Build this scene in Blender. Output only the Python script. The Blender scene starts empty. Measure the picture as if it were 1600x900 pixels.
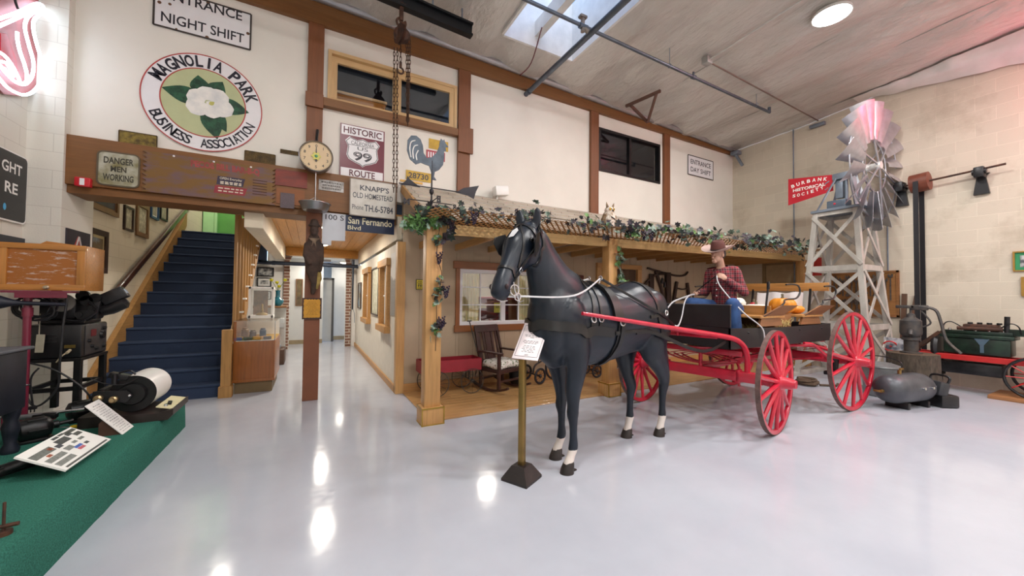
import bpy, bmesh, math, random
from math import pi, sin, cos, sqrt, atan2, radians
from mathutils import Vector as V, Matrix as M, noise as NZ
sc = bpy.context.scene
col = sc.collection
RND = random.Random(11)
# ---------------------------------------------------------------- camera, world, light, exposure
CAMROT = M(((0.8797805, -0.02036529, -0.4749437), (-0.47527425, -0.01659688, -0.87968115), (0.01003238, 0.99965484, -0.02428071)))
CAMPOS = V((0, 0, 1.5))
FPX = 583.03
cd = bpy.data.cameras.new('camera'); cam = bpy.data.objects.new('camera', cd); col.objects.link(cam)
cd.sensor_width = 36; cd.lens = FPX / 1600 * 36; cd.clip_start = .05
cam.matrix_world = M.Translation(CAMPOS) @ CAMROT.to_4x4()
sc.camera = cam
sc.view_settings.view_transform = 'Standard'; sc.view_settings.look = 'None'
sc.view_settings.exposure = 0.0; sc.view_settings.gamma = 1.0; sc.view_settings.use_curve_mapping = False
w = bpy.data.worlds.new('sky'); sc.world = w; w.use_nodes = True
nt = w.node_tree; bg = nt.nodes['Background']
skt = nt.nodes.new('ShaderNodeTexSky'); skt.sky_type = 'NISHITA'; skt.sun_elevation = radians(50); skt.sun_rotation = radians(200); skt.sun_disc = False
nt.links.new(skt.outputs[0], bg.inputs[0]); bg.inputs[1].default_value = .5
LAMP_W = 98.0         # high bay lamps
HALL_W = 45.0           # ceiling lights in the hallway

def ray(px, py): return CAMROT @ V((px - 800, -(py - 450), -FPX))
def pl(px, py, ax, val):
    d = ray(px, py); return CAMPOS + d * ((val - CAMPOS[ax]) / d[ax])
def pX(px, py, x): return pl(px, py, 0, x)
def pY(px, py, y): return pl(px, py, 1, y)
def pZ(px, py, z=0.0): return pl(px, py, 2, z)
CZ0, CSL, YW = 5.52, .085, 6.08
def ceil_z(y): return CZ0 + CSL * (YW - y)

# ---------------------------------------------------------------- materials
def lin(c):
    if isinstance(c, str): c = tuple(int(c[i:i + 2], 16) / 255 for i in (0, 2, 4))
    return tuple(x / 12.92 if x <= .04045 else ((x + .055) / 1.055) ** 2.4 for x in c)
def _new(name):
    m = bpy.data.materials.new(name); m.use_nodes = True
    n = m.node_tree; b = n.nodes['Principled BSDF']
    return m, n, b
def _obj(n, scale=(1, 1, 1), rot=(0, 0, 0)):
    t = n.nodes.new('ShaderNodeTexCoord'); mp = n.nodes.new('ShaderNodeMapping')
    mp.inputs['Scale'].default_value = scale; mp.inputs['Rotation'].default_value = rot
    n.links.new(t.outputs['Object'], mp.inputs[0]); return mp.outputs[0]
def _noise(n, vec, s, det=4, rough=.55):
    t = n.nodes.new('ShaderNodeTexNoise'); t.inputs['Scale'].default_value = s; t.inputs['Detail'].default_value = det; t.inputs['Roughness'].default_value = rough
    n.links.new(vec, t.inputs['Vector']); return t.outputs['Fac']
def _ramp(n, fac, stops):
    r = n.nodes.new('ShaderNodeValToRGB'); e = r.color_ramp.elements
    while len(e) < len(stops): e.new(.5)
    for k, (p, c) in enumerate(stops): e[k].position = p; e[k].color = (*c, 1)
    n.links.new(fac, r.inputs[0]); return r.outputs[0]
def _bump(n, b, h, strength, dist=.01):
    u = n.nodes.new('ShaderNodeBump'); u.inputs['Strength'].default_value = strength; u.inputs['Distance'].default_value = dist
    n.links.new(h, u.inputs['Height']); n.links.new(u.outputs[0], b.inputs['Normal'])
def _mix(n, a, bb, fac, mode='MIX'):
    m = n.nodes.new('ShaderNodeMix'); m.data_type = 'RGBA'; m.blend_type = mode
    for s, v in ((6, a), (7, bb)):
        if isinstance(v, tuple): m.inputs[s].default_value = (*v, 1)
        else: n.links.new(v, m.inputs[s])
    if isinstance(fac, float): m.inputs[0].default_value = fac
    else: n.links.new(fac, m.inputs[0])
    return m.outputs[2]
MATS = {}
def mat(name, c, rough=.5, metal=0.0, var=.08, vs=6, bump=0.0, bs=40, spec=.5, coat=0.0, stretch=(1, 1, 1), emit=0.0, c2=None, lo=.35, hi=.65):
    if name in MATS: return MATS[name]
    m, n, b = _new(name); c = lin(c)
    b.inputs['Roughness'].default_value = rough; b.inputs['Metallic'].default_value = metal
    b.inputs['Specular IOR Level'].default_value = spec; b.inputs['Coat Weight'].default_value = coat; b.inputs['Coat Roughness'].default_value = .08
    vec = _obj(n, stretch)
    f = _noise(n, vec, vs)
    a = tuple(x * (1 - var) for x in c) if c2 is None else lin(c2)
    d = tuple(min(1, x * (1 + var)) for x in c) if c2 is None else c
    o = _ramp(n, f, ((lo, a), (hi, d)))
    n.links.new(o, b.inputs['Base Color'])
    if emit: n.links.new(o, b.inputs['Emission Color']); b.inputs['Emission Strength'].default_value = emit
    if bump: _bump(n, b, _noise(n, vec, bs), bump)
    MATS[name] = m; return m
def wood(name, c, axis=0, dark=.62, rough=.45, scale=3.0, coat=0.0, knots=False):
    if name in MATS: return MATS[name]
    m, n, b = _new(name); c = lin(c)
    s = [14, 14, 14]; s[axis] = .9
    vec = _obj(n, tuple(s)); f = _noise(n, vec, scale, 6, .6)
    o = _ramp(n, f, ((.25, tuple(x * dark for x in c)), (.5, c), (.78, tuple(min(1, x * 1.18) for x in c))))
    if knots:
        v2 = _obj(n, tuple(3 if i != axis else 1.2 for i in range(3))); k = _noise(n, v2, 2.2, 2)
        o = _mix(n, o, tuple(x * .55 for x in c), _ramp(n, k, ((.66, (0, 0, 0)), (.74, (.6,) * 3))))
    n.links.new(o, b.inputs['Base Color']); b.inputs['Roughness'].default_value = rough; b.inputs['Coat Weight'].default_value = coat
    _bump(n, b, f, .15, .004); MATS[name] = m; return m
def blocks(name, c, mortar, bw, bh, axis, ms=.008, var=.06, bump=.35, stain=None, rough=.7):
    """masonry; axis 0 = wall in the YZ plane, 1 = wall in the XZ plane"""
    if name in MATS: return MATS[name]
    m, n, b = _new(name); t = n.nodes.new('ShaderNodeTexCoord'); sp = n.nodes.new('ShaderNodeSeparateXYZ'); cb = n.nodes.new('ShaderNodeCombineXYZ')
    n.links.new(t.outputs['Object'], sp.inputs[0])
    n.links.new(sp.outputs[1 if axis == 0 else 0], cb.inputs[0]); n.links.new(sp.outputs[2], cb.inputs[1])
    br = n.nodes.new('ShaderNodeTexBrick'); n.links.new(cb.outputs[0], br.inputs['Vector'])
    br.inputs['Scale'].default_value = 1; br.inputs['Brick Width'].default_value = bw; br.inputs['Row Height'].default_value = bh
    br.inputs['Mortar Size'].default_value = ms; br.inputs['Mortar Smooth'].default_value = .3; br.offset = .5
    c = lin(c)
    br.inputs['Color1'].default_value = (*[x * (1 - var) for x in c], 1); br.inputs['Color2'].default_value = (*[min(1, x * (1 + var)) for x in c], 1); br.inputs['Mortar'].default_value = (*lin(mortar), 1)
    o = br.outputs['Color']; vec = _obj(n)
    if stain:
        f = _noise(n, vec, 1.1, 6, .65)
        o = _mix(n, o, lin(stain), _ramp(n, f, ((.52, (0, 0, 0)), (.72, (.55,) * 3))))
    n.links.new(o, b.inputs['Base Color']); b.inputs['Roughness'].default_value = rough
    mx = n.nodes.new('ShaderNodeMath'); mx.operation = 'SUBTRACT'; n.links.new(_noise(n, vec, 60), mx.inputs[0]); n.links.new(br.outputs['Fac'], mx.inputs[1])
    _bump(n, b, mx.outputs[0], bump, .006); MATS[name] = m; return m
def glow(name, c, s):
    if name in MATS: return MATS[name]
    m, n, b = _new(name); b.inputs['Base Color'].default_value = (*lin(c), 1); b.inputs['Emission Color'].default_value = (*lin(c), 1); b.inputs['Emission Strength'].default_value = s
    MATS[name] = m; return m
def glass(name, c='ffffff', alpha=.12, rough=.03):
    if name in MATS: return MATS[name]
    m, n, b = _new(name); b.inputs['Base Color'].default_value = (*lin(c), 1); b.inputs['Roughness'].default_value = rough
    tr = n.nodes.new('ShaderNodeBsdfTransparent'); mx = n.nodes.new('ShaderNodeMixShader'); mx.inputs[0].default_value = alpha
    gl = n.nodes.new('ShaderNodeBsdfGlossy'); gl.inputs['Roughness'].default_value = rough; gl.inputs['Color'].default_value = (*lin(c), 1)
    n.links.new(tr.outputs[0], mx.inputs[1]); n.links.new(gl.outputs[0], mx.inputs[2]); n.links.new(mx.outputs[0], n.nodes['Material Output'].inputs[0])
    MATS[name] = m; return m

# ---------------------------------------------------------------- geometry helpers
ROOTM = {}
_tc = {}
def text_geom(s, bold=0.0):
    k = (s, bold)
    if k in _tc: return _tc[k]
    c = bpy.data.curves.new('lettering', 'FONT'); c.body = s; c.size = 1; c.offset = bold; c.fill_mode = 'FRONT'; c.resolution_u = 3
    o = bpy.data.objects.new('lettering', c); me = bpy.data.meshes.new_from_object(o)
    vs = [(v.co.x, v.co.y) for v in me.vertices]; fs = [tuple(p.vertices) for p in me.polygons]
    bpy.data.objects.remove(o); bpy.data.curves.remove(c); bpy.data.meshes.remove(me)
    _tc[k] = (vs, fs); return _tc[k]
_bevc = {}
def bev_box(sx, sy, sz, b, seg=2):
    k = (round(sx, 4), round(sy, 4), round(sz, 4), round(b, 4), seg)
    if k in _bevc: return _bevc[k]
    bm = bmesh.new(); bmesh.ops.create_cube(bm, size=1)
    for v in bm.verts: v.co = V((v.co.x * sx, v.co.y * sy, v.co.z * sz))
    b = min(b, .45 * min(sx, sy, sz))
    if b > 0: bmesh.ops.bevel(bm, geom=bm.edges[:], offset=b, segments=seg, affect='EDGES', profile=.5)
    bm.verts.index_update(); r = ([v.co.copy() for v in bm.verts], [tuple(v.index for v in f.verts) for f in bm.faces]); bm.free()
    _bevc[k] = r; return r
class MB:
    def __init__(s, local=False): s.v, s.f, s.m, s.mats, s.cur, s.local = [], [], [], [], 0, local
    def use(s, m):
        if m not in s.mats: s.mats.append(m)
        s.cur = s.mats.index(m); return s
    def add(s, vs, fs):
        o = len(s.v); s.v.extend(V(v) for v in vs); s.f.extend(tuple(i + o for i in f) for f in fs); s.m.extend([s.cur] * len(fs)); return s
    def obox(s, c, size, rot=None, bev=0.0, seg=2):
        vs, fs = bev_box(*size, bev, seg); c = V(c)
        return s.add([c + (rot @ v if rot else v) for v in vs], fs)
    def box(s, x0, x1, y0, y1, z0, z1, bev=0.0, seg=2):
        return s.obox(((x0 + x1) / 2, (y0 + y1) / 2, (z0 + z1) / 2), (abs(x1 - x0), abs(y1 - y0), abs(z1 - z0)), None, bev, seg)
    def beam(s, p0, p1, wd, ht, up=(0, 0, 1), bev=0.0):
        """box running from p0 to p1; wd across, ht along up"""
        p0, p1 = V(p0), V(p1); d = p1 - p0; L = d.length; x = d.normalized(); y = V(up).cross(x)
        if y.length < 1e-5: y = V((0, 1, 0)).cross(x)
        y.normalize(); z = x.cross(y)
        return s.obox((p0 + p1) / 2, (L, wd, ht), M((x, y, z)).transposed(), bev)
    def loft(s, rings, cap=True, closed=False):
        n = len(rings[0]); vs = [p for r in rings for p in r]; fs = []
        m = len(rings)
        for i in range(m if closed else m - 1):
            a, b = i * n, ((i + 1) % m) * n
            for j in range(n):
                k = (j + 1) % n; fs.append((a + j, a + k, b + k, b + j))
        if cap and not closed: fs.append(tuple(range(n - 1, -1, -1))); fs.append(tuple((m - 1) * n + j for j in range(n)))
        return s.add(vs, fs)
    def tube(s, pts, r, seg=8, up=None, cap=True, closed=False, flat=None):
        pts = [V(p) for p in pts]; n = len(pts)
        if n < 2: return s
        tang = []
        for i in range(n):
            a = pts[(i - 1) % n] if (closed or i > 0) else pts[0]; b = pts[(i + 1) % n] if (closed or i < n - 1) else pts[-1]
            t = b - a; tang.append(t.normalized() if t.length > 1e-9 else V((0, 0, 1)))
        u = V(up) if up else (V((0, 0, 1)) if abs(tang[0].z) < .9 else V((1, 0, 0)))
        rings = []
        for i in range(n):
            t = tang[i]
            if up: u = V(up)
            q = u - t * u.dot(t)
            if q.length < 1e-6: q = V((1, 0, 0)) - t * t.x
            u = q.normalized(); sd = t.cross(u)
            ri = r[i] if isinstance(r, (list, tuple)) and len(r) == n and not (flat and False) else r
            if isinstance(ri, (list, tuple)): ra, rb = ri
            else: ra = rb = ri
            if flat: ra = ra * flat
            rings.append([pts[i] + sd * (ra * cos(2 * pi * k / seg)) + u * (rb * sin(2 * pi * k / seg)) for k in range(seg)])
        return s.loft(rings, cap, closed)
    def cyl(s, p0, p1, r0, r1=None, seg=16): return s.tube([p0, p1], [r0, r0 if r1 is None else r1], seg)
    def lathe(s, prof, o=(0, 0, 0), axis=(0, 0, 1), seg=24, xs=1.0, ref=None):
        z = V(axis).normalized(); x = V(ref) if ref else (V((1, 0, 0)) if abs(z.x) < .9 else V((0, 1, 0))); x = (x - z * x.dot(z)).normalized(); y = z.cross(x); o = V(o)
        return s.loft([[o + z * h + (x * (cos(2 * pi * k / seg) * xs) + y * sin(2 * pi * k / seg)) * max(r, 1e-4) for k in range(seg)] for r, h in prof])
    def ell(s, c, r, seg=16, rot=None, n=10):
        c = V(c); rx, ry, rz = r if isinstance(r, (tuple, list)) else (r, r, r); rings = []
        for i in range(n + 1):
            a = -pi / 2 + pi * i / n; ca = max(cos(a), 1e-3)
            rings.append([c + ((rot @ p) if rot else p) for p in (V((rx * ca * cos(2 * pi * k / seg), ry * ca * sin(2 * pi * k / seg), rz * sin(a))) for k in range(seg))])
        return s.loft(rings)
    def torus(s, c, axis, R, r, seg=32, rs=8, a0=0, a1=2 * pi, ref=None, ry=None):
        z = V(axis).normalized(); x = V(ref) if ref else (V((1, 0, 0)) if abs(z.x) < .9 else V((0, 1, 0))); x = (x - z * x.dot(z)).normalized(); y = z.cross(x); c = V(c)
        full = abs(a1 - a0 - 2 * pi) < 1e-6; N = seg if full else seg + 1
        pts = [c + x * (R * cos(a0 + (a1 - a0) * i / seg)) + y * ((ry or R) * sin(a0 + (a1 - a0) * i / seg)) for i in range(N)]
        return s.tube(pts, r, rs, up=z, closed=full)
    def prism(s, poly, o, u, v, d):
        """polygon (2D) in the frame o,u,v, extruded by d along u x v (from -d/2 to d/2)"""
        o, u, v = V(o), V(u).normalized(), V(v).normalized(); w = u.cross(v); n = len(poly)
        vs = [o + u * a + v * b - w * (d / 2) for a, b in poly] + [o + u * a + v * b + w * (d / 2) for a, b in poly]
        ar = sum(poly[i][0] * poly[(i + 1) % n][1] - poly[(i + 1) % n][0] * poly[i][1] for i in range(n))
        fs = [tuple(range(n - 1, -1, -1)), tuple(range(n, 2 * n))] + [(i, (i + 1) % n, n + (i + 1) % n, n + i) for i in range(n)]
        if ar < 0: fs = [tuple(reversed(f)) for f in fs]
        return s.add(vs, fs)
    def text(s, t, c, u, v, w=None, h=None, bold=0.0, lift=.0015, shear=0.0, align='c'):
        """flat lettering lying on a face: c centre, u reading direction, v up"""
        vs, fs = text_geom(t, bold)
        if not vs: return s
        x0 = min(p[0] for p in vs); x1 = max(p[0] for p in vs); y0 = min(p[1] for p in vs); y1 = max(p[1] for p in vs)
        sy = (h / (y1 - y0)) if h else w / (x1 - x0); sx = (w / (x1 - x0)) if w else sy
        c, u, v = V(c), V(u).normalized(), V(v).normalized(); nn = u.cross(v)
        if align == 'l': c = c + u * (sx * (x1 - x0) / 2)
        o = [c + u * ((p[0] - (x0 + x1) / 2) * sx + shear * (p[1] - (y0 + y1) / 2) * sy) + v * ((p[1] - (y0 + y1) / 2) * sy) + nn * lift for p in vs]
        return s.add(o, fs)
    def greek(s, c, u, v, w, h, nw=4, lift=.0015):
        """a line of print too small to read: a row of dashes"""
        c, u, v = V(c), V(u).normalized(), V(v).normalized(); nn = u.cross(v); ws = [RND.uniform(.6, 1.4) for _ in range(nw)]; k = w / (sum(ws) + .35 * (nw - 1)); x = -w / 2
        for q in ws:
            a = c + nn * lift; s.add([a + u * x - v * (h / 2), a + u * (x + q * k) - v * (h / 2), a + u * (x + q * k) + v * (h / 2), a + u * x + v * (h / 2)], [(0, 1, 2, 3)]); x += (q + .35) * k
        return s
    def build(s, name, mt=None, parent=None, smooth=40, top=True):
        me = bpy.data.meshes.new(name); vs = s.v; o = bpy.data.objects.new(name, me)
        if parent is not None:
            Mx = ROOTM.get(parent.name); o.parent = parent; ROOTM[o.name] = Mx
            if Mx is not None and not s.local:
                I = Mx.inverted(); vs = [I @ v for v in vs]
        elif top and vs:
            x0, x1 = min(v.x for v in vs), max(v.x for v in vs); y0, y1 = min(v.y for v in vs), max(v.y for v in vs); z0 = min(v.z for v in vs)
            b = V(((x0 + x1) / 2, (y0 + y1) / 2, z0)); o.location = b; ROOTM[o.name] = M.Translation(b); vs = [v - b for v in vs]
        else: ROOTM[o.name] = M.Identity(4)
        me.from_pydata(vs, [], s.f); ml = list(s.mats)
        if mt is not None and not ml: ml = [mt]
        for q in ml: me.materials.append(q)
        if len(ml) > 1: me.polygons.foreach_set('material_index', s.m)
        me.update()
        if smooth:
            me.polygons.foreach_set('use_smooth', [True] * len(me.polygons)); me.set_sharp_from_angle(angle=radians(smooth))
        col.objects.link(o); return o
def thing(name, label, cat, loc=(0, 0, 0), rz=0.0, group=None):
    o = bpy.data.objects.new(name, None); o.empty_display_size = .05; col.objects.link(o)
    o.location = loc; o.rotation_euler = (0, 0, rz); ROOTM[o.name] = M.Translation(V(loc)) @ M.Rotation(rz, 4, 'Z')
    return tag(o, label, cat, group)
def tag(o, label, cat, group=None):
    o['label'] = label; o['category'] = cat
    if group: o['group'] = group
    return o
def struct(o): o['kind'] = 'structure'; return o
def one(mb, name, m, label, cat, group=None, smooth=40): return tag(mb.build(name, m, None, smooth), label, cat, group)
def copy_tree(o, parent=None):
    c = o.copy(); col.objects.link(c)
    if parent is not None: c.parent = parent
    for ch in list(o.children): copy_tree(ch, c)
    return c
def blob(name, mbs, voxel, mt, parent=None, smooth_it=4, decimate=None, post=None):
    """closed shells fused into one continuous surface"""
    mb = MB(); 
    for b in mbs: mb.add(b.v, b.f)
    o = mb.build(name, mt, None, 0, top=False)
    r = o.modifiers.new('r', 'REMESH'); r.mode = 'VOXEL'; r.voxel_size = voxel; r.use_smooth_shade = True
    s_ = o.modifiers.new('s', 'SMOOTH'); s_.factor = .5; s_.iterations = smooth_it
    if decimate: d = o.modifiers.new('d', 'DECIMATE'); d.ratio = decimate
    dg = bpy.context.evaluated_depsgraph_get(); me = bpy.data.meshes.new_from_object(o.evaluated_get(dg))
    old = o.data; o.modifiers.clear(); o.data = me; bpy.data.meshes.remove(old); me.name = name
    if post: post(me)
    if parent is not None:
        Mx = ROOTM[parent.name]; me.transform(Mx.inverted()); o.parent = parent; ROOTM[o.name] = Mx
    me.polygons.foreach_set('use_smooth', [True] * len(me.polygons))
    return o
def cap_tube(mb, pts, rad, seg=14, up=None):
    """tube with rounded ends; rad floats or (side, up) pairs"""
    pts = [V(p) for p in pts]; f = lambda r: (r, r) if not isinstance(r, (tuple, list)) else tuple(r)
    rad = [f(r) for r in rad]
    def ends(p, q, r):
        d = (p - q).normalized(); m = min(r); out = []
        for a in (30, 60, 85): out.append((p + d * (m * sin(radians(a))), tuple(x * cos(radians(a)) for x in r)))
        return out
    e0 = ends(pts[0], pts[1], rad[0])[::-1]; e1 = ends(pts[-1], pts[-2], rad[-1])
    P = [p for p, _ in e0] + pts + [p for p, _ in e1]; Rr = [r for _, r in e0] + rad + [r for _, r in e1]
    return mb.tube(P, Rr, seg, up)
def spline(pts, n=6):
    """catmull-rom through tuples of any length"""
    P = [tuple(p) for p in pts]; out = []
    for i in range(len(P) - 1):
        p0, p1, p2, p3 = P[max(i - 1, 0)], P[i], P[i + 1], P[min(i + 2, len(P) - 1)]
        for k in range(n):
            t = k / n
            out.append(tuple(.5 * (2 * b + (c - a) * t + (2 * a - 5 * b + 4 * c - d) * t * t + (3 * b - a - 3 * c + d) * t ** 3) for a, b, c, d in zip(p0, p1, p2, p3)))
    out.append(P[-1]); return out
X_, Y_, Z_ = V((1, 0, 0)), V((0, 1, 0)), V((0, 0, 1))
# ---------------------------------------------------------------- sizes of the place
XL, XR, YF = -2.72, 10.16, -4.6          # left wall, right wall, wall behind the visitor
YS = 12.0                                 # arch wall at the end of the hallway
def cz(x, y): return 5.84 - .024 * x + .06 * (YW - y)
def quad(P, ax, val, sgn):
    """upright rectangle on a wall from its four corners in the picture: centre, reading direction, up, width, height, out"""
    q = [pl(*p, ax, val) for p in P]; k = 1 - ax
    a0 = (q[0][k] + q[3][k]) / 2; a1 = (q[1][k] + q[2][k]) / 2; z1 = (q[0].z + q[1].z) / 2; z0 = (q[2].z + q[3].z) / 2
    u = X_.copy() if ax == 1 else Y_ * sgn
    c = V((0, 0, (z0 + z1) / 2)); c[ax] = val; c[k] = (a0 + a1) / 2
    return c, u, Z_.copy(), abs(a1 - a0), abs(z1 - z0), u.cross(Z_)
# ---------------------------------------------------------------- materials of the room
m_floor, n_, b_ = _new('epoxy_floor')
_v = _obj(n_); _f = _noise(n_, _v, .8, 5, .6); _g = _noise(n_, _v, 14, 3)
_c = _ramp(n_, _f, ((.3, lin('aeb2bd')), (.7, lin('bdc1cb'))))
_c = _mix(n_, _c, lin('8f8f94'), _ramp(n_, _noise(n_, _v, 5.5, 2), ((.80, (0, 0, 0)), (.83, (.5,) * 3))))
n_.links.new(_c, b_.inputs['Base Color']); b_.inputs['Specular IOR Level'].default_value = .5
n_.links.new(_ramp(n_, _g, ((.3, (.09,) * 3), (.7, (.15,) * 3))), b_.inputs['Roughness']); _bump(n_, b_, _f, .12, .02)
m_wall = mat('cream_paint', 'e6e1d8', .75, var=.03, vs=1.5, bump=.03, bs=90)
m_blockL = blocks('white_block', 'dedad0', 'cdc8be', .42, .203, 0, ms=.004, var=.02, bump=.2)
m_blockLy = blocks('white_block_face', 'dedad0', 'cdc8be', .42, .203, 1, ms=.004, var=.02, bump=.2)
m_blockS = blocks('stair_block', 'd8ccb6', 'c6b9a3', .42, .203, 0, ms=.004, var=.02, bump=.2)
m_blockR = blocks('stained_block', 'cdc3b1', 'd6ccba', .46, .23, 0, ms=.007, var=.04, bump=.35, stain='9a8a74')
m_brown = wood('brown_timber', '7a5028', 0, .85, .5); m_brownz = wood('brown_timber_upright', '7a4a2a', 2, .85, .5)
m_post = mat('brown_post_paint', '7a4930', .5, var=.05)
m_tan = wood('tan_window_wood', 'c9a777', 0, .85, .5); m_tanz = wood('tan_window_wood_upright', 'c9a777', 2, .85, .5)
m_pine = wood('pine', 'c08f58', 0, .75, .45); m_piney = wood('pine_rafter', 'b98a52', 1, .75, .45); m_pinez = wood('pine_upright', 'c4965f', 2, .78, .45, knots=True)
m_oak = wood('oak', 'a87d48', 2, .7, .4); m_oakx = wood('oak_x', 'a87d48', 0, .7, .4); m_oaky = wood('oak_y', 'a87d48', 1, .7, .4)
m_white = mat('white_enamel', 'f0efec', .35, var=.02); m_black = mat('black_metal', '17171a', .4, var=.15)
m_dark = mat('dark_void', '14161d', .6, var=.1)
m_glassd = glass('window_glass', 'dfe8f2', .10, .02)

# ---------------------------------------------------------------- floor, walls, ceiling
struct(MB().box(XL - .2, XR + .2, YF - .2, 18.5, -.12, 0).build('floor', m_floor, None, 0, top=False))
struct(MB().box(XL - .2, XL, YF, 6.1, 0, 6.6).build('wall_left', m_blockL, None, 0, top=False))
b = MB().use(m_blockLy).box(XL - .1, -2.44, 5.98, 6.66, 0, 6.2); struct(b.build('pillar_left', None, None, 0, top=False))
struct(MB().box(-2.76, -2.56, 6.6, 12.6, 0, 6.2).build('wall_stair', m_blockS, None, 0, top=False))
struct(MB().box(XR, XR + .2, YF, 18.4, 0, 6.8).build('wall_right', m_blockR, None, 0, top=False))
struct(MB().box(XL, XR, YF - .2, YF, 0, 6.9).build('wall_front', m_wall, None, 0, top=False))
# the upper wall with its two window openings
W1 = (.16, 2.16, 4.37, 5.13); W2 = (5.36, 7.26, 4.22, 5.16)
b = MB(); y0, y1 = 6.1, 6.26
b.box(-2.5, W1[0], y0, y1, 3.0, 6.2).box(W1[0], W1[1], y0, y1, 3.0, W1[2]).box(W1[0], W1[1], y0, y1, W1[3], 6.2)
b.box(W1[1], W2[0], y0, y1, 3.0, 6.2).box(W2[0], W2[1], y0, y1, 3.0, W2[2]).box(W2[0], W2[1], y0, y1, W2[3], 6.2).box(W2[1], XR, y0, y1, 3.0, 6.2)
struct(b.build('wall_back', m_wall, None, 0, top=False))
# dark mezzanine rooms behind the upper windows
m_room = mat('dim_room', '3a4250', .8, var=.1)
b = MB().box(W1[0] - .6, W2[1] + .6, 9.0, 9.1, 3.3, 5.7).box(W1[0] - .6, W2[1] + .6, 6.26, 9.0, 5.6, 5.7).box(W1[0] - .6, W2[1] + .6, 6.26, 9.0, 3.3, 3.4)
b.box(-.5, -.44, 6.26, 9, 3.3, 5.7).box(7.86, 7.9, 6.26, 9, 3.3, 5.7).box(3.6, 3.66, 6.26, 9, 3.3, 5.7)
struct(b.build('wall_mezzanine', m_room, None, 0, top=False))
# foil ceiling, sagging between its seams, with the skylight opening
SK = (2.66, 4.02, 3.1, 5.28)
m_foil, n_, b_ = _new('foil_insulation'); _v = _obj(n_, (1, .35, 1)); _f = _noise(n_, _v, 1.3, 5, .6)
n_.links.new(_ramp(n_, _f, ((.3, lin('bcb8b2')), (.7, lin('d8d5d0')))), b_.inputs['Base Color']); b_.inputs['Metallic'].default_value = .25; b_.inputs['Roughness'].default_value = .4
_bump(n_, b_, _noise(n_, _obj(n_, (2.0, .9, 1)), 1.6, 6, .55), 1.0, .12)
SEAM = 1.19
def foil_z(x, y):
    s = ((x - 1.6) % SEAM) / SEAM; sag = .09 * sin(pi * s) ** .7
    return cz(x, y) - sag - .045 * NZ.noise(V((x * 2.2, y * .8, 3.1))) - .03 * NZ.noise(V((x * 5, y * 2.2, 1.7)))
xs = [XL + .02]
while xs[-1] < XR - .01:
    xs.append(min(XR, xs[-1] + SEAM / 10))
xs = sorted(set([round(x, 3) for x in xs] + [SK[0], SK[1]])); ys = sorted(set([round(YF + i * .15, 3) for i in range(int((6.12 - YF) / .15) + 1)] + [SK[2], SK[3], 6.1]))
b = MB(); idx = {}; vs = []
for i, x in enumerate(xs):
    for j, y in enumerate(ys): idx[i, j] = len(vs); vs.append((x, y, foil_z(x, y)))
fs = []
for i in range(len(xs) - 1):
    for j in range(len(ys) - 1):
        cx_, cy_ = (xs[i] + xs[i + 1]) / 2, (ys[j] + ys[j + 1]) / 2
        if SK[0] < cx_ < SK[1] and SK[2] < cy_ < SK[3]: continue
        fs.append((idx[i, j], idx[i, j + 1], idx[i + 1, j + 1], idx[i + 1, j]))
b.add(vs, fs); struct(b.build('ceiling', m_foil, None, 60, top=False))
m_seam = mat('foil_tape', 'c9c7c2', .4, .5)
b = MB(); k = 0
x = 1.6 - SEAM * 3
while x < XR:
    if not (SK[0] - .05 < x < SK[1] + .05): b.tube([(x, y, cz(x, y) + .005 - .03 * NZ.noise(V((x * 1.7, y * .5, 3.1)))) for y in [YF + q * .5 for q in range(22)]], .012, 5)
    x += SEAM
struct(b.build('trim_1', m_seam, None, 40, top=False))
# skylight: white shaft, mullion, clear dome
m_shaft = mat('shaft_foil', 'e2e2e0', .5, .15, var=.08, vs=4, bump=.6, bs=5)
zt = 6.75
b = MB()
for (a, c, d, e) in ((SK[0] - .04, SK[0], SK[2], SK[3]), (SK[1], SK[1] + .04, SK[2], SK[3]), (SK[0], SK[1], SK[2] - .04, SK[2]), (SK[0], SK[1], SK[3], SK[3] + .04)):
    b.box(a, c, d, e, 5.72, zt)
b.box(3.24, 3.36, SK[2], SK[3], 5.9, 6.15)
sky = struct(b.build('skylight_shaft', m_shaft, None, 0, top=False)); sky.name = 'window_4'
b = MB().box(SK[0], SK[1], SK[2], SK[3], zt, zt + .02); g = b.build('pane', m_glassd, sky, 0)
# brown timber framing of the upper wall
b = MB().use(m_brown)
b.add([(-2.44, 6.03, 5.44), (XR, 6.03, 5.44), (XR, 6.03, cz(XR, 6.03) - .03), (-2.44, 6.03, cz(-2.44, 6.03) - .02), (-2.44, 6.1, 5.44), (XR, 6.1, 5.44), (XR, 6.1, cz(XR, 6.03) - .03), (-2.44, 6.1, cz(-2.44, 6.03) - .02)],
      [(0, 1, 2, 3), (4, 7, 6, 5), (0, 4, 5, 1), (3, 2, 6, 7), (0, 3, 7, 4), (1, 5, 6, 2)])
struct(b.build('trim_2', None, None, 0, top=False))
for i, (x0, x1, z0) in enumerate(((-.1, .105, 3.3), (2.18, 2.4, 3.2), (5.11, 5.32, 3.2), (7.35, 7.55, 3.2))):
    b = MB().use(m_brownz).box(x0, x1, 6.035, 6.1, z0, 5.44, .004)
    if i == 0: b.box(-.12, .11, 6.0, 6.04, 4.2, 4.4, .004)
    if i == 1: b.box(2.17, 2.44, 5.99, 6.035, 3.98, 4.42, .004)
    struct(b.build('trim_%d' % (3 + i), None, None, 0, top=False))
b = MB().use(m_brown).box(.11, 2.2, 6.0, 6.1, 4.25, 4.37, .004); struct(b.build('trim_7', None, None, 0, top=False))
m_duct = mat('dull_duct', 'a9a8ac', .4, .7)
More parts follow.
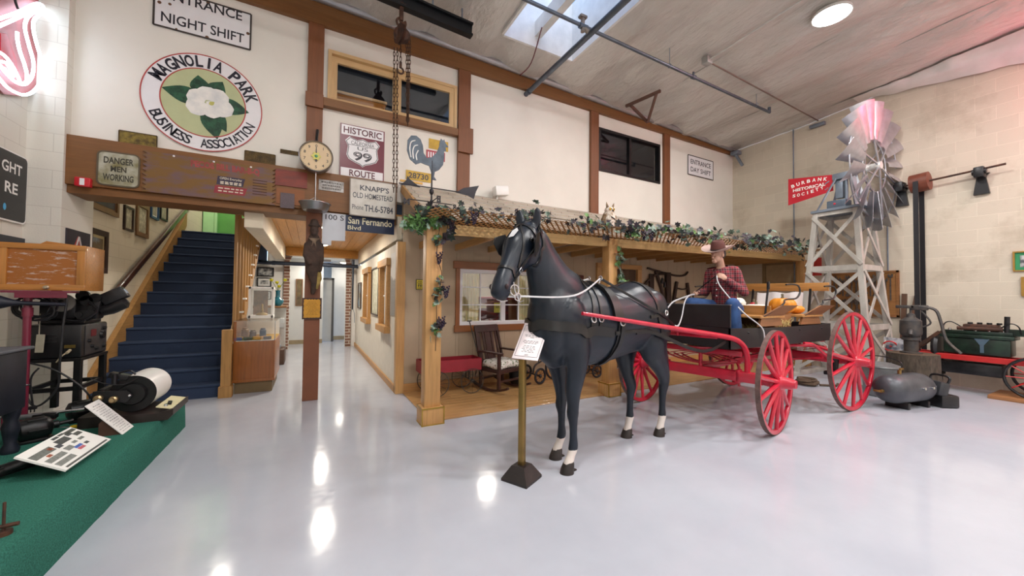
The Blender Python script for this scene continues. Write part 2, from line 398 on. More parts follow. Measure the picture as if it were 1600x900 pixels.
b = MB().tube([(-2.4, 6.0, cz(-2.4, 6) - .045), (XR, 6.0, cz(XR, 6) - .045)], .06, 12); struct(b.build('trim_8', m_duct, None, 40, top=False))
# upper window 1: tan wood, two sashes
x0, x1, z0, z1 = W1
def ring_frame(b, a, c, e, f, y0, y1, wt, wb, wl, wr, mh=None, mv=None):
    if mh: b.use(mh)
    b.box(a, c, y0, y1, f - wt, f).box(a, c, y0, y1, e, e + wb)
    if mv: b.use(mv)
    return b.box(a, a + wl, y0, y1, e + wb, f - wt).box(c - wr, c, y0, y1, e + wb, f - wt)
win1 = struct(ring_frame(MB(), x0, x1, z0, z1, 6.06, 6.2, .05, .03, .05, .05, m_tan, m_tanz).build('window_1', None, None, 0, top=False))
xm = (x0 + x1) / 2
for (a, c, y_) in ((x0 + .05, xm + .02, 6.12), (xm - .02, x1 - .05, 6.071)):
    f = ring_frame(MB(), a, c, z0 + .03, z1 - .05, y_, y_ + .045, .09, .05, .08, .08, m_tan, m_tanz).build('sash', None, win1, 0); MB().box(a + .07, c - .07, y_ + .02, y_ + .028, z0 + .07, z1 - .13).build('pane', m_glassd, f, 0)
x0, x1, z0, z1 = W2
m_alu = mat('black_window_frame', '1e1c1d', .35, .3)
b = ring_frame(MB(), x0, x1, z0, z1, 6.08, 6.2, .05, .05, .05, .05).box(6.27, 6.33, 6.1, 6.18, z0 + .05, z1 - .05)
win2 = struct(b.build('window_2', m_alu, None, 0, top=False))
for (a, c) in ((x0 + .05, 6.27), (6.33, x1 - .05)): MB().box(a, c, 6.14, 6.15, z0 + .05, z1 - .05).build('pane', m_glassd, win2, 0)

# ---------------------------------------------------------------- big signboard beam and its post
b = MB().use(m_brown).box(-2.46, 1.17, 6.02, 6.2, 2.72, 3.28, .006).box(-2.44, 1.17, 6.06, 6.5, 2.63, 2.72, .004)
struct(b.build('beam', None, None, 0, top=False))
b = MB().box(-.075, .125, 6.05, 6.22, 0, 2.72, .006); struct(b.build('pillar_post', m_post, None, 0, top=False))

# ---------------------------------------------------------------- hallway
m_plank = wood('ceiling_planks', 'c98f45', 1, .8, .4); m_beamw = mat('cream_beam', 'dccfb8', .6, var=.05)
m_hallw = mat('hall_white', 'e9e7e2', .7, var=.02)
b = MB().use(m_plank)
for i in range(18): b.box(-1.0 + i * .15, -.853 + i * .15, 6.2, YS, 2.78, 2.82, .004, 1)
struct(b.build('ceiling_hall', None, None, 0, top=False))
b = MB().use(m_beamw).box(-.82, -.6, 6.22, 11.4, 2.42, 2.78, .01); struct(b.build('beam_hall', None, None, 0, top=False))
b = MB().use(m_beamw).box(1.2, 1.44, 6.12, 11.6, 2.4, 2.78, .01); struct(b.build('beam_hall', None, None, 0, top=False))
b = MB().use(m_plank).box(-.6, 1.2, 11.6, 11.8, 2.56, 2.78, .01); struct(b.build('beam_hall', None, None, 0, top=False))
AX0, AX1 = -.52, .92
b = MB().use(m_hallw).box(-1.04, AX0, YS, YS + .3, 0, 2.8).box(AX1, 1.3, YS, YS + .3, 0, 2.8).box(AX0, AX1, YS, YS + .3, 2.62, 2.8)
struct(MB().box(-2.6, -1.04, YS + .02, YS + .3, 0, 2.42).build('wall_understair', m_hallw, None, 0, top=False))
struct(b.build('wall_arch', None, None, 0, top=False))
m_brick = blocks('arch_brick', '86604f', 'cfc6bb', .34, .085, 1, ms=.012, var=.15, rough=.8)
b = MB().use(m_brick)
for xa, sg in ((AX0 - .13, 1), (AX1, 1)):
    b.box(xa, xa + .14, YS - .06, YS + .06, 0, 2.35)
for sg, xo in ((1, AX0 - .13), (-1, AX1 + .14)):   # the brick curves in above the springing
    poly = [(xo, 2.35)]
    for k in range(7): poly.append((xo + sg * (.16 * (1 - cos(k / 6 * pi / 2))), 2.35 + .34 * sin(k / 6 * pi / 2)))
    poly += [(xo + sg * .33, 2.69)]
    for k in range(6, -1, -1): poly.append((xo + sg * (.14 + .19 * (1 - cos(k / 6 * pi / 2))), 2.35 + .34 * sin(k / 6 * pi / 2)))
    b.prism(poly, (0, YS, 0), X_, Z_, .12)
struct(b.build('arch_surround', None, None, 0, top=False)).name = 'trim_9'
m_dim = mat('corridor_wall', 'd5d5d3', .7, var=.02); m_tanb = mat('corridor_base', '9c8b6d', .6)
b = MB().use(m_dim).box(-.6, .35, 13.2, 13.3, 0, 2.7).box(.35, 1.25, 14.9, 15.0, 0, 2.7).box(.62, 1.3, 14.0, 14.1, 0, 2.7).box(-.62, -.55, 12.2, 13.3, 0, 2.7).box(1.25, 1.3, 12.2, 15, 0, 2.7).box(-.6, 1.3, 12.3, 15, 2.62, 2.7)
struct(b.build('wall_corridor', None, None, 0, top=False))
b = MB().use(m_tanb).box(-.55, .35, 13.17, 13.2, 0, .12).box(.62, 1.25, 13.97, 14, 0, .12); struct(b.build('baseboard_corridor', None, None, 0, top=False))
m_doorg = mat('grey_door', 'b9b9b6', .5, var=.03); m_drk = mat('dark_frame', '4a4a4a', .5)
d = struct(MB().use(m_doorg).box(.36, .62, 13.5, 13.54, .01, 2.0).build('door_1', None, None, 0, top=False))
MB().use(m_drk).box(.615, .68, 13.46, 13.56, 0, 2.06).box(.3, .68, 13.46, 13.56, 2.0, 2.06).build('door_frame', None, d, 0)
# cabin side wall along the hallway, panelled, with two window openings
m_panel = mat('cream_panelling', 'ddd7ca', .65, var=.03); WS = ((6.62, 7.33), (8.92, 9.74)); wz0, wz1 = .98, 2.02
b = MB().use(m_panel)
for i in range(22):
    ya = 6.0 + i * .278; yb = min(12.0, ya + .27); zs = [(0, 2.33)]
    for (q0, q1) in WS:
        if ya < q1 and yb > q0:
            if ya < q0: b.box(1.19, 1.27, ya, q0, 0, 2.33); ya = q0
            if yb > q1: b.box(1.19, 1.27, q1, yb, 0, 2.33); yb = q1
            zs = [(0, wz0), (wz1, 2.33)]
    for (s0, s1) in zs: b.box(1.19, 1.27, ya, yb, s0, s1)
b.box(1.2, 1.26, 5.95, 6.62, 0, 2.33).box(1.2, 1.26, 7.33, 8.92, 0, 2.33).box(1.2, 1.26, 9.74, 12, 0, 2.33)
struct(b.build('wall_cabin_side', None, None, 0, top=False))
m_curt = mat('sheer_curtain', 'f4f3ee', .8, var=.03)
for i, (q0, q1) in enumerate(WS):
    b = MB().use(m_piney).box(1.13, 1.25, q0 - .08, q0 + .03, wz0, wz1).box(1.13, 1.25, q1 - .03, q1 + .08, wz0, wz1).box(1.11, 1.25, q0 - .12, q1 + .12, wz1, wz1 + .12).box(1.09, 1.25, q0 - .12, q1 + .12, wz0 - .11, wz0)
    wv = struct(b.build('window_%d' % (5 + i), None, None, 0, top=False))
    b = MB().use(m_white)
    b.box(1.2, 1.23, q0 + .03, q1 - .03, (wz0 + wz1) / 2 - .012, (wz0 + wz1) / 2 + .012)
    for t in (.25, .5, .75): b.box(1.2, 1.23, q0 + (q1 - q0) * t - .01, q0 + (q1 - q0) * t + .01, wz0, wz1)
    b.build('muntin', None, wv, 0)
    b = MB(); b.add([(1.30 + .012 * sin(k * 1.4), q0 + (q1 - q0) * k / 40, z) for k in range(41) for z in (wz0, wz1)], [(2 * k, 2 * k + 1, 2 * k + 3, 2 * k + 2) for k in range(40)]); b.build('curtain', m_curt, wv, 60)
struct(MB().use(m_piney).box(1.165, 1.19, 5.95, 12, 0, .11, .004).build('baseboard_hall', None, None, 0, top=False))
# stairwell: upper green wall, inner wall above the hallway ceiling
m_green = mat('green_paint', '5da04e', .7, var=.04)
m_greenl = mat('pale_green_trim', 'a9dba0', .6, var=.03)
b = MB().use(m_green).box(-2.6, 1.2, 12.62, 12.7, 2.8, 5.6); struct(b.build('wall_landing', None, None, 0, top=False))
b = MB().use(m_greenl).box(-2.54, -2.3, 12.52, 12.6, 2.88, 5.2, .01).box(-2.3, -2.24, 12.5, 12.6, 2.88, 5.2, .01); struct(b.build('door_2', None, None, 0, top=False))
b = MB().use(m_wall).box(-.98, -.9, 6.26, 12.6, 2.82, 5.6).box(-2.6, -.9, 6.26, 12.6, 5.6, 5.68); struct(b.build('wall_stairwell', None, None, 0, top=False))
m_carpet = mat('navy_carpet', '3a465e', .95, var=.12, vs=260, bump=.6, bs=300, spec=.1)
st = thing('staircase', 'blue carpeted staircase rising beside the handrail to the green landing', 'stairs', (-1.75, 6.86, 0)); 
NR, RISE, RUN = 15, .192, .262
b = MB()
poly = [(6.86, 0)]
for i in range(NR):
    ya = 6.86 + i * RUN; z = RISE * (i + 1)
    poly += [(ya - .012, z - .045), (ya - .022, z - .02), (ya - .012, z - .003), (ya + .004, z)] if i else [(ya, z - .05), (ya - .012, z - .035), (ya - .018, z - .02), (ya, z)]
    poly.append((ya + RUN, z) if i < NR - 1 else (12.6, z))
poly += [(12.6, RISE * NR - .25), (10.9, RISE * NR - .25), (7.5, 0)]
# split into one convex slab per step so the faces stay clean
b = MB()
for i in range(NR):
    ya = 6.86 + i * RUN; z = RISE * (i + 1); yb = ya + RUN + .02 if i < NR - 1 else 12.6
    b.box(-2.5, -1.1, ya, yb, max(0, z - .45), z - .004); b.tube([(-2.5, ya + .004, z - .022), (-1.1, ya + .004, z - .022)], .021, 10)
b.build('carpeted_steps', m_carpet, st, 40)
def slope_board(x0, x1, off, ht, mtl, name, y0=6.84, yend=10.9, vert=True):
    s = RISE / RUN; z = lambda y: (y - 6.86) * s + off
    pts = [(y0, 0), (y0, max(.05, z(y0) + ht)), (yend, z(yend) + ht), (yend, z(yend) - .12), (y0 + .3, 0)]
    return MB().prism(pts, ((x0 + x1) / 2, 0, 0), Y_, Z_, x1 - x0).build(name, mtl, st, 0)
slope_board(-2.555, -2.49, .19, .16, m_oaky, 'wall_stringer')
slope_board(-1.1, -1.045, .19, .42, m_oaky, 'side_panel', 6.86)
MB().box(-1.12, -1.0, 6.76, 6.86, 0, .98, .004).box(-1.14, -.98, 6.74, 6.88, 0, .16, .004).build('newel_post', m_oak, st, 0)
s = RISE / RUN
for i in range(12):
    y = 7.05 + i * .3; z = (y - 6.86) * s + .55
    MB().box(-1.04, -1.0, y - .02, y + .02, z - .2, max(2.78, z + .2) if y < 9.3 else z + 1.0, .003).build('baluster', m_oak, st, 0)
    if i < 9: MB().box(-1.06, -.985, y - .03, y + .09, z + .06, z + .09, .003).build('tread_end', m_white, st, 0)
# handrail on the stair wall
p0 = pX(186, 452, -2.5); p1 = pX(292, 326, -2.5); d = (p1 - p0).normalized()
hr = thing('handrail', 'dark brown wooden handrail running up the stair wall', 'handrail', p0)
MB().beam(p0 - d * .35, p1 + d * .6, .05, .11, bev=.02).build('rail', wood('dark_rail', '4a2c20', 1, .7, .3, coat=.3), hr)
for t in (.3, 1.6, 2.9): 
    q = p0 + d * t; MB().tube([q + V((0, 0, -.05)), q + V((-.03, 0, -.1)), q + V((-.06, 0, -.1))], .01, 6).build('bracket', m_black, hr)
# ---------------------------------------------------------------- cabin front: wall, windows, door
m_cab = mat('tan_siding', 'bda88e', .7, var=.03)
CW = (2.19, 3.66, 1.02, 1.965); CD = (5.26, 6.29, 0.0, 2.12)
b = MB().use(m_cab); yy0, yy1 = 5.91, 6.0
def clap(x0, x1, z0, z1):
    x = x0
    while x < x1 - 1e-4:                      # vertical grooved siding
        xe = min(x1, (math.floor(x / .305 + 1e-6) + 1) * .305)
        b.box(x + .002, xe - .002, yy0, yy1, z0, z1); x = xe
    b.box(x0, x1, yy0 + .006, yy1, z0, z1)
clap(1.27, CW[0], 0, 2.5); clap(CW[0], CW[1], 0, CW[2]); clap(CW[0], CW[1], CW[3], 2.5); clap(CW[1], CD[0], 0, 2.5); clap(CD[0], CD[1], CD[3], 2.5); clap(CD[1], XR, 0, 2.5)
b.box(1.27, XR, 5.97, 6.1, 2.5, 3.0)
struct(b.build('wall_cabin', None, None, 0, top=False))
b = MB().use(m_pinez).box(1.165, 1.29, 5.87, 6.0, 0, 2.34, .006); struct(b.build('trim_10', None, None, 0, top=False))
b = MB().use(m_pine).box(1.29, CD[0] - .12, 5.885, 5.91, 0.015, .14, .004).box(CD[1] + .12, XR, 5.885, 5.91, 0.015, .14, .004); struct(b.build('baseboard_cabin', None, None, 0, top=False))
m_trimw = wood('russet_window_trim', '92592f', 0, .75, .4, coat=.1); m_trimwz = wood('russet_window_trim_upright', '92592f', 2, .75, .4, coat=.1)
b = MB().use(m_trimw).box(CW[0] - .115, CW[1] + .12, 5.865, 5.91, CW[3], CW[3] + .125, .004).box(CW[0] - .09, CW[1] + .1, 5.86, 5.91, CW[2] - .11, CW[2], .004).use(m_trimwz).box(CW[0] - .07, CW[0], 5.875, 5.91, CW[2], CW[3], .004).box(CW[1], CW[1] + .07, 5.875, 5.91, CW[2], CW[3], .004)
wf = struct(b.build('window_3', None, None, 0, top=False))
m_vinyl = mat('white_vinyl', 'eeeef2', .35, var=.01)
x0, x1, z0, z1 = CW; xm = (x0 + x1) / 2
b = ring_frame(MB(), x0, x1, z0, z1, 5.895, 6.0, .06, .06, .05, .05, m_vinyl).box(xm + .06, xm + .14, 5.92, 5.97, z0 + .06, z1 - .06)
for t in (.36, .68): b.box(x0 + .05, x1 - .05, 5.942, 5.958, z0 + (z1 - z0) * t - .009, z0 + (z1 - z0) * t + .009)
for xx in (x0 + .40, x0 + 1.16): b.box(xx - .009, xx + .009, 5.94, 5.96, z0 + .06, z1 - .06)
b.build('window_frame', None, wf, 0)
MB().box(x0 + .04, x1 - .04, 5.965, 5.97, z0 + .04, z1 - .04).build('pane', m_glassd, wf, 0)
# the lit room behind the window
m_in = mat('cabin_inside', 'e6dfcc', .8, var=.03)
b = MB().use(m_in).box(1.3, 5.0, 8.6, 8.7, 0, 2.45).box(1.27, 5.0, 6.1, 8.7, 2.42, 2.5).box(4.95, 5.05, 6.1, 8.7, 0, 2.45)
struct(b.build('wall_cabin_inside', None, None, 0, top=False))
m_ycurt = mat('cream_curtain', 'e9dfae', .85, var=.08, vs=3, stretch=(9, 9, .6))
for i, (a, c, lb) in enumerate(((2.2, 2.62, 'cream yellow curtain at the hallway end of the cabin window'), (3.44, 3.68, 'cream yellow curtain behind the horse head at the cabin window'))):
    n = int((c - a) * 110); b = MB()
    b.add([(a + (c - a) * k / n, 6.1 + .02 * sin(k * .9), z) for k in range(n + 1) for z in (.98, 1.9)], [(2 * k, 2 * k + 2, 2 * k + 3, 2 * k + 1) for k in range(n)])
    one(b, 'curtain', m_ycurt, lb, 'curtain', 'cabin curtains', 60)
m_redwood = wood('dark_red_cabinet', '5a2a2a', 0, .7, .35, coat=.2); m_redtop = mat('red_top', '8a3540', .3)
t = thing('sideboard', 'dark red wooden sideboard seen inside the cabin through the window', 'sideboard', (3.15, 7.15, 0))
MB().box(2.58, 3.9, 6.9, 7.4, .02, 1.44, .008).build('cabinet_body', m_redwood, t)
MB().box(2.55, 3.93, 6.86, 7.42, 1.44, 1.5, .006).build('top', m_redtop, t)
for i in range(3): MB().box(2.64, 3.84, 6.885, 6.905, .3 + i * .38, .62 + i * .38, .006).build('drawer', m_redwood, t)
one(MB().box(2.62, 2.74, 6.95, 7.05, 1.5, 1.58, .01), 'tin', m_white, 'small white tin on the red sideboard in the cabin', 'tin')
m_note = mat('yellow_card', 'e6d95a', .6, var=.02)
t = thing('yellow_card', 'bright yellow card standing before the sideboard inside the cabin', 'card', (3.4, 6.75, 1.1))
MB().box(3.3, 3.53, 6.872, 6.878, 1.18, 1.38).build('card', m_note, t, 0)
MB().tube(spline([(3.34, 6.869, 1.27), (3.36, 6.869, 1.31), (3.37, 6.869, 1.27), (3.40, 6.869, 1.31), (3.42, 6.869, 1.265), (3.45, 6.869, 1.31), (3.47, 6.869, 1.27), (3.5, 6.869, 1.29)], 5), .003, 4).build('handwriting', m_black, t, 0)
one(MB().box(2.85, 3.12, 6.872, 6.878, 1.27, 1.36), 'price_card', mat('pale_card', 'd8d3b0', .6), 'pale card fixed to the sideboard inside the cabin', 'card')
def dome(x, y, z, label, watts, r=.14, c=(1, .93, .82)):
    t = thing('ceiling_light', label, 'ceiling light', (x, y, z))
    MB().lathe([(r, 0), (r, -.03), (r * .9, -.05), (r * .85, -.03), (r * .85, 0)], (x, y, z), seg=24).build('rim', m_white, t)
    MB().lathe([(r * .84, -.02), (r * .8, -.05), (r * .5, -.075), (0, -.085)], (x, y, z), seg=24).build('lens', glow('warm_lens', 'fff3df', 6), t)
    l = bpy.data.lights.new('lamp_light', 'AREA'); l.shape = 'DISK'; l.size = r * 2; l.energy = watts; l.color = c
    o = bpy.data.objects.new('lamp_light', l); col.objects.link(o); o.location = (0, 0, -.1); o.parent = t
dome(3.2, 6.9, 2.42, 'round ceiling light inside the cabin above the sideboard', 26)
# cabin doorway
m_door = wood('dark_cabin_door', '5b4431', 2, .7, .6)
b = MB().use(m_pinez).box(CD[0] - .12, CD[0], 5.86, 5.92, 0.015, CD[3] + .1, .005).box(CD[1], CD[1] + .12, 5.86, 5.92, 0.015, CD[3] + .1, .005).use(m_pine).box(CD[0] - .12, CD[1] + .12, 5.855, 5.92, CD[3], CD[3] + .1, .005)
dd = struct(b.build('door_3', None, None, 0, top=False))
b = MB()
for i in range(6): b.box(CD[0] + i * .172, CD[0] + i * .172 + .165, 5.93, 5.97, .02, CD[3], .004)
b.build('door_panel', m_door, dd, 0)
MB().box(CD[0] + .35, CD[0] + .41, 5.9, 5.93, 1.45, 1.9, .01).build('door_plate', mat('rust_red', '6b2a22', .6), dd)
# porch boards, flush with the hall floor
m_deck = wood('porch_boards', 'b58a58', 0, .72, .35, coat=.15)
b = MB().use(m_deck)
for i in range(12):
    ya = 4.4 + i * .1265; x = 1.28 + (i * .77) % 1.6
    b.box(1.28, x - .003, ya, ya + .124, 0, .016, .002, 1)
    while x < XR - .02: b.box(x, min(XR - .01, x + 2.4) - .003, ya, ya + .124, 0, .016, .002, 1); x += 2.4
struct(b.build('floor_porch', None, None, 0, top=False))
# ---------------------------------------------------------------- shingle roof
m_shing, n_, b_ = _new('wood_shingles'); _v = _obj(n_)
_br = n_.nodes.new('ShaderNodeTexBrick'); n_.links.new(_v, _br.inputs['Vector']); _br.inputs['Scale'].default_value = 1; _br.inputs['Brick Width'].default_value = .3; _br.inputs['Row Height'].default_value = 5; _br.inputs['Mortar Size'].default_value = .004
_br.inputs['Color1'].default_value = (*lin('c2b8aa'), 1); _br.inputs['Color2'].default_value = (*lin('b3a899'), 1); _br.inputs['Mortar'].default_value = (*lin('5d554d'), 1)
_o = _mix(n_, _br.outputs['Color'], lin('8f8478'), _ramp(n_, _noise(n_, _v, 2.5, 4), ((.5, (0, 0, 0)), (.75, (.5,) * 3))))
n_.links.new(_o, b_.inputs['Base Color']); b_.inputs['Roughness'].default_value = .85
RS = (3.25 - 2.46) / (6.05 - 4.5)
t = thing('shingle_roof', 'grey shingled shed roof running along the cabin below the white upper wall', 'roof', (5.7, 5.3, 2.45))
b = MB(); N = 7; L = sqrt(1 + RS * RS)
for i in range(N):
    ya = 4.5 + (6.05 - 4.5) * i / N; yb = 4.5 + (6.05 - 4.5) * (i + 1) / N + .05
    za = 2.46 + RS * (ya - 4.5); zb = 2.46 + RS * (yb - 4.5)
    b.beam((5.69, ya, za + .04), (5.69, yb, zb + .004), 8.86, .034)
b.build('shingles', m_shing, t, 0)
b = MB().use(m_piney).beam((1.245, 4.45, 2.40), (1.245, 6.04, 3.22), .03, .12); b.build('rake_board', None, t, 0)
MB().use(m_dark).beam((5.69, 4.6, 2.44), (5.69, 5.9, 3.1), 8.8, .02).build('roof_deck', None, t, 0)
# ---------------------------------------------------------------- pergola over the porch
PB = 4.38
t = thing('pergola', 'honey coloured pine pergola with a lattice top along the porch front', 'pergola', (5.6, PB, 0))
for xx, ww in ((1.19, .19), (4.02, .17), (9.9, .15)):
    MB().box(xx, xx + ww, PB - .06, PB + .1, .2, 2.42, .005).build('post', m_pinez, t)
    p = MB().box(xx - .035, xx + ww + .035, PB - .1, PB + .14, 0, .2, .004).build('plinth', m_pinez, t)
    b = MB()
    for q in (0, .2): 
        for yq in (PB - .102, PB + .142): b.box(xx - .037, xx + ww + .037, yq - .003, yq + .003, max(0, q - .012), q + .003 if q else .012)
        for xq in (xx - .037, xx + ww + .037): b.box(xq - .003, xq + .003, PB - .1, PB + .14, max(0, q - .012), q + .003 if q else .012)
    for xq in (xx - .035, xx + ww + .035): b.box(xq - .006, xq + .006, PB - .108, PB - .096, 0, .2)
    b.build('brass_edging', mat('brass', 'b89a4a', .3, .9), p, 0)
m_beamp = wood('pergola_beam', 'c4a06a', 0, .8, .5)
def bz(x): return 2.26 + (x - 1.4) * .017
MB().beam((1.2, PB - .0, bz(1.2) + .055), (10.05, PB, bz(10.05) + .055), .04, .13).build('front_beam', m_beamp, t, 0)
for i in range(15):
    x = 1.52 + i * .6
    MB().beam((x, 5.9, bz(x) + .04), (x, PB + .02, bz(x) + .04), .038, .10).build('rafter', m_piney, t, 0)
b = MB(); ya, yb = PB - .42, PB + .26; H = yb - ya; sp = .088; lt = lambda y: (PB - y) * .20
for lay, sg in ((0, 1), (1, -1)):
    x = 1.15 - H
    while x < 10.0:
        xa, xb = (x, x + H) if sg > 0 else (x + H, x); y_a, y_b = ya, yb
        # clip to the lattice's ends
        lo, hi = 1.15, 10.0
        if not (max(xa, xb) <= lo or min(xa, xb) >= hi):
            def at(xq): return ya + (xq - xa) / (xb - xa) * H
            p, q = (xa, ya), (xb, yb)
            if p[0] < lo: p = (lo, at(lo))
            if q[0] < lo: q = (lo, at(lo))
            if p[0] > hi: p = (hi, at(hi))
            if q[0] > hi: q = (hi, at(hi))
            zz = .126 + lay * .005
            b.beam((p[0], p[1], bz(p[0]) + zz + lt(p[1])), (q[0], q[1], bz(q[0]) + zz + lt(q[1])), .022, .005)
        x += sp
b.build('lattice', wood('lattice_strips', 'a87a4a', 0, .75, .55), t, 0)

# ---------------------------------------------------------------- vines
m_leafd = mat('dark_leaf', '2c3a33', .45, var=.0, vs=9, c2='3b2f3c', lo=.42, hi=.58); m_leafg = mat('green_leaf', '6f9a57', .45, vs=9, c2='3f6638', lo=.4, hi=.6)
m_leafp = mat('grey_green_leaf', '8fa596', .5, vs=9, c2='3f5547', lo=.4, hi=.6)
m_vine = mat('vine_stem', '4f3d2c', .8); m_grape = mat('purple_grapes', '2f2138', .3, var=.2)
LEAF = [(0, -.12), (.22, -.34), (.34, -.12), (.62, -.06), (.42, .2), (.55, .5), (.24, .46), (0, .86), (-.24, .46), (-.55, .5), (-.42, .2), (-.62, -.06), (-.34, -.12), (-.22, -.34)]
def leaf(b, c, s, d, nrm):
    v = V(d).normalized(); n = V(nrm); n = (n - v * n.dot(v)).normalized(); u = v.cross(n); c = V(c)
    vs = [c + v * (.2 * s) - n * (.10 * s)] + [c + u * (x * s) + v * (y * s) + n * (.18 * s * (x * x + (y - .2) ** 2 * .5) * (-1)) for x, y in LEAF]
    k = len(LEAF); b.add(vs, [(0, 1 + i, 1 + (i + 1) % k) for i in range(k)])
def garland(name, label, pts, n, size, spread, mats_w, grapes=(), grp=None):
    t = thing(name, label, 'vine', pts[0], 0, grp)
    P = [V(p) for p in spline(pts, 6)]
    MB().tube(P, .005, 5).build('stem', m_vine, t)
    b = MB()
    n = int(n * 1.25); cl = [RND.random() * (len(P) - 1) for _ in range(max(3, n // 9))]
    for i in range(n):
        f = min(len(P) - 1.001, max(0, RND.choice(cl) + RND.gauss(0, .45))); k = int(f); p = P[k].lerp(P[min(k + 1, len(P) - 1)], f - k)
        p = p + V((RND.gauss(0, spread[0]), RND.gauss(0, spread[1]), RND.gauss(0, spread[2])))
        b.use(RND.choices([m for m, _ in mats_w], [q for _, q in mats_w])[0])
        leaf(b, p, size * RND.uniform(.75, 1.5), (RND.uniform(-1, 1), RND.uniform(-1, .6), RND.uniform(-1, .5)), (RND.uniform(-.7, .7), RND.uniform(-1, -.1), RND.uniform(-.2, 1)))
    b.build('foliage', None, t, 30)
    for g in grapes:
        b = MB(); g = V(g)
        for i in range(26):
            q = i / 26; rr = .034 * (1 - q * .8) + .004; a = i * 2.4
            b.ell(g + V((rr * cos(a), rr * sin(a) * .8, -q * .14)), .0115, 8, None, 6)
        b.build('grape_cluster', m_grape, t)
    return t
yl = PB - .4
DK = ((m_leafd, 5), (m_leafp, 2.2), (m_leafg, .5)); MX = ((m_leafd, 3), (m_leafp, 3), (m_leafg, 1.2))
def lz(x): return bz(x) + .215
garland('grape_vine', 'dark leafy vine lying on the lattice between the weathervane post and the horse', [(1.35, yl, lz(1.4)), (2, yl + .1, lz(2)), (2.7, yl - .03, lz(2.7) + .02), (3.6, yl + .05, lz(3.6))], 95, .062, (.06, .1, .045), DK, [(1.62, yl - .06, lz(1.6) - .02), (2.35, yl - .03, lz(2.3) - .02)])
garland('grape_vine', 'thick dark vine on the lattice between the horse and the owl', [(3.0, yl, lz(3)), (3.7, yl + .05, lz(3.7) + .02), (4.2, yl, lz(4.2))], 85, .066, (.06, .1, .05), DK, [(4.35, yl - .04, lz(4.3) - .02)])
garland('grape_vine', 'grey green vine on the lattice from the owl to the driver', [(4.25, yl, lz(4.2)), (5.2, yl + .06, lz(5.2) + .04), (6.2, yl, lz(6.2) + .02), (7.2, yl + .05, lz(7.2))], 190, .07, (.09, .12, .06), MX, [(4.5, yl - .05, lz(4.5) - .02)])
garland('grape_vine', 'bushy vine on the lattice to the right of the driver, ending at the windmill', [(7.0, yl, lz(7)), (7.8, yl + .03, lz(7.8) + .03), (8.6, yl, lz(8.6)), (9.7, yl + .03, lz(9.6) - .05)], 190, .075, (.1, .12, .07), DK)
x1_ = 1.24
garland('grape_vine', 'bright green vine spilling from the corner of the porch roof', [(.95, 4.36, 2.36), (1.05, 4.32, 2.33), (1.2, 4.3, 2.38), (1.35, 4.28, 2.42)], 70, .066, (.05, .05, .06), ((m_leafg, 6), (m_leafp, 1)))
garland('grape_vine', 'dark purple vine wound around the foot of the rooster weathervane', [(1.1, 4.26, 2.42), (1.22, 4.24, 2.48), (1.4, 4.24, 2.45), (1.42, 4.27, 2.3)], 46, .08, (.06, .04, .06), DK, [(1.45, 4.2, 2.42)])
garland('grape_vine', 'grape vine hanging down the first porch post', [(1.33, 4.27, 2.34), (1.3, 4.28, 2.0), (1.36, 4.27, 1.75), (1.31, 4.28, 1.45), (1.31, 4.28, 1.2), (1.3, 4.28, .86)], 44, .055, (.035, .02, .05), MX, [(1.32, 4.25, 2.02), (1.41, 4.25, 1.62), (1.36, 4.25, 1.26)])
garland('grape_vine', 'short sprig of pale leaves hanging on the second porch post', [(4.2, 4.25, 2.3), (4.19, 4.25, 2.05), (4.22, 4.26, 1.9), (4.2, 4.26, 1.72)], 26, .066, (.03, .02, .05), ((m_leafp, 4), (m_leafg, 2)))

# ---------------------------------------------------------------- owl
t = thing('owl_figure', 'brown and white horned owl figure perched on the porch lattice', 'owl', (3.9, 4.2, 2.47))
m_owl = mat('owl_feathers', 'a68f78', .7, vs=22, c2='e6ddd2', lo=.4, hi=.6, bump=.6, bs=60); m_owld = mat('owl_brown', '6b5138', .7, vs=25, c2='a58d70', bump=.5)
o = V((3.9, 4.2, 2.47))
MB().lathe([(.045, 0), (.06, .03), (.085, .12), (.1, .2), (.095, .27), (.07, .31)], o, seg=20).build('body', m_owl, t)
hd = MB().ell(o + V((0, -.01, .335)), (.075, .07, .065), 18); hd.build('head', m_owl, t)
for sx in (-1, 1):
    MB().tube([o + V((sx * .045, -.02, .375)), o + V((sx * .062, -.025, .41)), o + V((sx * .075, -.028, .45))], [.022, .016, .003], 8).build('ear_tuft', m_owld, t)
    e = MB().ell(o + V((sx * .03, -.07, .345)), (.02, .012, .02), 12).build('eye', mat('amber_eye', 'e0b53a', .2), t)
    MB().ell(o + V((sx * .03, -.081, .345)), (.009, .005, .009), 10).build('pupil', m_black, e)
    MB().tube([o + V((sx * .095, -.02, .27)), o + V((sx * .11, .01, .16)), o + V((sx * .06, .05, .03))], [(.03, .02), (.05, .025), (.012, .01)], 10).build('wing', m_owld, t)
MB().tube([o + V((0, -.078, .33)), o + V((0, -.095, .315)), o + V((0, -.088, .3))], [.011, .008, .002], 8).build('beak', m_black, t)
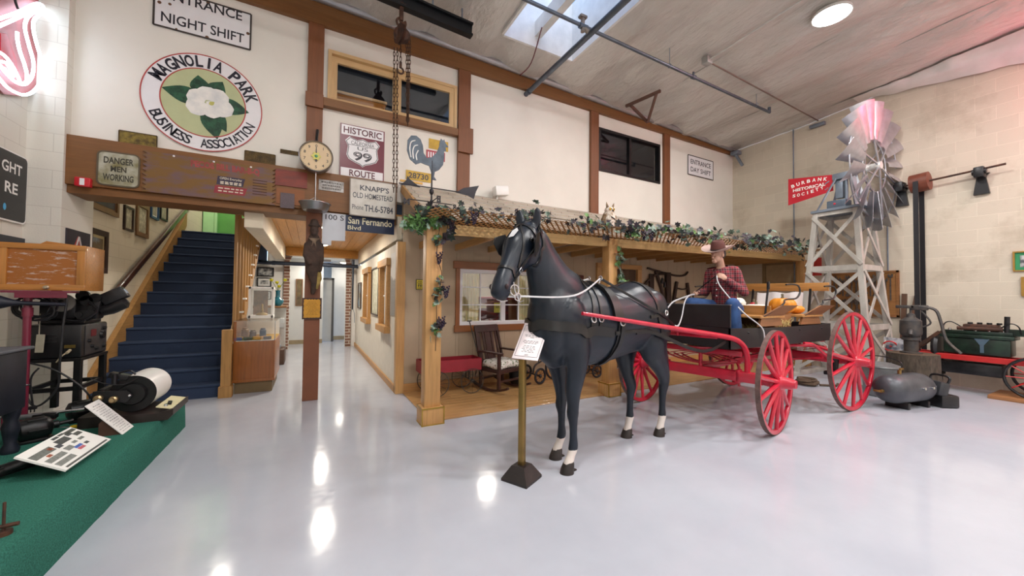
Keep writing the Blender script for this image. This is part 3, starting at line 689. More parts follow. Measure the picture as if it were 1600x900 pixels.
# ---------------------------------------------------------------- weathervane
t = thing('weathervane', 'dark iron rooster weathervane with compass arms standing on the porch post', 'weathervane', (1.255, 4.38, 2.42))
m_iron = mat('dark_iron', '2b2a2f', .45, .5, var=.2, bump=.15, bs=30); m_roost = mat('blue_grey_tin', '4b545e', .45, .45, var=.25, vs=12)
wx, wy = 1.255, 4.38
MB().cyl((wx, wy, 2.42), (wx, wy, 3.13), .012, .008, 10).lathe([(.014, 0), (.026, .02), (.026, .05), (.014, .07)], (wx, wy, 2.72)).lathe([(.012, 0), (.022, .03), (.012, .06)], (wx, wy, 2.60)).build('rod', m_iron, t)
b = MB().cyl((.87, wy, 2.80), (1.62, wy, 2.80), .007)
b.prism([(.86, 2.775), (.98, 2.79), (1.12, 2.785), (1.0, 2.86), (.965, 2.9), (.955, 2.85), (.9, 2.79)], (0, wy, 0), X_, Z_, .006)
b.build('arrow_tail', m_iron, t, 0)
MB().prism([(1.56, 2.79), (1.66, 2.86), (1.75, 2.885), (1.87, 2.92), (1.83, 2.84), (1.80, 2.74), (1.72, 2.77)], (0, wy, 0), X_, Z_, .006).build('arrow_head', m_iron, t, 0)
for dx, dy, ch in ((.26, 0, 'S'), (-.26, 0, 'N'), (0, .26, 'W'), (0, -.26, 'E')):
    b = MB().cyl((wx, wy, 2.63), (wx + dx, wy + dy, 2.63), .006)
    b.text(ch, (wx + dx * 1.12, wy + dy * 1.12 - .003, 2.6), X_, Z_, None, .075, .03); b.text(ch, (wx + dx * 1.12, wy + dy * 1.12 + .003, 2.6), -X_, Z_, None, .075, .03)
    b.build('compass_arm', m_iron, t, 0)
ro = [(1.25, 2.98), (1.22, 3.06), (1.12, 3.08), (1.06, 3.05), (.99, 3.1), (.955, 3.2), (.96, 3.32), (1.0, 3.38), (1.06, 3.39), (1.11, 3.36), (1.14, 3.29), (1.15, 3.2), (1.19, 3.15), (1.25, 3.17), (1.31, 3.24), (1.34, 3.32), (1.345, 3.38), (1.36, 3.42), (1.385, 3.40), (1.40, 3.42), (1.41, 3.39), (1.43, 3.36), (1.455, 3.335), (1.42, 3.325), (1.425, 3.28), (1.40, 3.27), (1.405, 3.2), (1.39, 3.1), (1.34, 3.03), (1.29, 3.0), (1.28, 2.94), (1.31, 2.9), (1.27, 2.9), (1.255, 2.94)]
r_ = MB().prism(ro, (0, wy, 0), X_, Z_, .012).build('rooster', m_roost, t, 0)
b = MB()
for pts in ([(1.0, 3.12), (.985, 3.22), (1.0, 3.3), (1.05, 3.33)], [(1.03, 3.11), (1.02, 3.2), (1.04, 3.26), (1.08, 3.28)], [(1.07, 3.1), (1.06, 3.16), (1.085, 3.22)]):
    b.tube([(x, wy - .008, z) for x, z in spline(pts, 4)], .007, 6)
b.build('tail_feather', mat('pale_tin', 'd8d8d6', .4, .3), r_)
# ---------------------------------------------------------------- white box speaker above the shingle roof
c = pY(778, 302, 6.0)
t = thing('wall_speaker', 'white box speaker on a bracket above the shingle roof', 'speaker', (c.x, 6.0, c.z - .2))
MB().obox((c.x + .02, 5.93, c.z + .02), (.26, .16, .17), M.Rotation(radians(-8), 3, 'Y'), .02).build('case', m_white, t)
MB().box(c.x - .12, c.x + .12, 5.95, 6.05, c.z - .2, c.z - .16, .01).cyl((c.x - .04, 5.98, c.z - .17), (c.x - .03, 5.95, c.z - .05), .02).build('bracket', m_white, t)
# ---------------------------------------------------------------- the horse
from mathutils.bvhtree import BVHTree
HO, HA = V((2.62, 2.84, 0)), radians(188)
HM = M.Translation(HO) @ M.Rotation(HA, 4, 'Z')
def H(x, y, z): return HM @ V((x, y, z))
m_horse, n_, b_ = _new('black_horse_paint')
_v = _obj(n_); _sp = n_.nodes.new('ShaderNodeSeparateXYZ'); n_.links.new(_v, _sp.inputs[0])
_nz = _noise(n_, _v, 9, 3); _ad = n_.nodes.new('ShaderNodeMath'); _ad.operation = 'MULTIPLY_ADD'; _ad.inputs[1].default_value = .05; n_.links.new(_nz, _ad.inputs[0]); n_.links.new(_sp.outputs[2], _ad.inputs[2])
# white socks: the forelegs' are lower than the hind legs'
_sel = n_.nodes.new('ShaderNodeMath'); _sel.operation = 'LESS_THAN'; _sel.inputs[1].default_value = 0; n_.links.new(_sp.outputs[0], _sel.inputs[0])
_hgt = n_.nodes.new('ShaderNodeMath'); _hgt.operation = 'MULTIPLY_ADD'; _hgt.inputs[1].default_value = .03; _hgt.inputs[2].default_value = .21; n_.links.new(_sel.outputs[0], _hgt.inputs[0])
_lt = n_.nodes.new('ShaderNodeMath'); _lt.operation = 'LESS_THAN'; n_.links.new(_ad.outputs[0], _lt.inputs[0]); n_.links.new(_hgt.outputs[0], _lt.inputs[1])
_base = _ramp(n_, _noise(n_, _v, 3, 3), ((.3, lin('10161f')), (.7, lin('18222f'))))
n_.links.new(_mix(n_, _base, lin('ddd3cc'), _lt.outputs[0]), b_.inputs['Base Color'])
b_.inputs['Roughness'].default_value = .36; b_.inputs['Specular IOR Level'].default_value = .42; b_.inputs['Coat Weight'].default_value = .0; b_.inputs['Coat Roughness'].default_value = .2
ht = thing('horse', 'life size black horse figure with white socks in harness before the farm wagon', 'horse', HO, HA)
def ch(pts, up=(0, 0, 1), seg=18, n=4):
    P = spline([(*p[0], *p[1]) for p in pts], n); b = MB(); cap_tube(b, [q[:3] for q in P], [q[3:5] for q in P], seg, up); return b
PV = V((.945, 0, 2.03))
HTM = M.Translation(PV + V((.06, .0, 0))) @ M.Rotation(radians(20), 4, 'Z') @ M.Diagonal((1.13, 1.34, 1.15, 1)) @ M.Translation(-PV)
parts = [
    ch([((-.84, 0, 1.31), (.10, .15)), ((-.76, 0, 1.30), (.19, .25)), ((-.6, 0, 1.31), (.255, .335)), ((-.38, 0, 1.305), (.285, .37)), ((-.15, 0, 1.265), (.28, .355)), ((.1, 0, 1.235), (.28, .365)), ((.3, 0, 1.245), (.262, .385)), ((.5, 0, 1.225), (.245, .365)), ((.68, 0, 1.20), (.22, .30)), ((.8, 0, 1.2), (.19, .22)), ((.86, 0, 1.2), (.13, .15))], seg=24),
    ch([((.5, 0, 1.36), (.17, .26)), ((.70, 0, 1.54), (.15, .29)), ((.80, 0, 1.69), (.12, .225)), ((.885, 0, 1.85), (.098, .172)), ((.95, .005, 1.98), (.088, .135)), ((1.0, .01, 2.05), (.07, .095))], up=(-.8, 0, .6), seg=22),
]
heads = [
    ch([((.955, 0, 2.06), (.062, .075)), ((1.02, 0, 2.00), (.085, .10)), ((1.09, 0, 1.91), (.09, .122)), ((1.15, 0, 1.83), (.073, .105)), ((1.23, 0, 1.735), (.056, .083)), ((1.30, 0, 1.655), (.056, .07)), ((1.34, 0, 1.60), (.05, .058))], up=(.8, 0, .6), seg=20),
    ch([((1.0, 0, 1.93), (.055, .08)), ((1.06, 0, 1.83), (.06, .07)), ((1.12, 0, 1.77), (.04, .05))], up=(.8, 0, .6)),
]
for s in (-1, 1):
    heads += [MB().ell((1.0, s * .055, 1.88), (.085, .035, .10), 16), MB().ell((1.085, s * .075, 1.965), (.035, .02, .028), 12),
              MB().ell((1.315, s * .035, 1.625), (.04, .028, .045), 12), MB().ell((1.30, 0, 1.57), (.04, .035, .03), 12), MB().ell((1.31, s*.02, 1.61), (.05, .038, .055), 12)]
    parts += [MB().ell((.84, s * .10, 1.19), (.10, .11, .17), 16), MB().ell((.66, s * .165, 1.24), (.17, .09, .27), 16), MB().ell((-.55, s * .17, 1.33), (.21, .11, .26), 16)]
    b = MB(); cap_tube(b, [(.975, s * .055, 2.08), (.968, s * .062, 2.14), (.97, s * .066, 2.19), (.975, s * .062, 2.225)], [(.028, .02), (.036, .022), (.028, .016), (.008, .006)], 10, (1, 0, 0)); heads.append(b)
def fleg(s, hx, hy, dz=0):
    k = hx - .06
    return ch([((.62, s * .16, 1.18), (.10, .16)), ((.6, s * .165, 1.0), (.09, .13)), ((.58 * .5 + k * .5, s * .15, .86), (.075, .105)), ((k + .01, hy + s * .005, .70), (.064, .084)), ((k + .005, hy, .56), (.048, .058)), ((k + .012, hy, .49), (.051, .058)), ((k + .002, hy, .41), (.037, .043)), ((k, hy, .29), (.032, .040)), ((k, hy, .205), (.041, .048)), ((k + .03, hy, .13), (.036, .040)), ((k + .06, hy, .07), (.043, .05))], up=(1, 0, 0), seg=16)
def rleg(s, hx, hy):
    k = hx - .04
    return ch([((-.58, s * .15, 1.22), (.13, .22)), ((-.53, s * .165, 1.02), (.125, .19)), ((-.5 * .6 + k * .4, s * .155, .87), (.10, .14)), ((k * .75 - .13, s * .14, .72), (.068, .092)), ((k - .02, hy + s * .015, .60), (.05, .075)), ((k - .03, hy, .53), (.048, .068)), ((k - .012, hy, .43), (.038, .046)), ((k - .005, hy, .30), (.034, .041)), ((k - .005, hy, .205), (.042, .048)), ((k + .02, hy, .13), (.037, .041)), ((k + .04, hy, .07), (.043, .05))], up=(1, 0, 0), seg=16)
HOOF = [(.665, .132), (.546, -.138), (-.782, .09), (-.453, -.092)]
parts.append(ch([((.70, 0, 1.56), (.145, .19)), ((.77, 0, 1.40), (.19, .19)), ((.795, 0, 1.24), (.205, .17)), ((.77, 0, 1.06), (.18, .14)), ((.72, 0, .96), (.12, .09))], up=(1, 0, 0), seg=22))
parts += [fleg(1, *HOOF[0]), fleg(-1, *HOOF[1]), rleg(1, *HOOF[2]), rleg(-1, *HOOF[3])]
for p in heads: p.v = [HTM @ v for v in p.v]
parts += heads
for p in parts: p.v = [HM @ v for v in p.v]
horse = blob('body', parts, .0145, m_horse, ht, 9)
hv = [v.co.copy() for v in horse.data.vertices]; bvh = BVHTree.FromPolygons(hv, [tuple(p.vertices) for p in horse.data.polygons])
m_hoof = mat('dark_hoof', '2b2422', .5, var=.15); m_lea = mat('black_leather', '121214', .38, var=.2, spec=.5); m_chr = mat('chrome', 'd9dadd', .18, 1.0, var=.02)
for (hx, hy) in HOOF:
    b = MB(True); rings = []
    for z, rx, ry, dx in ((0, .068, .06, .012), (.03, .064, .057, .008), (.075, .052, .05, -.008), (.09, .044, .044, -.012)):
        rings.append([V((hx + dx + rx * cos(a) * (1 if cos(a) > 0 else .8), hy + ry * sin(a), z)) for a in [2 * pi * k / 20 for k in range(20)]])
    b.loft(rings).box(hx - .085, hx - .03, hy - .02, hy + .02, 0, .012, .003); b.build('hoof', m_hoof, ht, 35)
# eyes, nostrils, star
for s in (-1, 1):
    MB(True).ell(HTM @ V((1.098, s * .09, 1.965)), (.022, .014, .018), 14).build('eye', mat('dark_eye', '08080a', .08), ht)
    q_ = bvh.find_nearest(HTM @ V((1.345, s * .075, 1.64)))[0]; MB(True).ell(q_, (.016, .012, .022), 12).build('nostril', mat('nostril_dark', '2a1518', .6), ht)
def snap(p, off=.004):
    co, n, i, d = bvh.find_nearest(V(p)); return co + n * off, n
def strap(b, path, wd, th=.008, n=6, close=False, off=.0):
    P = spline(path, n); rings = []; pts = [snap(p, .001 + off) for p in P]
    for i, (p, nn) in enumerate(pts):
        a = pts[max(i - 1, 0)][0]; c = pts[min(i + 1, len(pts) - 1)][0]; t = (c - a)
        if t.length < 1e-6: continue
        t.normalize(); sd = t.cross(nn).normalized(); w_ = wd / 2
        rings.append([p - sd * w_, p + sd * w_, p + sd * w_ + nn * th, p - sd * w_ + nn * th])
    b.loft(rings); return b
def ringh(b, p, n, R, r): return b.torus(p, n, R, r, 20, 6)
def loop(x, z0, z1, dx=0, ys=.4, n=9):
    """half hoop over the back from the right flank to the left one"""
    return [(x + dx * abs(cos(a)), ys * cos(a), z0 + (z1 - z0) * sin(a)) for a in [pi - pi * k / (n - 1) for k in range(n)]]
def full(x0, n=17, zc=1.23, r=.5, lean=0): return [(x0 + lean * -sin(2 * pi * k / (n - 1)), r * cos(2 * pi * k / (n - 1)), zc + r * sin(2 * pi * k / (n - 1))) for k in range(n)]
hb = MB(True); strap(hb, full(.16, lean=.03), .075, .012, 4); hb.build('girth_strap', m_lea, ht, 50)
b = MB(True); strap(b, loop(.18, 1.3, 1.9, n=11, ys=.3), .11, .03, 4); pad = b.build('harness_saddle', m_lea, ht, 50)
for s in (-1, 1):
    p, nn = snap((.18, s * .09, 1.75), .03); MB(True).cyl(p, p + nn * .04, .008).torus(p + nn * .05, X_, .022, .005, 18, 6).build('terret_ring', m_chr, ht)
    p, nn = snap((.14, s * .34, 1.28), .02); ringh(MB(True), p, nn, .028, .007).build('girth_ring', m_chr, ht)
# breast collar with its neck straps
cb = [(.24, -.4, 1.17), (.5, -.4, 1.21), (.72, -.32, 1.25), (.9, -.2, 1.27), (1.1, 0, 1.28), (.9, .2, 1.27), (.72, .32, 1.25), (.5, .4, 1.21), (.24, .4, 1.17)]
b = MB(True); strap(b, cb, .085, .014, 6); b.build('breast_collar', m_lea, ht, 50)
b = MB(True); strap(b, [(.52, -.4, 1.24), (.45, -.3, 1.5), (.4, -.1, 1.75), (.38, 0, 1.8), (.4, .1, 1.75), (.45, .3, 1.5), (.52, .4, 1.24)], .032, .008, 6); strap(b, [(.42, -.4, 1.2), (.37, -.3, 1.5), (.33, 0, 1.8), (.37, .3, 1.5), (.42, .4, 1.2)], .03, .008, 6); b.build('neck_strap', m_lea, ht, 50)
b = MB(True)
for s in (-1, 1):
    for q in ((.5, s * .4, 1.33), (.405, s * .4, 1.33)):
        p, nn = snap(q, .014); ringh(MB(True), p, nn, .026, .007).build('collar_ring', m_chr, ht)
# back strap, hip strap, breeching
b = MB(True); strap(b, [(.2, 0, 1.8), (0, 0, 1.8), (-.2, 0, 1.8), (-.45, 0, 1.85), (-.7, 0, 1.75), (-.86, 0, 1.55)], .035, .008, 6); b.build('back_strap', m_lea, ht, 50)
b = MB(True); strap(b, [(-.5, -.45, 1.13), (-.47, -.42, 1.4), (-.4, -.2, 1.8), (-.38, 0, 1.85), (-.4, .2, 1.8), (-.47, .42, 1.4), (-.5, .45, 1.13)], .04, .008, 6); b.build('hip_strap', m_lea, ht, 50)
b = MB(True); strap(b, [(-.1, -.45, 1.15), (-.5, -.42, 1.14), (-.8, -.3, 1.14), (-1.0, 0, 1.15), (-.8, .3, 1.14), (-.5, .42, 1.14), (-.1, .45, 1.15)], .05, .01, 6); strap(b, [(-.3, .45, 1.33), (-.5, .42, 1.34), (-.62, .4, 1.36)], .03, .01, 5); b.build('breeching', m_lea, ht, 50)
b = MB(True)
for s in (-1, 1):
    p, nn = snap((-.60, s * .45, 1.36), .014); ringh(MB(True), p, nn, .026, .007).build('hip_ring', m_chr, ht)
# side strap with buckles falling from the girth ring, and the tug round the shaft
b = MB(True)
for s in (-1, 1): strap(b, [(.14, s * .4, 1.3), (.15, s * .4, 1.1), (.17, s * .35, .95), (.22, s * .1, .85)], .045, .012, 6, off=.012)
b.build('belly_band', m_lea, ht, 50)
b = MB(True); b.tube([snap(HTM @ V(p), .0)[0] for p in spline([(1.33, .10, 1.595), (1.30, .12, 1.60), (1.26, .12, 1.625)], 5)], .005, 5).tube([snap(HTM @ V(p), .0)[0] for p in spline([(1.33, -.10, 1.595), (1.30, -.12, 1.60), (1.26, -.12, 1.625)], 5)], .005, 5); b.build('mouth_line', mat('mouth_dark', '06070a', .7), ht)
HH = lambda P: [tuple(HTM @ V(p)) for p in P]
# bridle
b = MB(True)
strap(b, HH([(.93, -.15, 1.95), (.94, -.1, 2.08), (.94, 0, 2.15), (.94, .1, 2.08), (.93, .15, 1.95)]), .03, .008, 6)      # crown
strap(b, HH([(1.02, -.15, 2.0), (1.06, -.08, 2.06), (1.08, 0, 2.1), (1.06, .08, 2.06), (1.02, .15, 2.0)]), .03, .008, 6)     # brow
strap(b, HH([(1.25, -.1, 1.70), (1.28, -.08, 1.76), (1.32, 0, 1.78), (1.28, .08, 1.76), (1.25, .1, 1.70)]), .022, .008, 6)  # nose
for s in (-1, 1):
    strap(b, HH([(.95, s * .12, 2.05), (1.02, s * .12, 1.95), (1.1, s * .12, 1.85), (1.2, s * .1, 1.74), (1.24, s * .09, 1.66)]), .022, .008, 6)
    strap(b, HH([(.93, s * .12, 2.05), (.93, s * .12, 1.95), (.97, s * .12, 1.83), (1.04, s * .08, 1.74)]), .026, .009, 6)
    strap(b, HH([(1.08, 0, 2.1), (1.14, s * .05, 1.98), (1.2, s * .1, 1.86), (1.22, s * .1, 1.76)]), .018, .008, 6)
b.build('bridle', m_lea, ht, 50)
for s in (-1, 1):
    c, nn = snap(HTM @ V((1.05, s * .2, 1.95)), .035); H3 = HTM.to_3x3(); fwd = (H3 @ V((.5, s * .12, -.25))).normalized(); upv = H3 @ V((-.35, 0, .8)); upv = (upv - fwd * upv.dot(fwd)).normalized()
    poly = [(-.07, -.085), (.05, -.10), (.08, -.05), (.08, .05), (.045, .09), (-.07, .075)]
    MB(True).prism(poly, c + fwd * .03, fwd, upv, .008).build('blinder', m_lea, ht, 0)
    b = MB(True); q = HTM @ V((1.265, s * .065, 1.615)); b.torus(q, Y_, .04, .0055, 20, 6).torus(q + V((-.03, 0, -.05)), Y_, .028, .005, 18, 6); b.tube([q + V((.01, 0, .06)), q, q + V((-.05, .0, -.09)), q + V((-.1, -s * .02, -.08))], .006, 8); b.build('bit', m_chr, ht)
    p, nn = snap(HTM @ V((1.19, s * .12, 1.735)), .014); MB(True).torus(p, nn, .022, .004, 4, 6).build('buckle', m_chr, ht)
SP = snap(HTM @ V((1.16, 0, 2.02)), .006)
b = MB(True).prism([(-.02, -.07), (.02, -.06), (.028, .02), (0, .06), (-.028, .02)], SP[0], HTM.to_3x3() @ Y_, SP[1].cross(HTM.to_3x3() @ Y_), .004); b.build('star_mark', mat('white_star', 'd5d5d8', .4), ht, 0)
# tail
b = MB(True); cap_tube(b, [(-.83, 0, 1.48), (-.89, -.02, 1.40), (-.91, -.05, 1.2), (-.90, -.07, .95), (-.88, -.08, .72)], [(.035, .035), (.04, .04), (.055, .045), (.05, .04), (.012, .012)], 12); b.build('tail', m_horse, ht)
m_redp = mat('red_wagon_paint', 'c01f38', .28, var=.12, vs=5, coat=.25); 
# ---------------------------------------------------------------- farm wagon
m_redd = mat('red_wagon_shade', 'b01c33', .3, var=.15, vs=7, coat=.2); m_tire = mat('worn_iron_tire', '6d5550', .6, .4, var=.25, vs=20); m_box = mat('black_wagon_box', '1b1a1d', .45, var=.2, vs=8)
m_boxin = wood('worn_wagon_wood', '9a6a3c', 1, .7, .5); m_seat = wood('seat_board', 'b9854a', 1, .7, .4, coat=.1); m_seatx = wood('seat_side_wood', '8a5e3a', 0, .7, .45)
wg = thing('farm_wagon', 'black farm wagon with bright red wheels and shafts behind the horse', 'wagon', (5.5, 3.12, 0))
def wheel(c, r, yaw, out, ns, name='wheel'):
    R_ = M.Rotation(yaw, 3, 'Z'); c = V(c); ax = R_ @ V((0, out, 0)); f = lambda x, y, z: c + R_ @ V((x, y * out, z))
    b = MB().use(m_redp); n = 56; rings = []
    for k in range(n):
        a = 2 * pi * k / n; rings.append([f(q * cos(a), yy, q * sin(a)) for q, yy in ((r - .006, -.022), (r - .006, .022), (r - .05, .017), (r - .055, 0), (r - .05, -.017))])
    b.loft(rings, False, True); w_ = b.build('wheel', None, wg, 50)
    b = MB(); rings = []
    for k in range(n):
        a = 2 * pi * k / n; rings.append([f(q * cos(a), yy, q * sin(a)) for q, yy in ((r - .007, -.024), (r - .007, .024), (r, .024), (r, -.024))])
    b.loft(rings, False, True).build('tire', m_tire, w_, 50)
    b = MB()
    for k in range(ns):
        a = 2 * pi * (k + .5) / ns; p = [f(q * cos(a), yy, q * sin(a)) for q, yy in ((.05, .03), (.16, .025), (r * .6, .012), (r - .03, .0))]
        b.tube(p, [.030, .027, .023, .020], 8, up=tuple(ax))
    b.build('spokes', m_redp, w_)
    MB().lathe([(.0, -.14), (.06, -.14), (.07, -.06), (.10, -.03), (.105, .03), (.08, .055), (.066, .08), (.06, .15), (.05, .165), (.045, .19), (0, .192)], c, ax, 24).build('hub', m_redp, w_)
    return w_
FA, RA = V((4.47, 3.11, .578)), V((6.56, 3.12, .673)); YAW = .19; fd = V((-sin(YAW), cos(YAW), 0)); ff = V((cos(YAW), sin(YAW), 0))
wheel(FA - fd * .826, .578, YAW, -1, 14); wheel(FA + fd * .826, .578, YAW, 1, 14)
wheel(RA - Y_ * .82, .673, 0, -1, 14); wheel(RA + Y_ * .82, .673, 0, 1, 14)
b = MB(); b.beam(FA - fd * .72, FA + fd * .72, .10, .12, bev=.01); b.beam(FA - fd * .6 + Z_ * .0, FA + fd * .6, .09, .06, bev=.01)
for t in (-.45, .45): b.obox(FA + fd * t + V((0, 0, .0)), (.1, .05, .16), M.Rotation(YAW, 3, 'Z'), .008); b.cyl(FA + fd * t + V((0, 0, -.12)), FA + fd * t + V((0, 0, .12)), .014)
b.build('front_axle', m_redp, wg)
b = MB(); b.beam(RA - Y_ * .72, RA + Y_ * .72, .1, .12, bev=.01); b.build('rear_axle', m_redp, wg)
def spring(b, c, d, L, h, n=3):
    """elliptic leaf spring lying across"""
    for s in (-1, 1):
        for k in range(n):
            l = L * (1 - .22 * k); P = [c + d * (l * t) + V((0, 0, s * (h * (1 - t * t * 1.0) + .0) - s * k * .012)) for t in [-1 + .2 * i for i in range(11)]]
            for i in range(10): b.beam(P[i], P[i + 1], .042, .01)
    for s in (-1, 1): b.cyl(c + d * (L * s) - d.cross(Z_) * .028, c + d * (L * s) + d.cross(Z_) * .028, .022)
    return b
b = MB(); spring(b, FA + V((0, 0, .17)), fd, .46, .075); b.build('front_spring', m_redd, wg)
b = MB(); spring(b, RA + V((0, 0, .15)), Y_, .5, .085); b.build('rear_spring', m_redd, wg)
b = MB(); b.beam(FA - fd * .5 + Z_ * .27, FA + fd * .5 + Z_ * .27, .09, .07, bev=.01).lathe([(.16, 0), (.16, .02), (.02, .02)], FA + Z_ * .30, seg=24).cyl(FA, FA + Z_ * .36, .025); b.build('front_bolster', m_redp, wg)
MB().beam(RA - Y_ * .5 + Z_ * .255, RA + Y_ * .5 + Z_ * .255, .09, .06, bev=.01).build('rear_bolster', m_redp, wg)
b = MB(); b.beam(FA + V((0, 0, .03)), RA + V((0, 0, .05)), .06, .07, bev=.01)
b.beam(FA + fd * .05 + ff * .9, RA - Y_ * .5, .03, .03).beam(FA + ff * .9, RA + Y_ * .5, .03, .03); b.build('reach_pole', m_redd, wg)
for sy in (-1, 1):
    b = MB(); b.tube(spline([tuple(FA + ff * .35 + Z_ * .32 + Y_ * sy * .3), tuple(FA + ff * .8 + Z_ * .3 + Y_ * sy * .4), tuple(RA - X_ * .5 + Z_ * .2 + Y_ * sy * .52), tuple(RA + Z_ * .1 + Y_ * sy * .6)], 6), .022, 8); b.build('side_brace', m_redp, wg)
# the box
BX0, BX1, BY0, BY1, BZ = 4.26, 6.68, 2.6, 3.64, .95
MB().box(BX0, BX1, BY0, BY1, BZ - .03, BZ).build('box_floor', m_box, wg, 0)
for yy in (BY0, BY1):
    b = MB(); n = 12; rings = []
    for k in range(n + 1):
        x = BX0 + (BX1 - BX0) * k / n; zt_ = 1.163 - .018 * sin(pi * k / n); rings.append([V((x, yy - .012, BZ - .03)), V((x, yy + .012, BZ - .03)), V((x, yy + .012, zt_)), V((x, yy - .012, zt_))])
    b.loft(rings); p = b.build('side_panel', m_box, wg, 0)
    for k in range(4): MB().ell((BX0 + .35 + k * .6, yy + (-.014 if yy == BY0 else .014), 1.1), .012, 8, None, 6).build('bolt', m_black, p)
MB().box(BX1 - .025, BX1, BY0, BY1, BZ - .03, 1.163).build('tail_panel', m_box, wg, 0)
b = MB().box(BX0, BX0 + .025, BY0 - .012, BY1 + .012, BZ - .03, 1.163).box(BX0 + .004, BX0 + .026, BY0 - .005, BY1 + .005, 1.166, 1.43, .004); b.build('dashboard', m_box, wg, 0)
MB().box(BX0 - .004, BX0 + .032, BY0 - .01, BY1 + .01, 1.428, 1.438).build('dash_rail', mat('worn_edge', '6a6a70', .4, .5), wg, 0)
# seats
def seat(x0, x1, back, name):
    s = MB().box(x0 - .04, x1 + .06, BY0 - .02, BY1 + .02, 1.268, 1.298, .006).build('seat', m_seat, wg)
    for yy in (BY0 + .02, BY1 - .02):
        MB().prism([(x0 - .02, 1.165), (x1 + .06, 1.165), (x1 + .0, 1.268), (x0 + .03, 1.268)], (0, yy, 0), X_, Z_, .03).build('riser', m_seatx, s, 0)
        sd = 1 if yy > 3 else -1; b = MB()   # flared end boards
        b.add([(x0 + .03, yy + sd * .02, 1.30), (x1 + .02, yy + sd * .02, 1.30), (x1 + .16, yy + sd * .12, 1.43), (x0 + .25, yy + sd * .12, 1.43), (x0 + .03, yy + sd * .045, 1.30), (x1 + .02, yy + sd * .045, 1.30), (x1 + .16, yy + sd * .145, 1.43), (x0 + .25, yy + sd * .145, 1.43)],
              [(0, 1, 2, 3), (7, 6, 5, 4), (0, 4, 5, 1), (1, 5, 6, 2), (2, 6, 7, 3), (3, 7, 4, 0)]); b.build('end_board', m_seatx, s, 0)
        yo = yy + sd * .13
        b = MB().tube(spline([(x0 - .03, yy + sd * .03, 1.285), (x0 + .07, yy + sd * .04, 1.305), (x0 + .28, yo, 1.44), (x0 + .34, yo, 1.5), (x0 + .6, yo, 1.52), (x0 + .70, yo, 1.60), (x0 + .66, yo, 1.68), (x0 + .52, yo, 1.70), (x0 + .36, yo, 1.69)], 6), .011, 6); b.build('arm_iron', m_black, s)
    if back:
        for yy in (BY0 + .12, BY1 - .12): MB().beam((x1 - .02, yy, 1.29), (x1 + .05, yy, 1.74), .03, .012, (1, 0, 0)).build('back_iron', m_black, s, 0)
        MB().beam((x1 + .045, BY0 - .1, 1.69), (x1 + .045, BY1 + .0, 1.70), .025, .12, bev=.004).build('backrest', m_seat, s)
    return s
seat(4.90, 5.36, False, 'front'); seat(5.90, 6.38, True, 'rear')
MB().cyl((5.05, 2.66, 1.0), (5.15, 2.64, 1.68), .012).obox((5.15, 2.64, 1.68), (.03, .03, .1), None, .006).build('brake_lever', m_black, wg)
MB().box(5.2, 5.22, BY0 + .04, BY1 - .04, 1.3, 1.42, .004).build('lazy_board', m_seat, wg, 0)
# brake step under the box
b = MB().tube(spline([(5.85, 2.56, .92), (6.0, 2.52, .9), (6.1, 2.48, .82), (6.3, 2.42, .66)], 6), .018, 8); b.build('step_iron', m_redp, wg)
MB().obox((6.32, 2.42, .6), (.05, .1, .2), M.Rotation(.25, 3, 'Y'), .01).obox((6.22, 2.42, .52), (.16, .09, .05), None, .01).build('step_pad', m_black, wg)
# shafts
NS = [(1.985, 2.445, 1.37), (2.6, 2.46, 1.285), (3.3, 2.52, 1.19), (3.9, 2.57, 1.11), (4.32, 2.59, 1.04), (4.5, 2.585, .95), (4.57, 2.58, .82), (4.57, 2.58, .6)]
b = MB(); b.tube(spline(NS, 6), [.016 + .016 * min(1, i / 20) for i in range(43)], 10); b.build('shaft', m_redp, wg)
FS = [(2.0, 3.12, 1.37), (2.6, 3.2, 1.28), (3.3, 3.3, 1.19), (3.9, 3.42, 1.11), (4.15, 3.5, 1.04), (4.28, 3.58, .95), (4.32, 3.6, .82), (4.32, 3.6, .6)]
b = MB(); b.tube(spline(FS, 6), [.016 + .016 * min(1, i / 20) for i in range(43)], 10); b.build('shaft', m_redp, wg)
b = MB().beam((3.98, 2.57, 1.08), (3.86, 3.42, 1.08), .05, .045, bev=.008); b.build('cross_bar', m_redp, wg)
b = MB().beam((3.92, 2.72, 1.12), (3.84, 3.27, 1.12), .04, .045, bev=.01); b.cyl((3.88, 3.0, 1.06), (3.88, 3.0, 1.16), .014); b.build('singletree', m_redp, wg)
# ---------------------------------------------------------------- load: pumpkins, gourds, straw
m_pump = mat('orange_pumpkin', 'd98a22', .4, var=.12, vs=4); m_wpump = mat('white_pumpkin', 'e6e2d6', .5, var=.05); m_stem = mat('pumpkin_stem', '59503a', .7)
def pumpkin(c, r, h, m, label, cat='pumpkin', ribs=10, bumps=0):
    c = V(c); t = thing('pumpkin', label, cat, c); b = MB(); rings = []
    for i in range(15):
        a = -pi / 2 + pi * i / 14; ring = []
        for k in range(60):
            th = 2 * pi * k / 60; q = max(cos(a), .02) * r * (1 - .07 * abs(cos(th * ribs / 2)) ** 3) * (1 + bumps * NZ.noise(V((cos(th) * 4, sin(th) * 4, a * 4)))); z = h * (.5 + .5 * sin(a)) - h * .12 * max(0, sin(a)) ** 6
            ring.append(c + V((q * cos(th), q * sin(th), z)))
        rings.append(ring)
    b.loft(rings).build('fruit', m, t)
    MB().tube([c + V((0, 0, h * .86)), c + V((.005, 0, h * 1.0)), c + V((.02, .01, h * 1.1))], [.022, .015, .018], 8).build('stem', m_stem, t)
pumpkin((5.86, 2.82, 1.30), .165, .25, m_pump, 'large orange pumpkin between the two wagon seats')
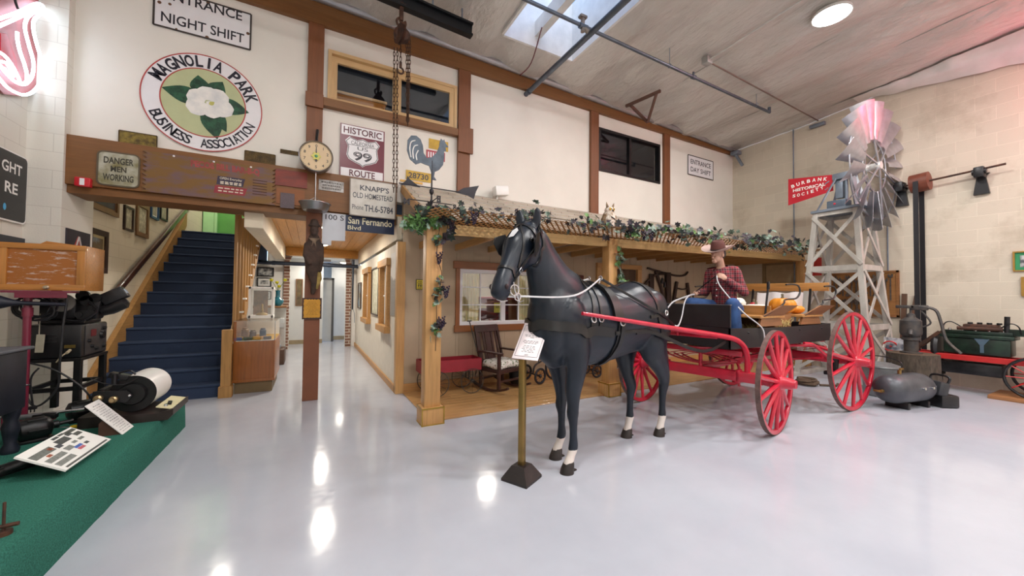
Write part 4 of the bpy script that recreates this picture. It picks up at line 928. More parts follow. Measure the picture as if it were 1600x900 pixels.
pumpkin((6.17, 2.8, 1.30), .11, .13, m_pump, 'small flat orange pumpkin on the rear seat of the wagon')
pumpkin((5.50, 2.98, 1.30), .16, .15, m_wpump, 'broad white pumpkin behind the driver')
pumpkin((5.44, 3.22, 1.30), .12, .25, m_wpump, 'tall bumpy white gourd beside the driver', 'gourd', 7, .25)
pumpkin((5.66, 3.1, 1.3), .06, .18, mat('red_gourd', 'a3232c', .4), 'small red gourd between the white pumpkins', 'gourd')
pumpkin((4.93, 2.85, BZ), .10, .2, m_pump, 'orange pumpkin on the wagon floor beside the driver leg')
one(MB().box(5.42, 5.84, 2.70, 3.5, BZ, 1.298, .01), 'wooden_crate', m_seatx, 'wooden crate in the wagon box carrying the pumpkins', 'crate')
m_straw = mat('straw', 'cdbb7a', .8, var=.25, vs=30)
def straw(c, sx, sy, sz, n, label):
    b = MB(); c = V(c)
    for i in range(n):
        p = c + V((RND.uniform(-sx, sx), RND.uniform(-sy, sy), RND.uniform(0, sz))); d = V((RND.uniform(-1, 1), RND.uniform(-.35, .6), RND.uniform(-.3, .9))).normalized() * RND.uniform(.04, .09)
        b.tube([p, p + d], .0022, 3)
    o = one(b, 'straw', m_straw, label, 'straw', None, 0); o['kind'] = 'stuff'
straw((5.08, 2.80, BZ), .12, .07, .18, 260, 'loose straw on the wagon floor below the front seat')
straw((5.62, 2.72, 1.12), .14, .05, .1, 200, 'loose straw spilling between the two seat risers')
m_paper = mat('white_cloth', 'ebebee', .7, var=.03)
b = MB(); n = 14
b.add([(6.2 + .012 * sin(i * 1.3) + .05 * j, 2.74 + .62 * i / n, 1.32 + .29 * j + .01 * sin(i * .9)) for i in range(n + 1) for j in (0, 1)], [(2 * i, 2 * i + 2, 2 * i + 3, 2 * i + 1) for i in range(n)])
b.add([(6.21 + .012 * sin(i * 1.3) + .05 * j, 2.74 + .62 * i / n, 1.32 + .29 * j + .01 * sin(i * .9)) for i in range(n + 1) for j in (0, 1)], [(2 * i, 2 * i + 1, 2 * i + 3, 2 * i + 2) for i in range(n)])
one(b, 'cloth_sheet', m_paper, 'white cloth sheet leaning on the rear wagon seat', 'cloth')
# ---------------------------------------------------------------- the driver
m_skin = mat('mannequin_skin', 'b9907c', .5, var=.06); m_jean = mat('blue_denim', '3a5c92', .85, vs=7, c2='284270', bump=.3, bs=220); m_hair = mat('dark_hair', '1d1714', .6)
m_plaid, n_, b_ = _new('red_plaid'); _v = _obj(n_)
def _band(rot, sc_, lo, hi):
    wv = n_.nodes.new('ShaderNodeTexWave'); mp = n_.nodes.new('ShaderNodeMapping'); mp.inputs['Rotation'].default_value = rot; n_.links.new(_v, mp.inputs[0]); n_.links.new(mp.outputs[0], wv.inputs['Vector']); wv.inputs['Scale'].default_value = sc_
    return _ramp(n_, wv.outputs['Fac'], ((lo, (0, 0, 0)), (hi, (1, 1, 1))))
_c = _mix(n_, lin('8e2232'), lin('2a1a22'), _ramp(n_, _band((0, pi / 2, 0), 5.5, .5, .6), ((0, (0, 0, 0)), (1, (.62,) * 3))))
_c = _mix(n_, _c, lin('261a24'), _ramp(n_, _band((0, 0, pi / 4), 5.5, .5, .6), ((0, (0, 0, 0)), (1, (.55,) * 3))))
_c = _mix(n_, _c, lin('a9908c'), _ramp(n_, _band((0, pi / 2, 0), 11, .95, .98), ((0, (0, 0, 0)), (1, (.5,) * 3))))
_c = _mix(n_, _c, lin('a9908c'), _ramp(n_, _band((0, 0, pi / 4), 11, .95, .98), ((0, (0, 0, 0)), (1, (.5,) * 3))))
n_.links.new(_c, b_.inputs['Base Color']); b_.inputs['Roughness'].default_value = .85
man = thing('person', 'seated driver in red plaid shirt, blue jeans and brown brimmed hat holding reins', 'person', (5.05, 3.15, 1.30))
PEL = V((5.06, 3.15, 1.38)); CHE = V((5.0, 3.15, 1.78)); NECK = V((4.975, 3.16, 1.97)); HEAD = V((4.93, 3.165, 2.105))
SL, SR = V((5.04, 3.005, 1.885)), V((4.98, 3.305, 1.885)); EL, ER = V((5.08, 2.905, 1.60)), V((4.97, 3.385, 1.60)); WL, WR = V((4.83, 2.99, 1.76)), V((4.76, 3.37, 1.585))
HPL, HPR = V((5.06, 3.04, 1.37)), V((5.05, 3.26, 1.37)); KL, KR = V((4.72, 2.84, 1.44)), V((4.62, 3.36, 1.44)); AL, AR = V((4.76, 2.82, 1.06)), V((4.60, 3.36, 1.06))
def limb(b, pts, rad, seg=14, up=(0, 0, 1)): cap_tube(b, [q[:3] for q in spline([tuple(p) for p in pts], 4)], [r[0] for r in spline([(r,) for r in rad], 4)], seg); return b
def hand(b, w_, d, nrm, curl, side):
    """palm, four unequal bent fingers and a thumb"""
    d = V(d).normalized(); nn = V(nrm); nn = (nn - d * nn.dot(d)).normalized(); s_ = d.cross(nn) * side; w_ = V(w_)
    b.ell(w_ + d * .048, (.045, .038, .018), 14, M((d, d.cross(nn), nn)).transposed(), 8); cap_tube(b, [w_ - d * .03, w_ + d * .025], [.024, .026], 12)
    for k, L in enumerate((.070, .080, .075, .058)):
        q = w_ + d * (.082 - .004 * abs(k - 1)) + s_ * (.03 - .02 * k); a = 0; P = [q - d * .02]; r = [.0095]; P.append(q); r.append(.0095)
        for j, f in enumerate((.45, .32, .23)):
            a += curl[j]; q = q + (d * cos(a) + nn * sin(a)) * (L * f); P.append(q); r.append(.009 - .0008 * j)
        cap_tube(b, P, r, 8)
    q = w_ + d * .03 + s_ * .03; cap_tube(b, [q - d * .015, q, q + (d * .6 + s_ * .6 + nn * .35).normalized() * .032, q + (d * .6 + s_ * .6 + nn * .35).normalized() * .03 + (d * .9 + nn * .5).normalized() * .03], [.012, .0115, .0105, .009], 8)
    return b
# skin: one continuous figure
b1 = MB(); limb(b1, [PEL, PEL.lerp(CHE, .5), CHE, NECK + V((.01, 0, -.06))], [.095, .095, .095, .065]); limb(b1, [NECK + V((.015, 0, -.05)), NECK, HEAD + V((.0, 0, -.02))], [.058, .052, .055])
b1.ell(HEAD + V((.0, 0, .03)), (.098, .076, .10), 20, M.Rotation(radians(-18), 3, 'Y'), 14); b1.ell(HEAD + V((-.045, 0, -.055)), (.055, .055, .055), 16)
b1.ell(HEAD + V((-.083, 0, -.098)), (.024, .03, .02), 12)
b1.tube([HEAD + V((-.093, 0, .015)), HEAD + V((-.112, 0, -.018)), HEAD + V((-.122, 0, -.043)), HEAD + V((-.098, 0, -.05))], [.010, .013, .016, .008], 10)
for s in (-1, 1):
    b1.ell(HEAD + V((-.012, s * .078, -.005)), (.02, .010, .03), 12); b1.ell(HEAD + V((-.09, s * .032, .025)), (.014, .022, .009), 10)
    b1.ell(HEAD + V((-.104, s * .012, -.077)), (.009, .016, .005), 8); b1.ell(HEAD + V((-.1, s * .01, -.088)), (.01, .016, .006), 8)
limb(b1, [SL, EL], [.04, .036]); limb(b1, [EL, WL], [.036, .026]); limb(b1, [SR, ER], [.04, .036]); limb(b1, [ER, WR], [.036, .026])
limb(b1, [CHE + V((.02, -.07, .06)), SL], [.05, .036]); limb(b1, [CHE + V((.02, .07, .06)), SR], [.05, .036])
for hp, k, an in ((HPL, KL, AL), (HPR, KR, AR)): limb(b1, [PEL, hp, k], [.085, .075, .05]); limb(b1, [k, k.lerp(an, .3), an], [.05, .05, .035])
hand(b1, WL, (WL - EL) + V((-.02, .05, .06)), (.3, .9, -.25), (.5, .8, .6), -1); hand(b1, WR, V((-.8, -.25, .1)), (0, -.55, -.8), (.6, .9, .7), 1)
blob('body', [b1], .0055, m_skin, man, 2)
# shirt
b2 = MB(); cap_tube(b2, [q[:3] for q in spline([tuple(PEL + V((0, 0, -.02))), tuple(PEL.lerp(CHE, .35)), tuple(CHE), tuple(CHE + V((.0, 0, .11))), tuple(NECK + V((.02, 0, -.03)))], 4)], [(a, c) for a, c in spline([(.165, .135), (.16, .128), (.172, .14), (.14, .115), (.078, .075)], 4)], 24, (1, 0, 0))
for s_, e_, w_ in ((SL, EL, WL), (SR, ER, WR)):
    limb(b2, [CHE + V((0, (s_ - CHE).y * .5, .07)), s_, s_.lerp(e_, .5), e_ + V((.01, 0, -.01))], [.08, .07, .06, .055]); limb(b2, [e_, e_.lerp(w_, .5), w_ - (w_ - e_).normalized() * .015], [.055, .05, .042])
def shirt_cut(me):
    bm = bmesh.new(); bm.from_mesh(me)       # open neck and cuffs
    for c, d in ((NECK + V((-.02, 0, -.035)), V((-.45, 0, 1))),):
        g = bm.verts[:] + bm.edges[:] + bm.faces[:]; bmesh.ops.bisect_plane(bm, geom=g, plane_co=c, plane_no=d.normalized(), clear_outer=True)
    bm.to_mesh(me); bm.free()
sh = blob('shirt', [b2], .011, m_plaid, man, 3, post=shirt_cut)
b = MB()   # collar wings and button placket
for s in (-1, 1): b.add([NECK + V((.05, s * .06, -.02)), NECK + V((-.06, s * .05, -.045)), NECK + V((-.10, s * .085, -.12)), NECK + V((-.03, s * .10, -.065))], [(0, 1, 2, 3), (3, 2, 1, 0)])
b.build('collar', m_plaid, sh, 0)
for k in range(4): MB().ell(CHE + V((-.132, .0, .02 - .085 * k)), (.006, .009, .009), 8, None, 6).build('button', m_white, sh)
b3 = MB(); cap_tube(b3, [tuple(PEL + V((.02, 0, -.04))), tuple(PEL + V((0, 0, .06)))], [(.18, .14), (.175, .14)], 24, (1, 0, 0))
for hp, k, an in ((HPL, KL, AL), (HPR, KR, AR)): limb(b3, [hp + V((.03, 0, -.01)), hp.lerp(k, .5), k], [.115, .10, .082]); limb(b3, [k, k.lerp(an, .5), an + V((0, 0, -.0))], [.08, .075, .07])
blob('jeans', [b3], .012, m_jean, man, 3)
for an in (AL, AR):
    b = MB(); cap_tube(b, [tuple(an + V((.05, 0, -.07))), tuple(an + V((-.05, 0, -.07))), tuple(an + V((-.14, 0, -.078)))], [(.042, .04), (.045, .038), (.04, .03)], 14); b.cyl(an + V((0, 0, .0)), an + V((0, 0, -.07)), .05)
    b.build('boot', mat('brown_boot', '3a2a20', .5), man)
# hair and hat
MB().ell(HEAD + V((.03, 0, .02)), (.088, .08, .085), 18).build('hair', m_hair, man)
m_hat = mat('brown_felt', '5b3530', .85, var=.12, vs=8); m_brim = mat('felt_brim', 'b99f96', .8, var=.1)
HT = HEAD + V((.0, 0, .075)); ta = V((-.28, -.10, .95)).normalized(); fx = V((-1, 0, 0)); fx = (fx - ta * fx.dot(ta)).normalized(); fy = ta.cross(fx)
b = MB(); rings = []
for h, rx, ry, din in ((-.005, .105, .088, 0), (.03, .104, .086, 0), (.08, .098, .08, 0), (.115, .088, .07, 0), (.128, .07, .052, 0), (.118, .045, .03, 0), (.105, .02, .012, 0)):
    rings.append([HT + fx * (rx * cos(a)) + fy * (ry * sin(a)) + ta * h for a in [2 * pi * k / 28 for k in range(28)]])
b.loft(rings); ho = b.build('hat_crown', m_hat, man)
b = MB(); rings = []
for q, dz in ((.085, .004), (.12, .0), (.16, .002), (.2, .016), (.2, .012), (.16, -.003), (.12, -.005), (.085, -.002)):
    rings.append([HT + fx * ((q + .02) * cos(a)) + fy * (q * sin(a)) + ta * (dz + (.0 if q < .13 else 1.1 * (q - .12) * abs(sin(a)) ** 2 * .5)) for a in [2 * pi * k / 40 for k in range(40)]])
b.loft(rings, False).build('hat_brim', m_brim, man)
b = MB().loft([[HT + fx * (.107 * cos(a)) + fy * (.090 * sin(a)) + ta * h for a in [2 * pi * k / 28 for k in range(28)]] for h in (.0, .022)], False); b.build('hat_band', m_black, ho)
# ---------------------------------------------------------------- reins
m_rein = mat('pale_rein', 'cfcfd2', .45, var=.05)
LH = WL + (WL - EL).normalized() * .10 + V((-.02, .04, .0)); RH = WR + V((-.09, -.02, -.02))
tr = thing('reins', 'long leather reins running from the bit over the horse back to the driver', 'reins', tuple(RH))
bit = lambda s: HM @ (HTM @ V((1.22, s * .075, 1.575))) if 'HTM' in globals() else H(1.2, s * .08, 1.6)
for s in (1, -1):
    te = H(.18, s * .09, 1.72 + .07); p, nn = snap((.18, s * .09, 1.75), .08); te = HM @ p
    q0 = bit(s); b = MB(); mid = q0.lerp(te, .45) + V((0, 0, -.07)) + (HM.to_3x3() @ V((0, s * .16, 0)))
    b.tube(spline([tuple(q0), tuple(mid), tuple(te)], 10), .008, 6, flat=.6); b.build('front_rein', m_rein, tr)
    hip = HM @ (snap((-.5, s * .5, 1.33), .02)[0]); side = HM @ (snap((-.2, s * .45, 1.5), .02)[0]); rear = V((3.57, 2.80, 1.2)) if s > 0 else V((3.6, 3.2, 1.28))
    b = MB(); b.tube(spline([tuple(te), tuple(side), tuple(hip), tuple(rear)], 10), .014, 6, flat=.35); b.build('back_rein', m_lea, tr)
    e = RH + V((.0, s * -.015, 0)); path = [rear, (3.73, 2.87, 1.195), (3.96, 3.0, 1.29), (4.2, 3.14, 1.46), (4.42, 3.24, 1.54), e] if s > 0 else [rear, (4.0, 3.3, 1.33), (4.22, 3.34, 1.45), (4.4, 3.36, 1.5), e]
    b = MB(); b.tube(spline([tuple(q) for q in path], 12), .011, 6, flat=.6); b.build('hand_rein', m_rein, tr)
b = MB(); b.tube(spline([tuple(RH + V((0, 0, -.06))), tuple(RH), tuple(RH.lerp(LH, .5) + V((-.02, 0, 0))), tuple(LH)], 8), .012, 6, flat=.5); b.build('rein_bight', m_lea, tr)
b = MB(); b.tube(spline([tuple(LH), tuple(LH + V((-.01, -.06, -.15))), (4.72, 2.72, 1.35), (4.86, 2.58, 1.17), (4.9, 2.56, 1.05), (4.9, 2.565, .98)], 8), .008, 6); b.build('loose_end', m_rein, tr)
# trace sagging from the horse to the shafts
for s, q in ((1, NS), (-1, FS)):
    p0 = HM @ (snap((.24, s * .4, 1.17), .02)[0]); p1 = HM @ (snap((-.3, s * .45, 1.12), .03)[0]); p2 = HM @ V((-.85, s * .4, .98)); p3 = V(q[4]) + V((-.1, .03 * s, -.03))
    b = MB(); b.tube(spline([tuple(p0), tuple(p1), tuple(p2), tuple(p2.lerp(p3, .5) + V((0, 0, -.06))), tuple(p3)], 8), .02, 6, flat=.3); b.build('trace_strap', m_lea, tr)
# ---------------------------------------------------------------- sign stanchion before the horse
c = pZ(815, 748)
t = thing('sign_stanchion', 'brass post on a black pyramid foot holding a white information card', 'sign stand', c)
fr = M.Rotation(radians(28), 3, 'Z')
b = MB(); rings = []
for h, r in ((0, .122), (.02, .122), (.115, .062), (.12, .056)): rings.append([c + fr @ V((x * r, y * r, h)) for x, y in ((-1, -1), (1, -1), (1, 1), (-1, 1))])
b.loft(rings).build('base', mat('cast_iron_foot', '26201f', .5, var=.2, bump=.2), t, 0)
MB().obox(c + V((0, 0, .55)), (.05, .05, .96), fr, .006).build('post', mat('aged_brass', '8d7442', .35, .75, var=.12), t)
cc = c + V((.05, -.05, 1.135)); vd = (CAMPOS - cc); vd.z = 0; vd.normalize(); u = V((-vd.y, vd.x, 0)); up = (Z_ * .8 - vd * .6).normalized(); u2 = (u + up * -.10).normalized(); up2 = (up + u * .30).normalized()
b = MB().prism([(-.105, -.175), (.105, -.175), (.105, .175), (-.105, .175)], cc, u2, up2, .008); cd_ = b.build('card', mat('pinkish_card', 'eadfe2', .35, var=.01), t, 0)
nn_ = u2.cross(up2); b = MB()
P4 = [cc + nn_ * .0052 + u2 * x + up2 * y for x, y in ((-.09, -.15), (.09, -.15), (.09, .15), (-.09, .15))]
for i in range(4): b.beam(P4[i], P4[(i + 1) % 4], .002, .0015, nn_)
for y, wd, h, k in ((.115, .11, .012, 2), (.09, .085, .012, 2)): b.greek(cc + up2 * y, u2, up2, wd, h, k, .0055)
for y, wd in ((.07, .05), (.055, .13), (.043, .12), (.031, .03), (.0, .12), (-.012, .125), (-.024, .10), (-.05, .09), (-.064, .10), (-.078, .11), (-.092, .08), (-.106, .1), (-.135, .03)): b.greek(cc + up2 * y, u2, up2, wd, .004, max(1, int(wd * 45)), .0055)
b.build('print', mat('ink', '2a2428', .6), cd_, 0)
# ---------------------------------------------------------------- windmill
TC = V((9.145, 3.325, 0)); m_gwood = mat('weathered_white_wood', 'b9b5ad', .75, vs=5, c2='a09b93', bump=.2, bs=60, stretch=(1, 1, .4)); m_galv = mat('galvanised_sheet', 'b9bcc4', .32, .75, var=.12, vs=6); m_gsteel = mat('grey_blue_steel', '7f8a97', .45, .4, var=.12)
wm = thing('windmill', 'grey timber windmill tower with a galvanised bladed wheel and red vane', 'windmill', TC)
def th(z): return .556 + (.31 - .556) * z / 3.22
CR = ((-1, -1), (1, -1), (1, 1), (-1, 1))
for sx, sy in CR: MB().beam(TC + V((sx * th(0), sy * th(0), 0)), TC + V((sx * th(3.22), sy * th(3.22), 3.22)), .085, .085, (1, .01, 0), .004).build('leg', m_gwood, wm, 0)
for z in (1.02, 2.11, 3.18):
    b = MB(); h = th(z) + .02
    for i in range(4):
        a, c = CR[i], CR[(i + 1) % 4]; b.beam(TC + V((a[0] * h, a[1] * h, z)), TC + V((c[0] * h, c[1] * h, z)), .03, .10 if z < 3 else .07)
    b.build('girt', m_gwood, wm, 0)
for z0, z1 in ((.12, .98), (1.06, 2.05), (2.16, 3.14)):
    for i in range(4):
        a, c = CR[i], CR[(i + 1) % 4]; h0, h1 = th(z0) + .03, th(z1) + .03; oo = V(((a[0] + c[0]) / 2, (a[1] + c[1]) / 2, 0)) * .012
        b = MB().beam(TC + V((a[0] * h0, a[1] * h0, z0)), TC + V((c[0] * h1, c[1] * h1, z1)), .06, .02, oo).beam(TC + oo * 2 + V((c[0] * h0, c[1] * h0, z0)), TC + oo * 2 + V((a[0] * h1, a[1] * h1, z1)), .06, .02, oo); b.build('cross_brace', m_gwood, wm, 0)
for sy in (-1, 1): MB().box(TC.x - .9, TC.x + .7, TC.y + sy * .56 - .05, TC.y + sy * .56 + .05, 0, .07, .004).build('skid', m_gwood, wm, 0)
p = MB().box(TC.x - .38, TC.x + .38, TC.y - .38, TC.y + .38, 3.22, 3.27, .005).build('tower_deck', m_gsteel, wm, 0)
WH = V((9.2, 2.87, 4.0)); WA = V((-.02, -1, 0)).normalized(); WT = WA.cross(Z_).normalized()
hb_ = WH - WA * .42
for sx in (-1, 1):
    MB().beam((TC.x + sx * .3, TC.y + .3, 3.27), hb_ + V((sx * .06, .12, -.03)), .04, .02).build('strut', m_gsteel, wm, 0)
    MB().beam((TC.x + sx * .2, TC.y - .3, 3.27), hb_ + V((sx * .06, -.1, -.03)), .09, .05).build('strut', m_galv, wm, 0)
b = MB().obox(hb_ + V((0, .02, -.05)), (.2, .34, .12), None, .01).obox(hb_ + V((0, .1, -.3)), (.1, .12, .36), None, .01).cyl(hb_ + V((0, 0, -.73)), hb_, .03); b.build('gear_head', m_gsteel, wm)
mo = MB().obox((TC.x - .16, TC.y + .0, 3.35), (.26, .3, .16), None, .015).cyl((TC.x - .02, TC.y + .0, 3.36), (TC.x + .18, TC.y, 3.36), .075).build('motor', mat('blue_grey_motor', '5d6a78', .4, .3), wm)
b = MB(); b.ell((TC.x - .293, TC.y + .02, 3.36), (.003, .022, .018), 10, None, 6); b.build('red_badge', mat('badge_red', 'c43040', .4), mo)
MB().cyl(WH - WA * .5, WH + WA * .06, .03).lathe([(.0, -.16), (.07, -.16), (.075, -.1), (.06, -.08), (.06, .02), (.075, .04), (.07, .1), (0, .1)], WH, WA, 20).build('hub', mat('white_hub', 'd9d9d6', .4, .2), wm)
er = lambda f: WT * cos(f) + Z_ * sin(f); et = lambda f: Z_ * cos(f) - WT * sin(f)
for k in range(6):
    f = 2 * pi * k / 6 + .25; b = MB(); b.beam(WH + WA * .07, WH + er(f) * 1.0 + WA * .02, .03, .02, WA).beam(WH - WA * .14, WH + er(f) * 1.0 - WA * .0, .025, .015, WA); b.build('spoke', m_galv, wm, 0)
for R_ in (.48, .98): MB().torus(WH, WA, R_, .013, 60, 6).build('wheel_ring', m_galv, wm)
for k in range(18):
    f0 = 2 * pi * k / 18 + .1; b = MB(); top = []; n = 5
    for lay in (0, 1):
        for r, hc in ((.50, .075), (.82, .14), (1.2, .205)):
            for j in range(n + 1):
                q = -1 + 2 * j / n; c = et(f0) * cos(radians(38)) + WA * sin(radians(38)); nn = c.cross(er(f0)); top.append(WH + er(f0) * (r - .03 * q * q) + c * (hc * q) + nn * (.035 * (1 - q * q) + lay * .003))
    m_ = n + 1; fs = []
    for i in range(2):
        for j in range(n): a = i * m_ + j; fs += [(a, a + 1, a + m_ + 1, a + m_), (18 + a + m_, 18 + a + m_ + 1, 18 + a + 1, 18 + a)]
    for j in range(n): fs += [(j, 18 + j, 18 + j + 1, j + 1), (12 + j, 12 + j + 1, 30 + j + 1, 30 + j)]
    for i in range(2): a = i * m_; fs += [(a, a + m_, 18 + a + m_, 18 + a), (a + n, 18 + a + n, 18 + a + m_ + n, a + m_ + n)]
    b.add(top, fs).build('blade', m_galv, wm, 30)
m_vred = mat('vane_red', 'c02634', .4, var=.05)
vx = 9.17
MB().beam(hb_ + V((0, .1, 0)), (vx, 3.62, 3.86), .03, .02).beam(hb_ + V((0, .1, -.1)), (vx, 3.62, 3.74), .025, .015).build('vane_boom', m_gsteel, wm, 0)
va = MB().prism([(-4.28, 4.145), (-3.5, 4.02), (-3.48, 3.695), (-4.285, 3.565)][::-1], (vx, 0, 0), -Y_, Z_, .006).build('vane', m_vred, wm, 0)
b = MB(); wv = vx - .0035
def arc_text(b, t, o, u, v, pts, h, wmax, bold=0.0, lift=.0015):
    """letters set one by one along points (x, z, tilt)"""
    for chh, (x, z, tilt) in zip(t, pts):
        if chh == ' ': continue
        uu = u * cos(tilt) + v * sin(tilt); vv = v * cos(tilt) - u * sin(tilt); b.text(chh, o + u * x + v * z, uu, vv, wmax * (.35 if chh == 'I' else 1), h, bold, lift)
o_ = V((wv, 3.9, 3.86)); u_ = -Y_
arc_text(b, 'BURBANK', o_, u_, Z_, [(-.29 + .58 * i / 6, .105 + .035 * (1 - (i / 3 - 1) ** 2) + .0 * i, -(i / 3 - 1) * .22) for i in range(7)], .072, .062, .03)
b.text('HISTORICAL', o_ + Z_ * .005, u_, Z_, .58, .066, .03)
arc_text(b, 'SOCIETY', o_, u_, Z_, [(-.27 + .5 * i / 6, -.125 + .008 * i + .015 * (i / 3 - 1) ** 2, (i / 3 - 1) * .16 + .06) for i in range(7)], .066, .055, .03)
b.build('lettering', mat('sign_white', 'f2f0ea', .5, var=.01), va, 0)
# ---------------------------------------------------------------- line shaft on the block wall
wx_ = XR
t = thing('line_shaft', 'rusty overhead shaft with a wooden pulley and two black belts on the block wall', 'line shaft', (wx_ - .12, 2.2, 3.5))
m_rust = mat('rusty_iron', '5a3a2a', .65, .3, vs=14, c2='3a2a24'); m_belt = mat('black_belt', '15151a', .6)
MB().cyl((wx_ - .16, 2.78, 3.70), (wx_ - .16, 1.5, 3.77), .018).build('shaft', m_rust, t)
MB().cyl((wx_ - .16, 2.60, 3.71), (wx_ - .16, 2.36, 3.725), .17, None, 28).build('pulley', mat('red_brown_pulley', '6e3a28', .5, var=.2), t)
for yy in (2.76, 1.78): MB().box(wx_ - .22, wx_, yy - .06, yy + .06, 3.62, 3.8, .02).prism([(-.09, -.3), (.09, -.3), (.05, 0), (.09, .05), (-.09, .05), (-.05, 0)], (wx_ - .03, yy, 3.65), Y_, Z_, .06).cyl((wx_ - .16, yy - .08, 3.72), (wx_ - .16, yy + .08, 3.72), .05).build('hanger', m_black, t, 30)
for yy, xx in ((2.5, -.33), (2.5, -.02)): MB().box(wx_ + xx - .006, wx_ + xx + .006, yy - .035, yy + .035, .5, 3.72).build('belt', m_belt, t, 0)
m_old = wood('old_handle_wood', '5f4534', 2, .6, .6)
one(MB().beam((10.08, 2.80, .02), (10.14, 2.75, 1.64), .07, .05, (1, 0, 0)), 'wooden_pole', m_old, 'brown wooden pole leaning on the block wall left of the black belts', 'pole')
one(MB().beam((10.0, 2.80, .02), (10.14, 2.58, 1.62), .06, .05, (1, 0, 0)), 'wooden_pole', m_old, 'brown wooden pole leaning behind the black belts', 'pole')
MBc = MB().tube([(XR - .02, 4.62, 5.7), (XR - .02, 4.62, .4)], .013, 6); one(MBc, 'conduit', m_gsteel, 'thin pale conduit running down the block wall behind the windmill vane', 'conduit')
one(MB().tube([(XR - .02, 2.98, 3.2), (XR - .02, 2.98, .5)], .012, 6), 'conduit', m_gsteel, 'thin grey conduit down the wall beside the wrench board', 'conduit')
# ---------------------------------------------------------------- wrench board
m_tool = mat('old_steel', '4f4a47', .5, .6, vs=12, c2='79726c')
bd = thing('tool_board', 'brown wooden board of old wrenches on the block wall behind the windmill', 'tool board', (XR - .03, 3.37, 1.2))
MB().box(XR - .035, XR, 2.84, 3.92, 1.2, 2.08, .004).build('board', wood('board_brown', '9a6a3a', 1, .7, .6), bd, 0)
fr_ = MB(); 
for (a, c, d, e) in ((2.82, 3.94, 1.18, 1.22), (2.82, 3.94, 2.06, 2.10)): fr_.box(XR - .05, XR, a, c, d, e)
for (a, c) in ((2.82, 2.86), (3.90, 3.94)): fr_.box(XR - .05, XR, a, c, 1.18, 2.1)
fr_.build('board_frame', wood('board_edge', '8a5d33', 1, .7, .6), bd, 0)
def wrench(y, z, L, k, label):
    x = XR - .05; b = MB(); b.beam((x, y, z), (x, y, z - L), .028 if k else .02, .012, (1, 0, 0))
    b.prism([(-.035, 0), (-.04, .05), (-.018, .07), (-.012, .03), (.012, .03), (.018, .07), (.04, .05), (.035, 0)], (x, y, z - .01), -Y_, Z_, .014)
    if k: b.prism([(-.03, 0), (.03, 0), (.04, -.04), (.0, -.06), (-.04, -.04)], (x, y, z - L + .01), -Y_, Z_, .014)
    one(b, 'wrench', m_tool, label, 'wrench', 'old wrenches on the tool board', 0)
for i in range(13):
    y = 3.84 - i * .075; wrench(y, 1.98 - .04 * (i % 3), .22 + .045 * ((i * 7) % 6) + (.25 if i > 10 else 0), i % 2, 'old steel wrench hung in the upper row of the tool board')
for i in range(7):
    y = 3.8 - i * .085; wrench(y, 1.48 - .02 * (i % 2), .14 + .03 * (i % 3), (i + 1) % 2, 'short steel wrench hung in the lower row of the tool board')
# red sign at the board's upper left
one(MB().box(9.98, 10.0, 4.02, 4.22, 2.05, 2.45, .005), 'red_box', mat('fire_red', 'b5322c', .4), 'small red alarm box on the wall behind the windmill tower', 'alarm box')
# ---------------------------------------------------------------- compressor tank, charger, stump, pump
m_tank = mat('grey_tank', '54575d', .4, .3, vs=6, c2='404349', bump=.05)
t = thing('air_tank', 'dull grey cylindrical air tank lying beside the rear wagon wheel', 'tank', (7.5, 2.08, 0))
ax = V((.96, -.20, 0)).normalized(); c0 = V((7.06, 2.12, .27))
MB().lathe([(0, -.06), (.07, -.05), (.13, -.02), (.175, .03), (.195, .1), (.2, .16), (.2, .66), (.19, .72), (.15, .78), (.08, .82), (0, .83)], c0, ax, 32).build('tank', m_tank, t)
for s in (.25, .68): MB().obox(c0 + ax * s + V((0, 0, -.225)), (.05, .26, .09), M.Rotation(-.2, 3, 'Z'), .006).build('foot', m_black, t)
MB().cyl(c0 + ax * .3 + V((0, 0, .19)), c0 + ax * .3 + V((0, 0, .25)), .02).obox(c0 + ax * .3 + V((0, -.02, .27)), (.09, .03, .03), None, .006).build('valve', mat('brass_valve', '9a7d4a', .35, .8), t)
MB().cyl(c0 - ax * .05 + V((0, 0, -.02)), c0 - ax * .11 + V((0, 0, -.02)), .022).obox(c0 - ax * .11 + V((0, .03, -.02)), (.03, .08, .025), None, .006).build('drain_cock', mat('brass_valve'  , '9a7d4a', .35, .8), t)
for s in (.4, .58): MB().cyl(c0 + ax * s + V((-.04, -.19, .03)), c0 + ax * s + V((-.05, -.225, .035)), .016).build('fitting', m_chr, t)
t = thing('battery_charger', 'black portable battery charger on the floor by the tree stump', 'charger', (7.95, 1.86, 0))
rr = M.Rotation(radians(-32), 3, 'Z')
C_ = V((8.0, 1.83, 0)); 
MB().obox(C_ + V((0, 0, .09)), (.24, .32, .18), rr, .03).build('case', m_black, t); 
q = MB().obox(C_ + rr @ V((-.07, 0, .26)), (.14, .3, .2), rr @ M.Rotation(radians(14), 3, 'Y'), .03).build('face', mat('charger_grey', '2c2d31', .4), t)
b = MB().tube([C_ + rr @ V(p) for p in spline([(.0, -.11, .32), (.02, -.12, .42), (.02, 0, .44), (.02, .12, .42), (.0, .11, .32)], 5)], .016, 8); b.build('handle', m_black, t)
b = MB()
for i in range(4): b.obox(C_ + rr @ (V((-.15, -.09 + i * .06, .27))), (.012, .04, .07 - .02 * (i % 2)), rr @ M.Rotation(radians(14), 3, 'Y'), .004)
b.build('meter_panel', mat('panel_pale', 'a7a9ae', .4), q, 0)
t = thing('tree_stump', 'rough bark covered tree stump carrying the old hand pump', 'stump', (8.55, 2.24, 0))
b = MB(); rings = []; sc_ = V((8.55, 2.24, 0))
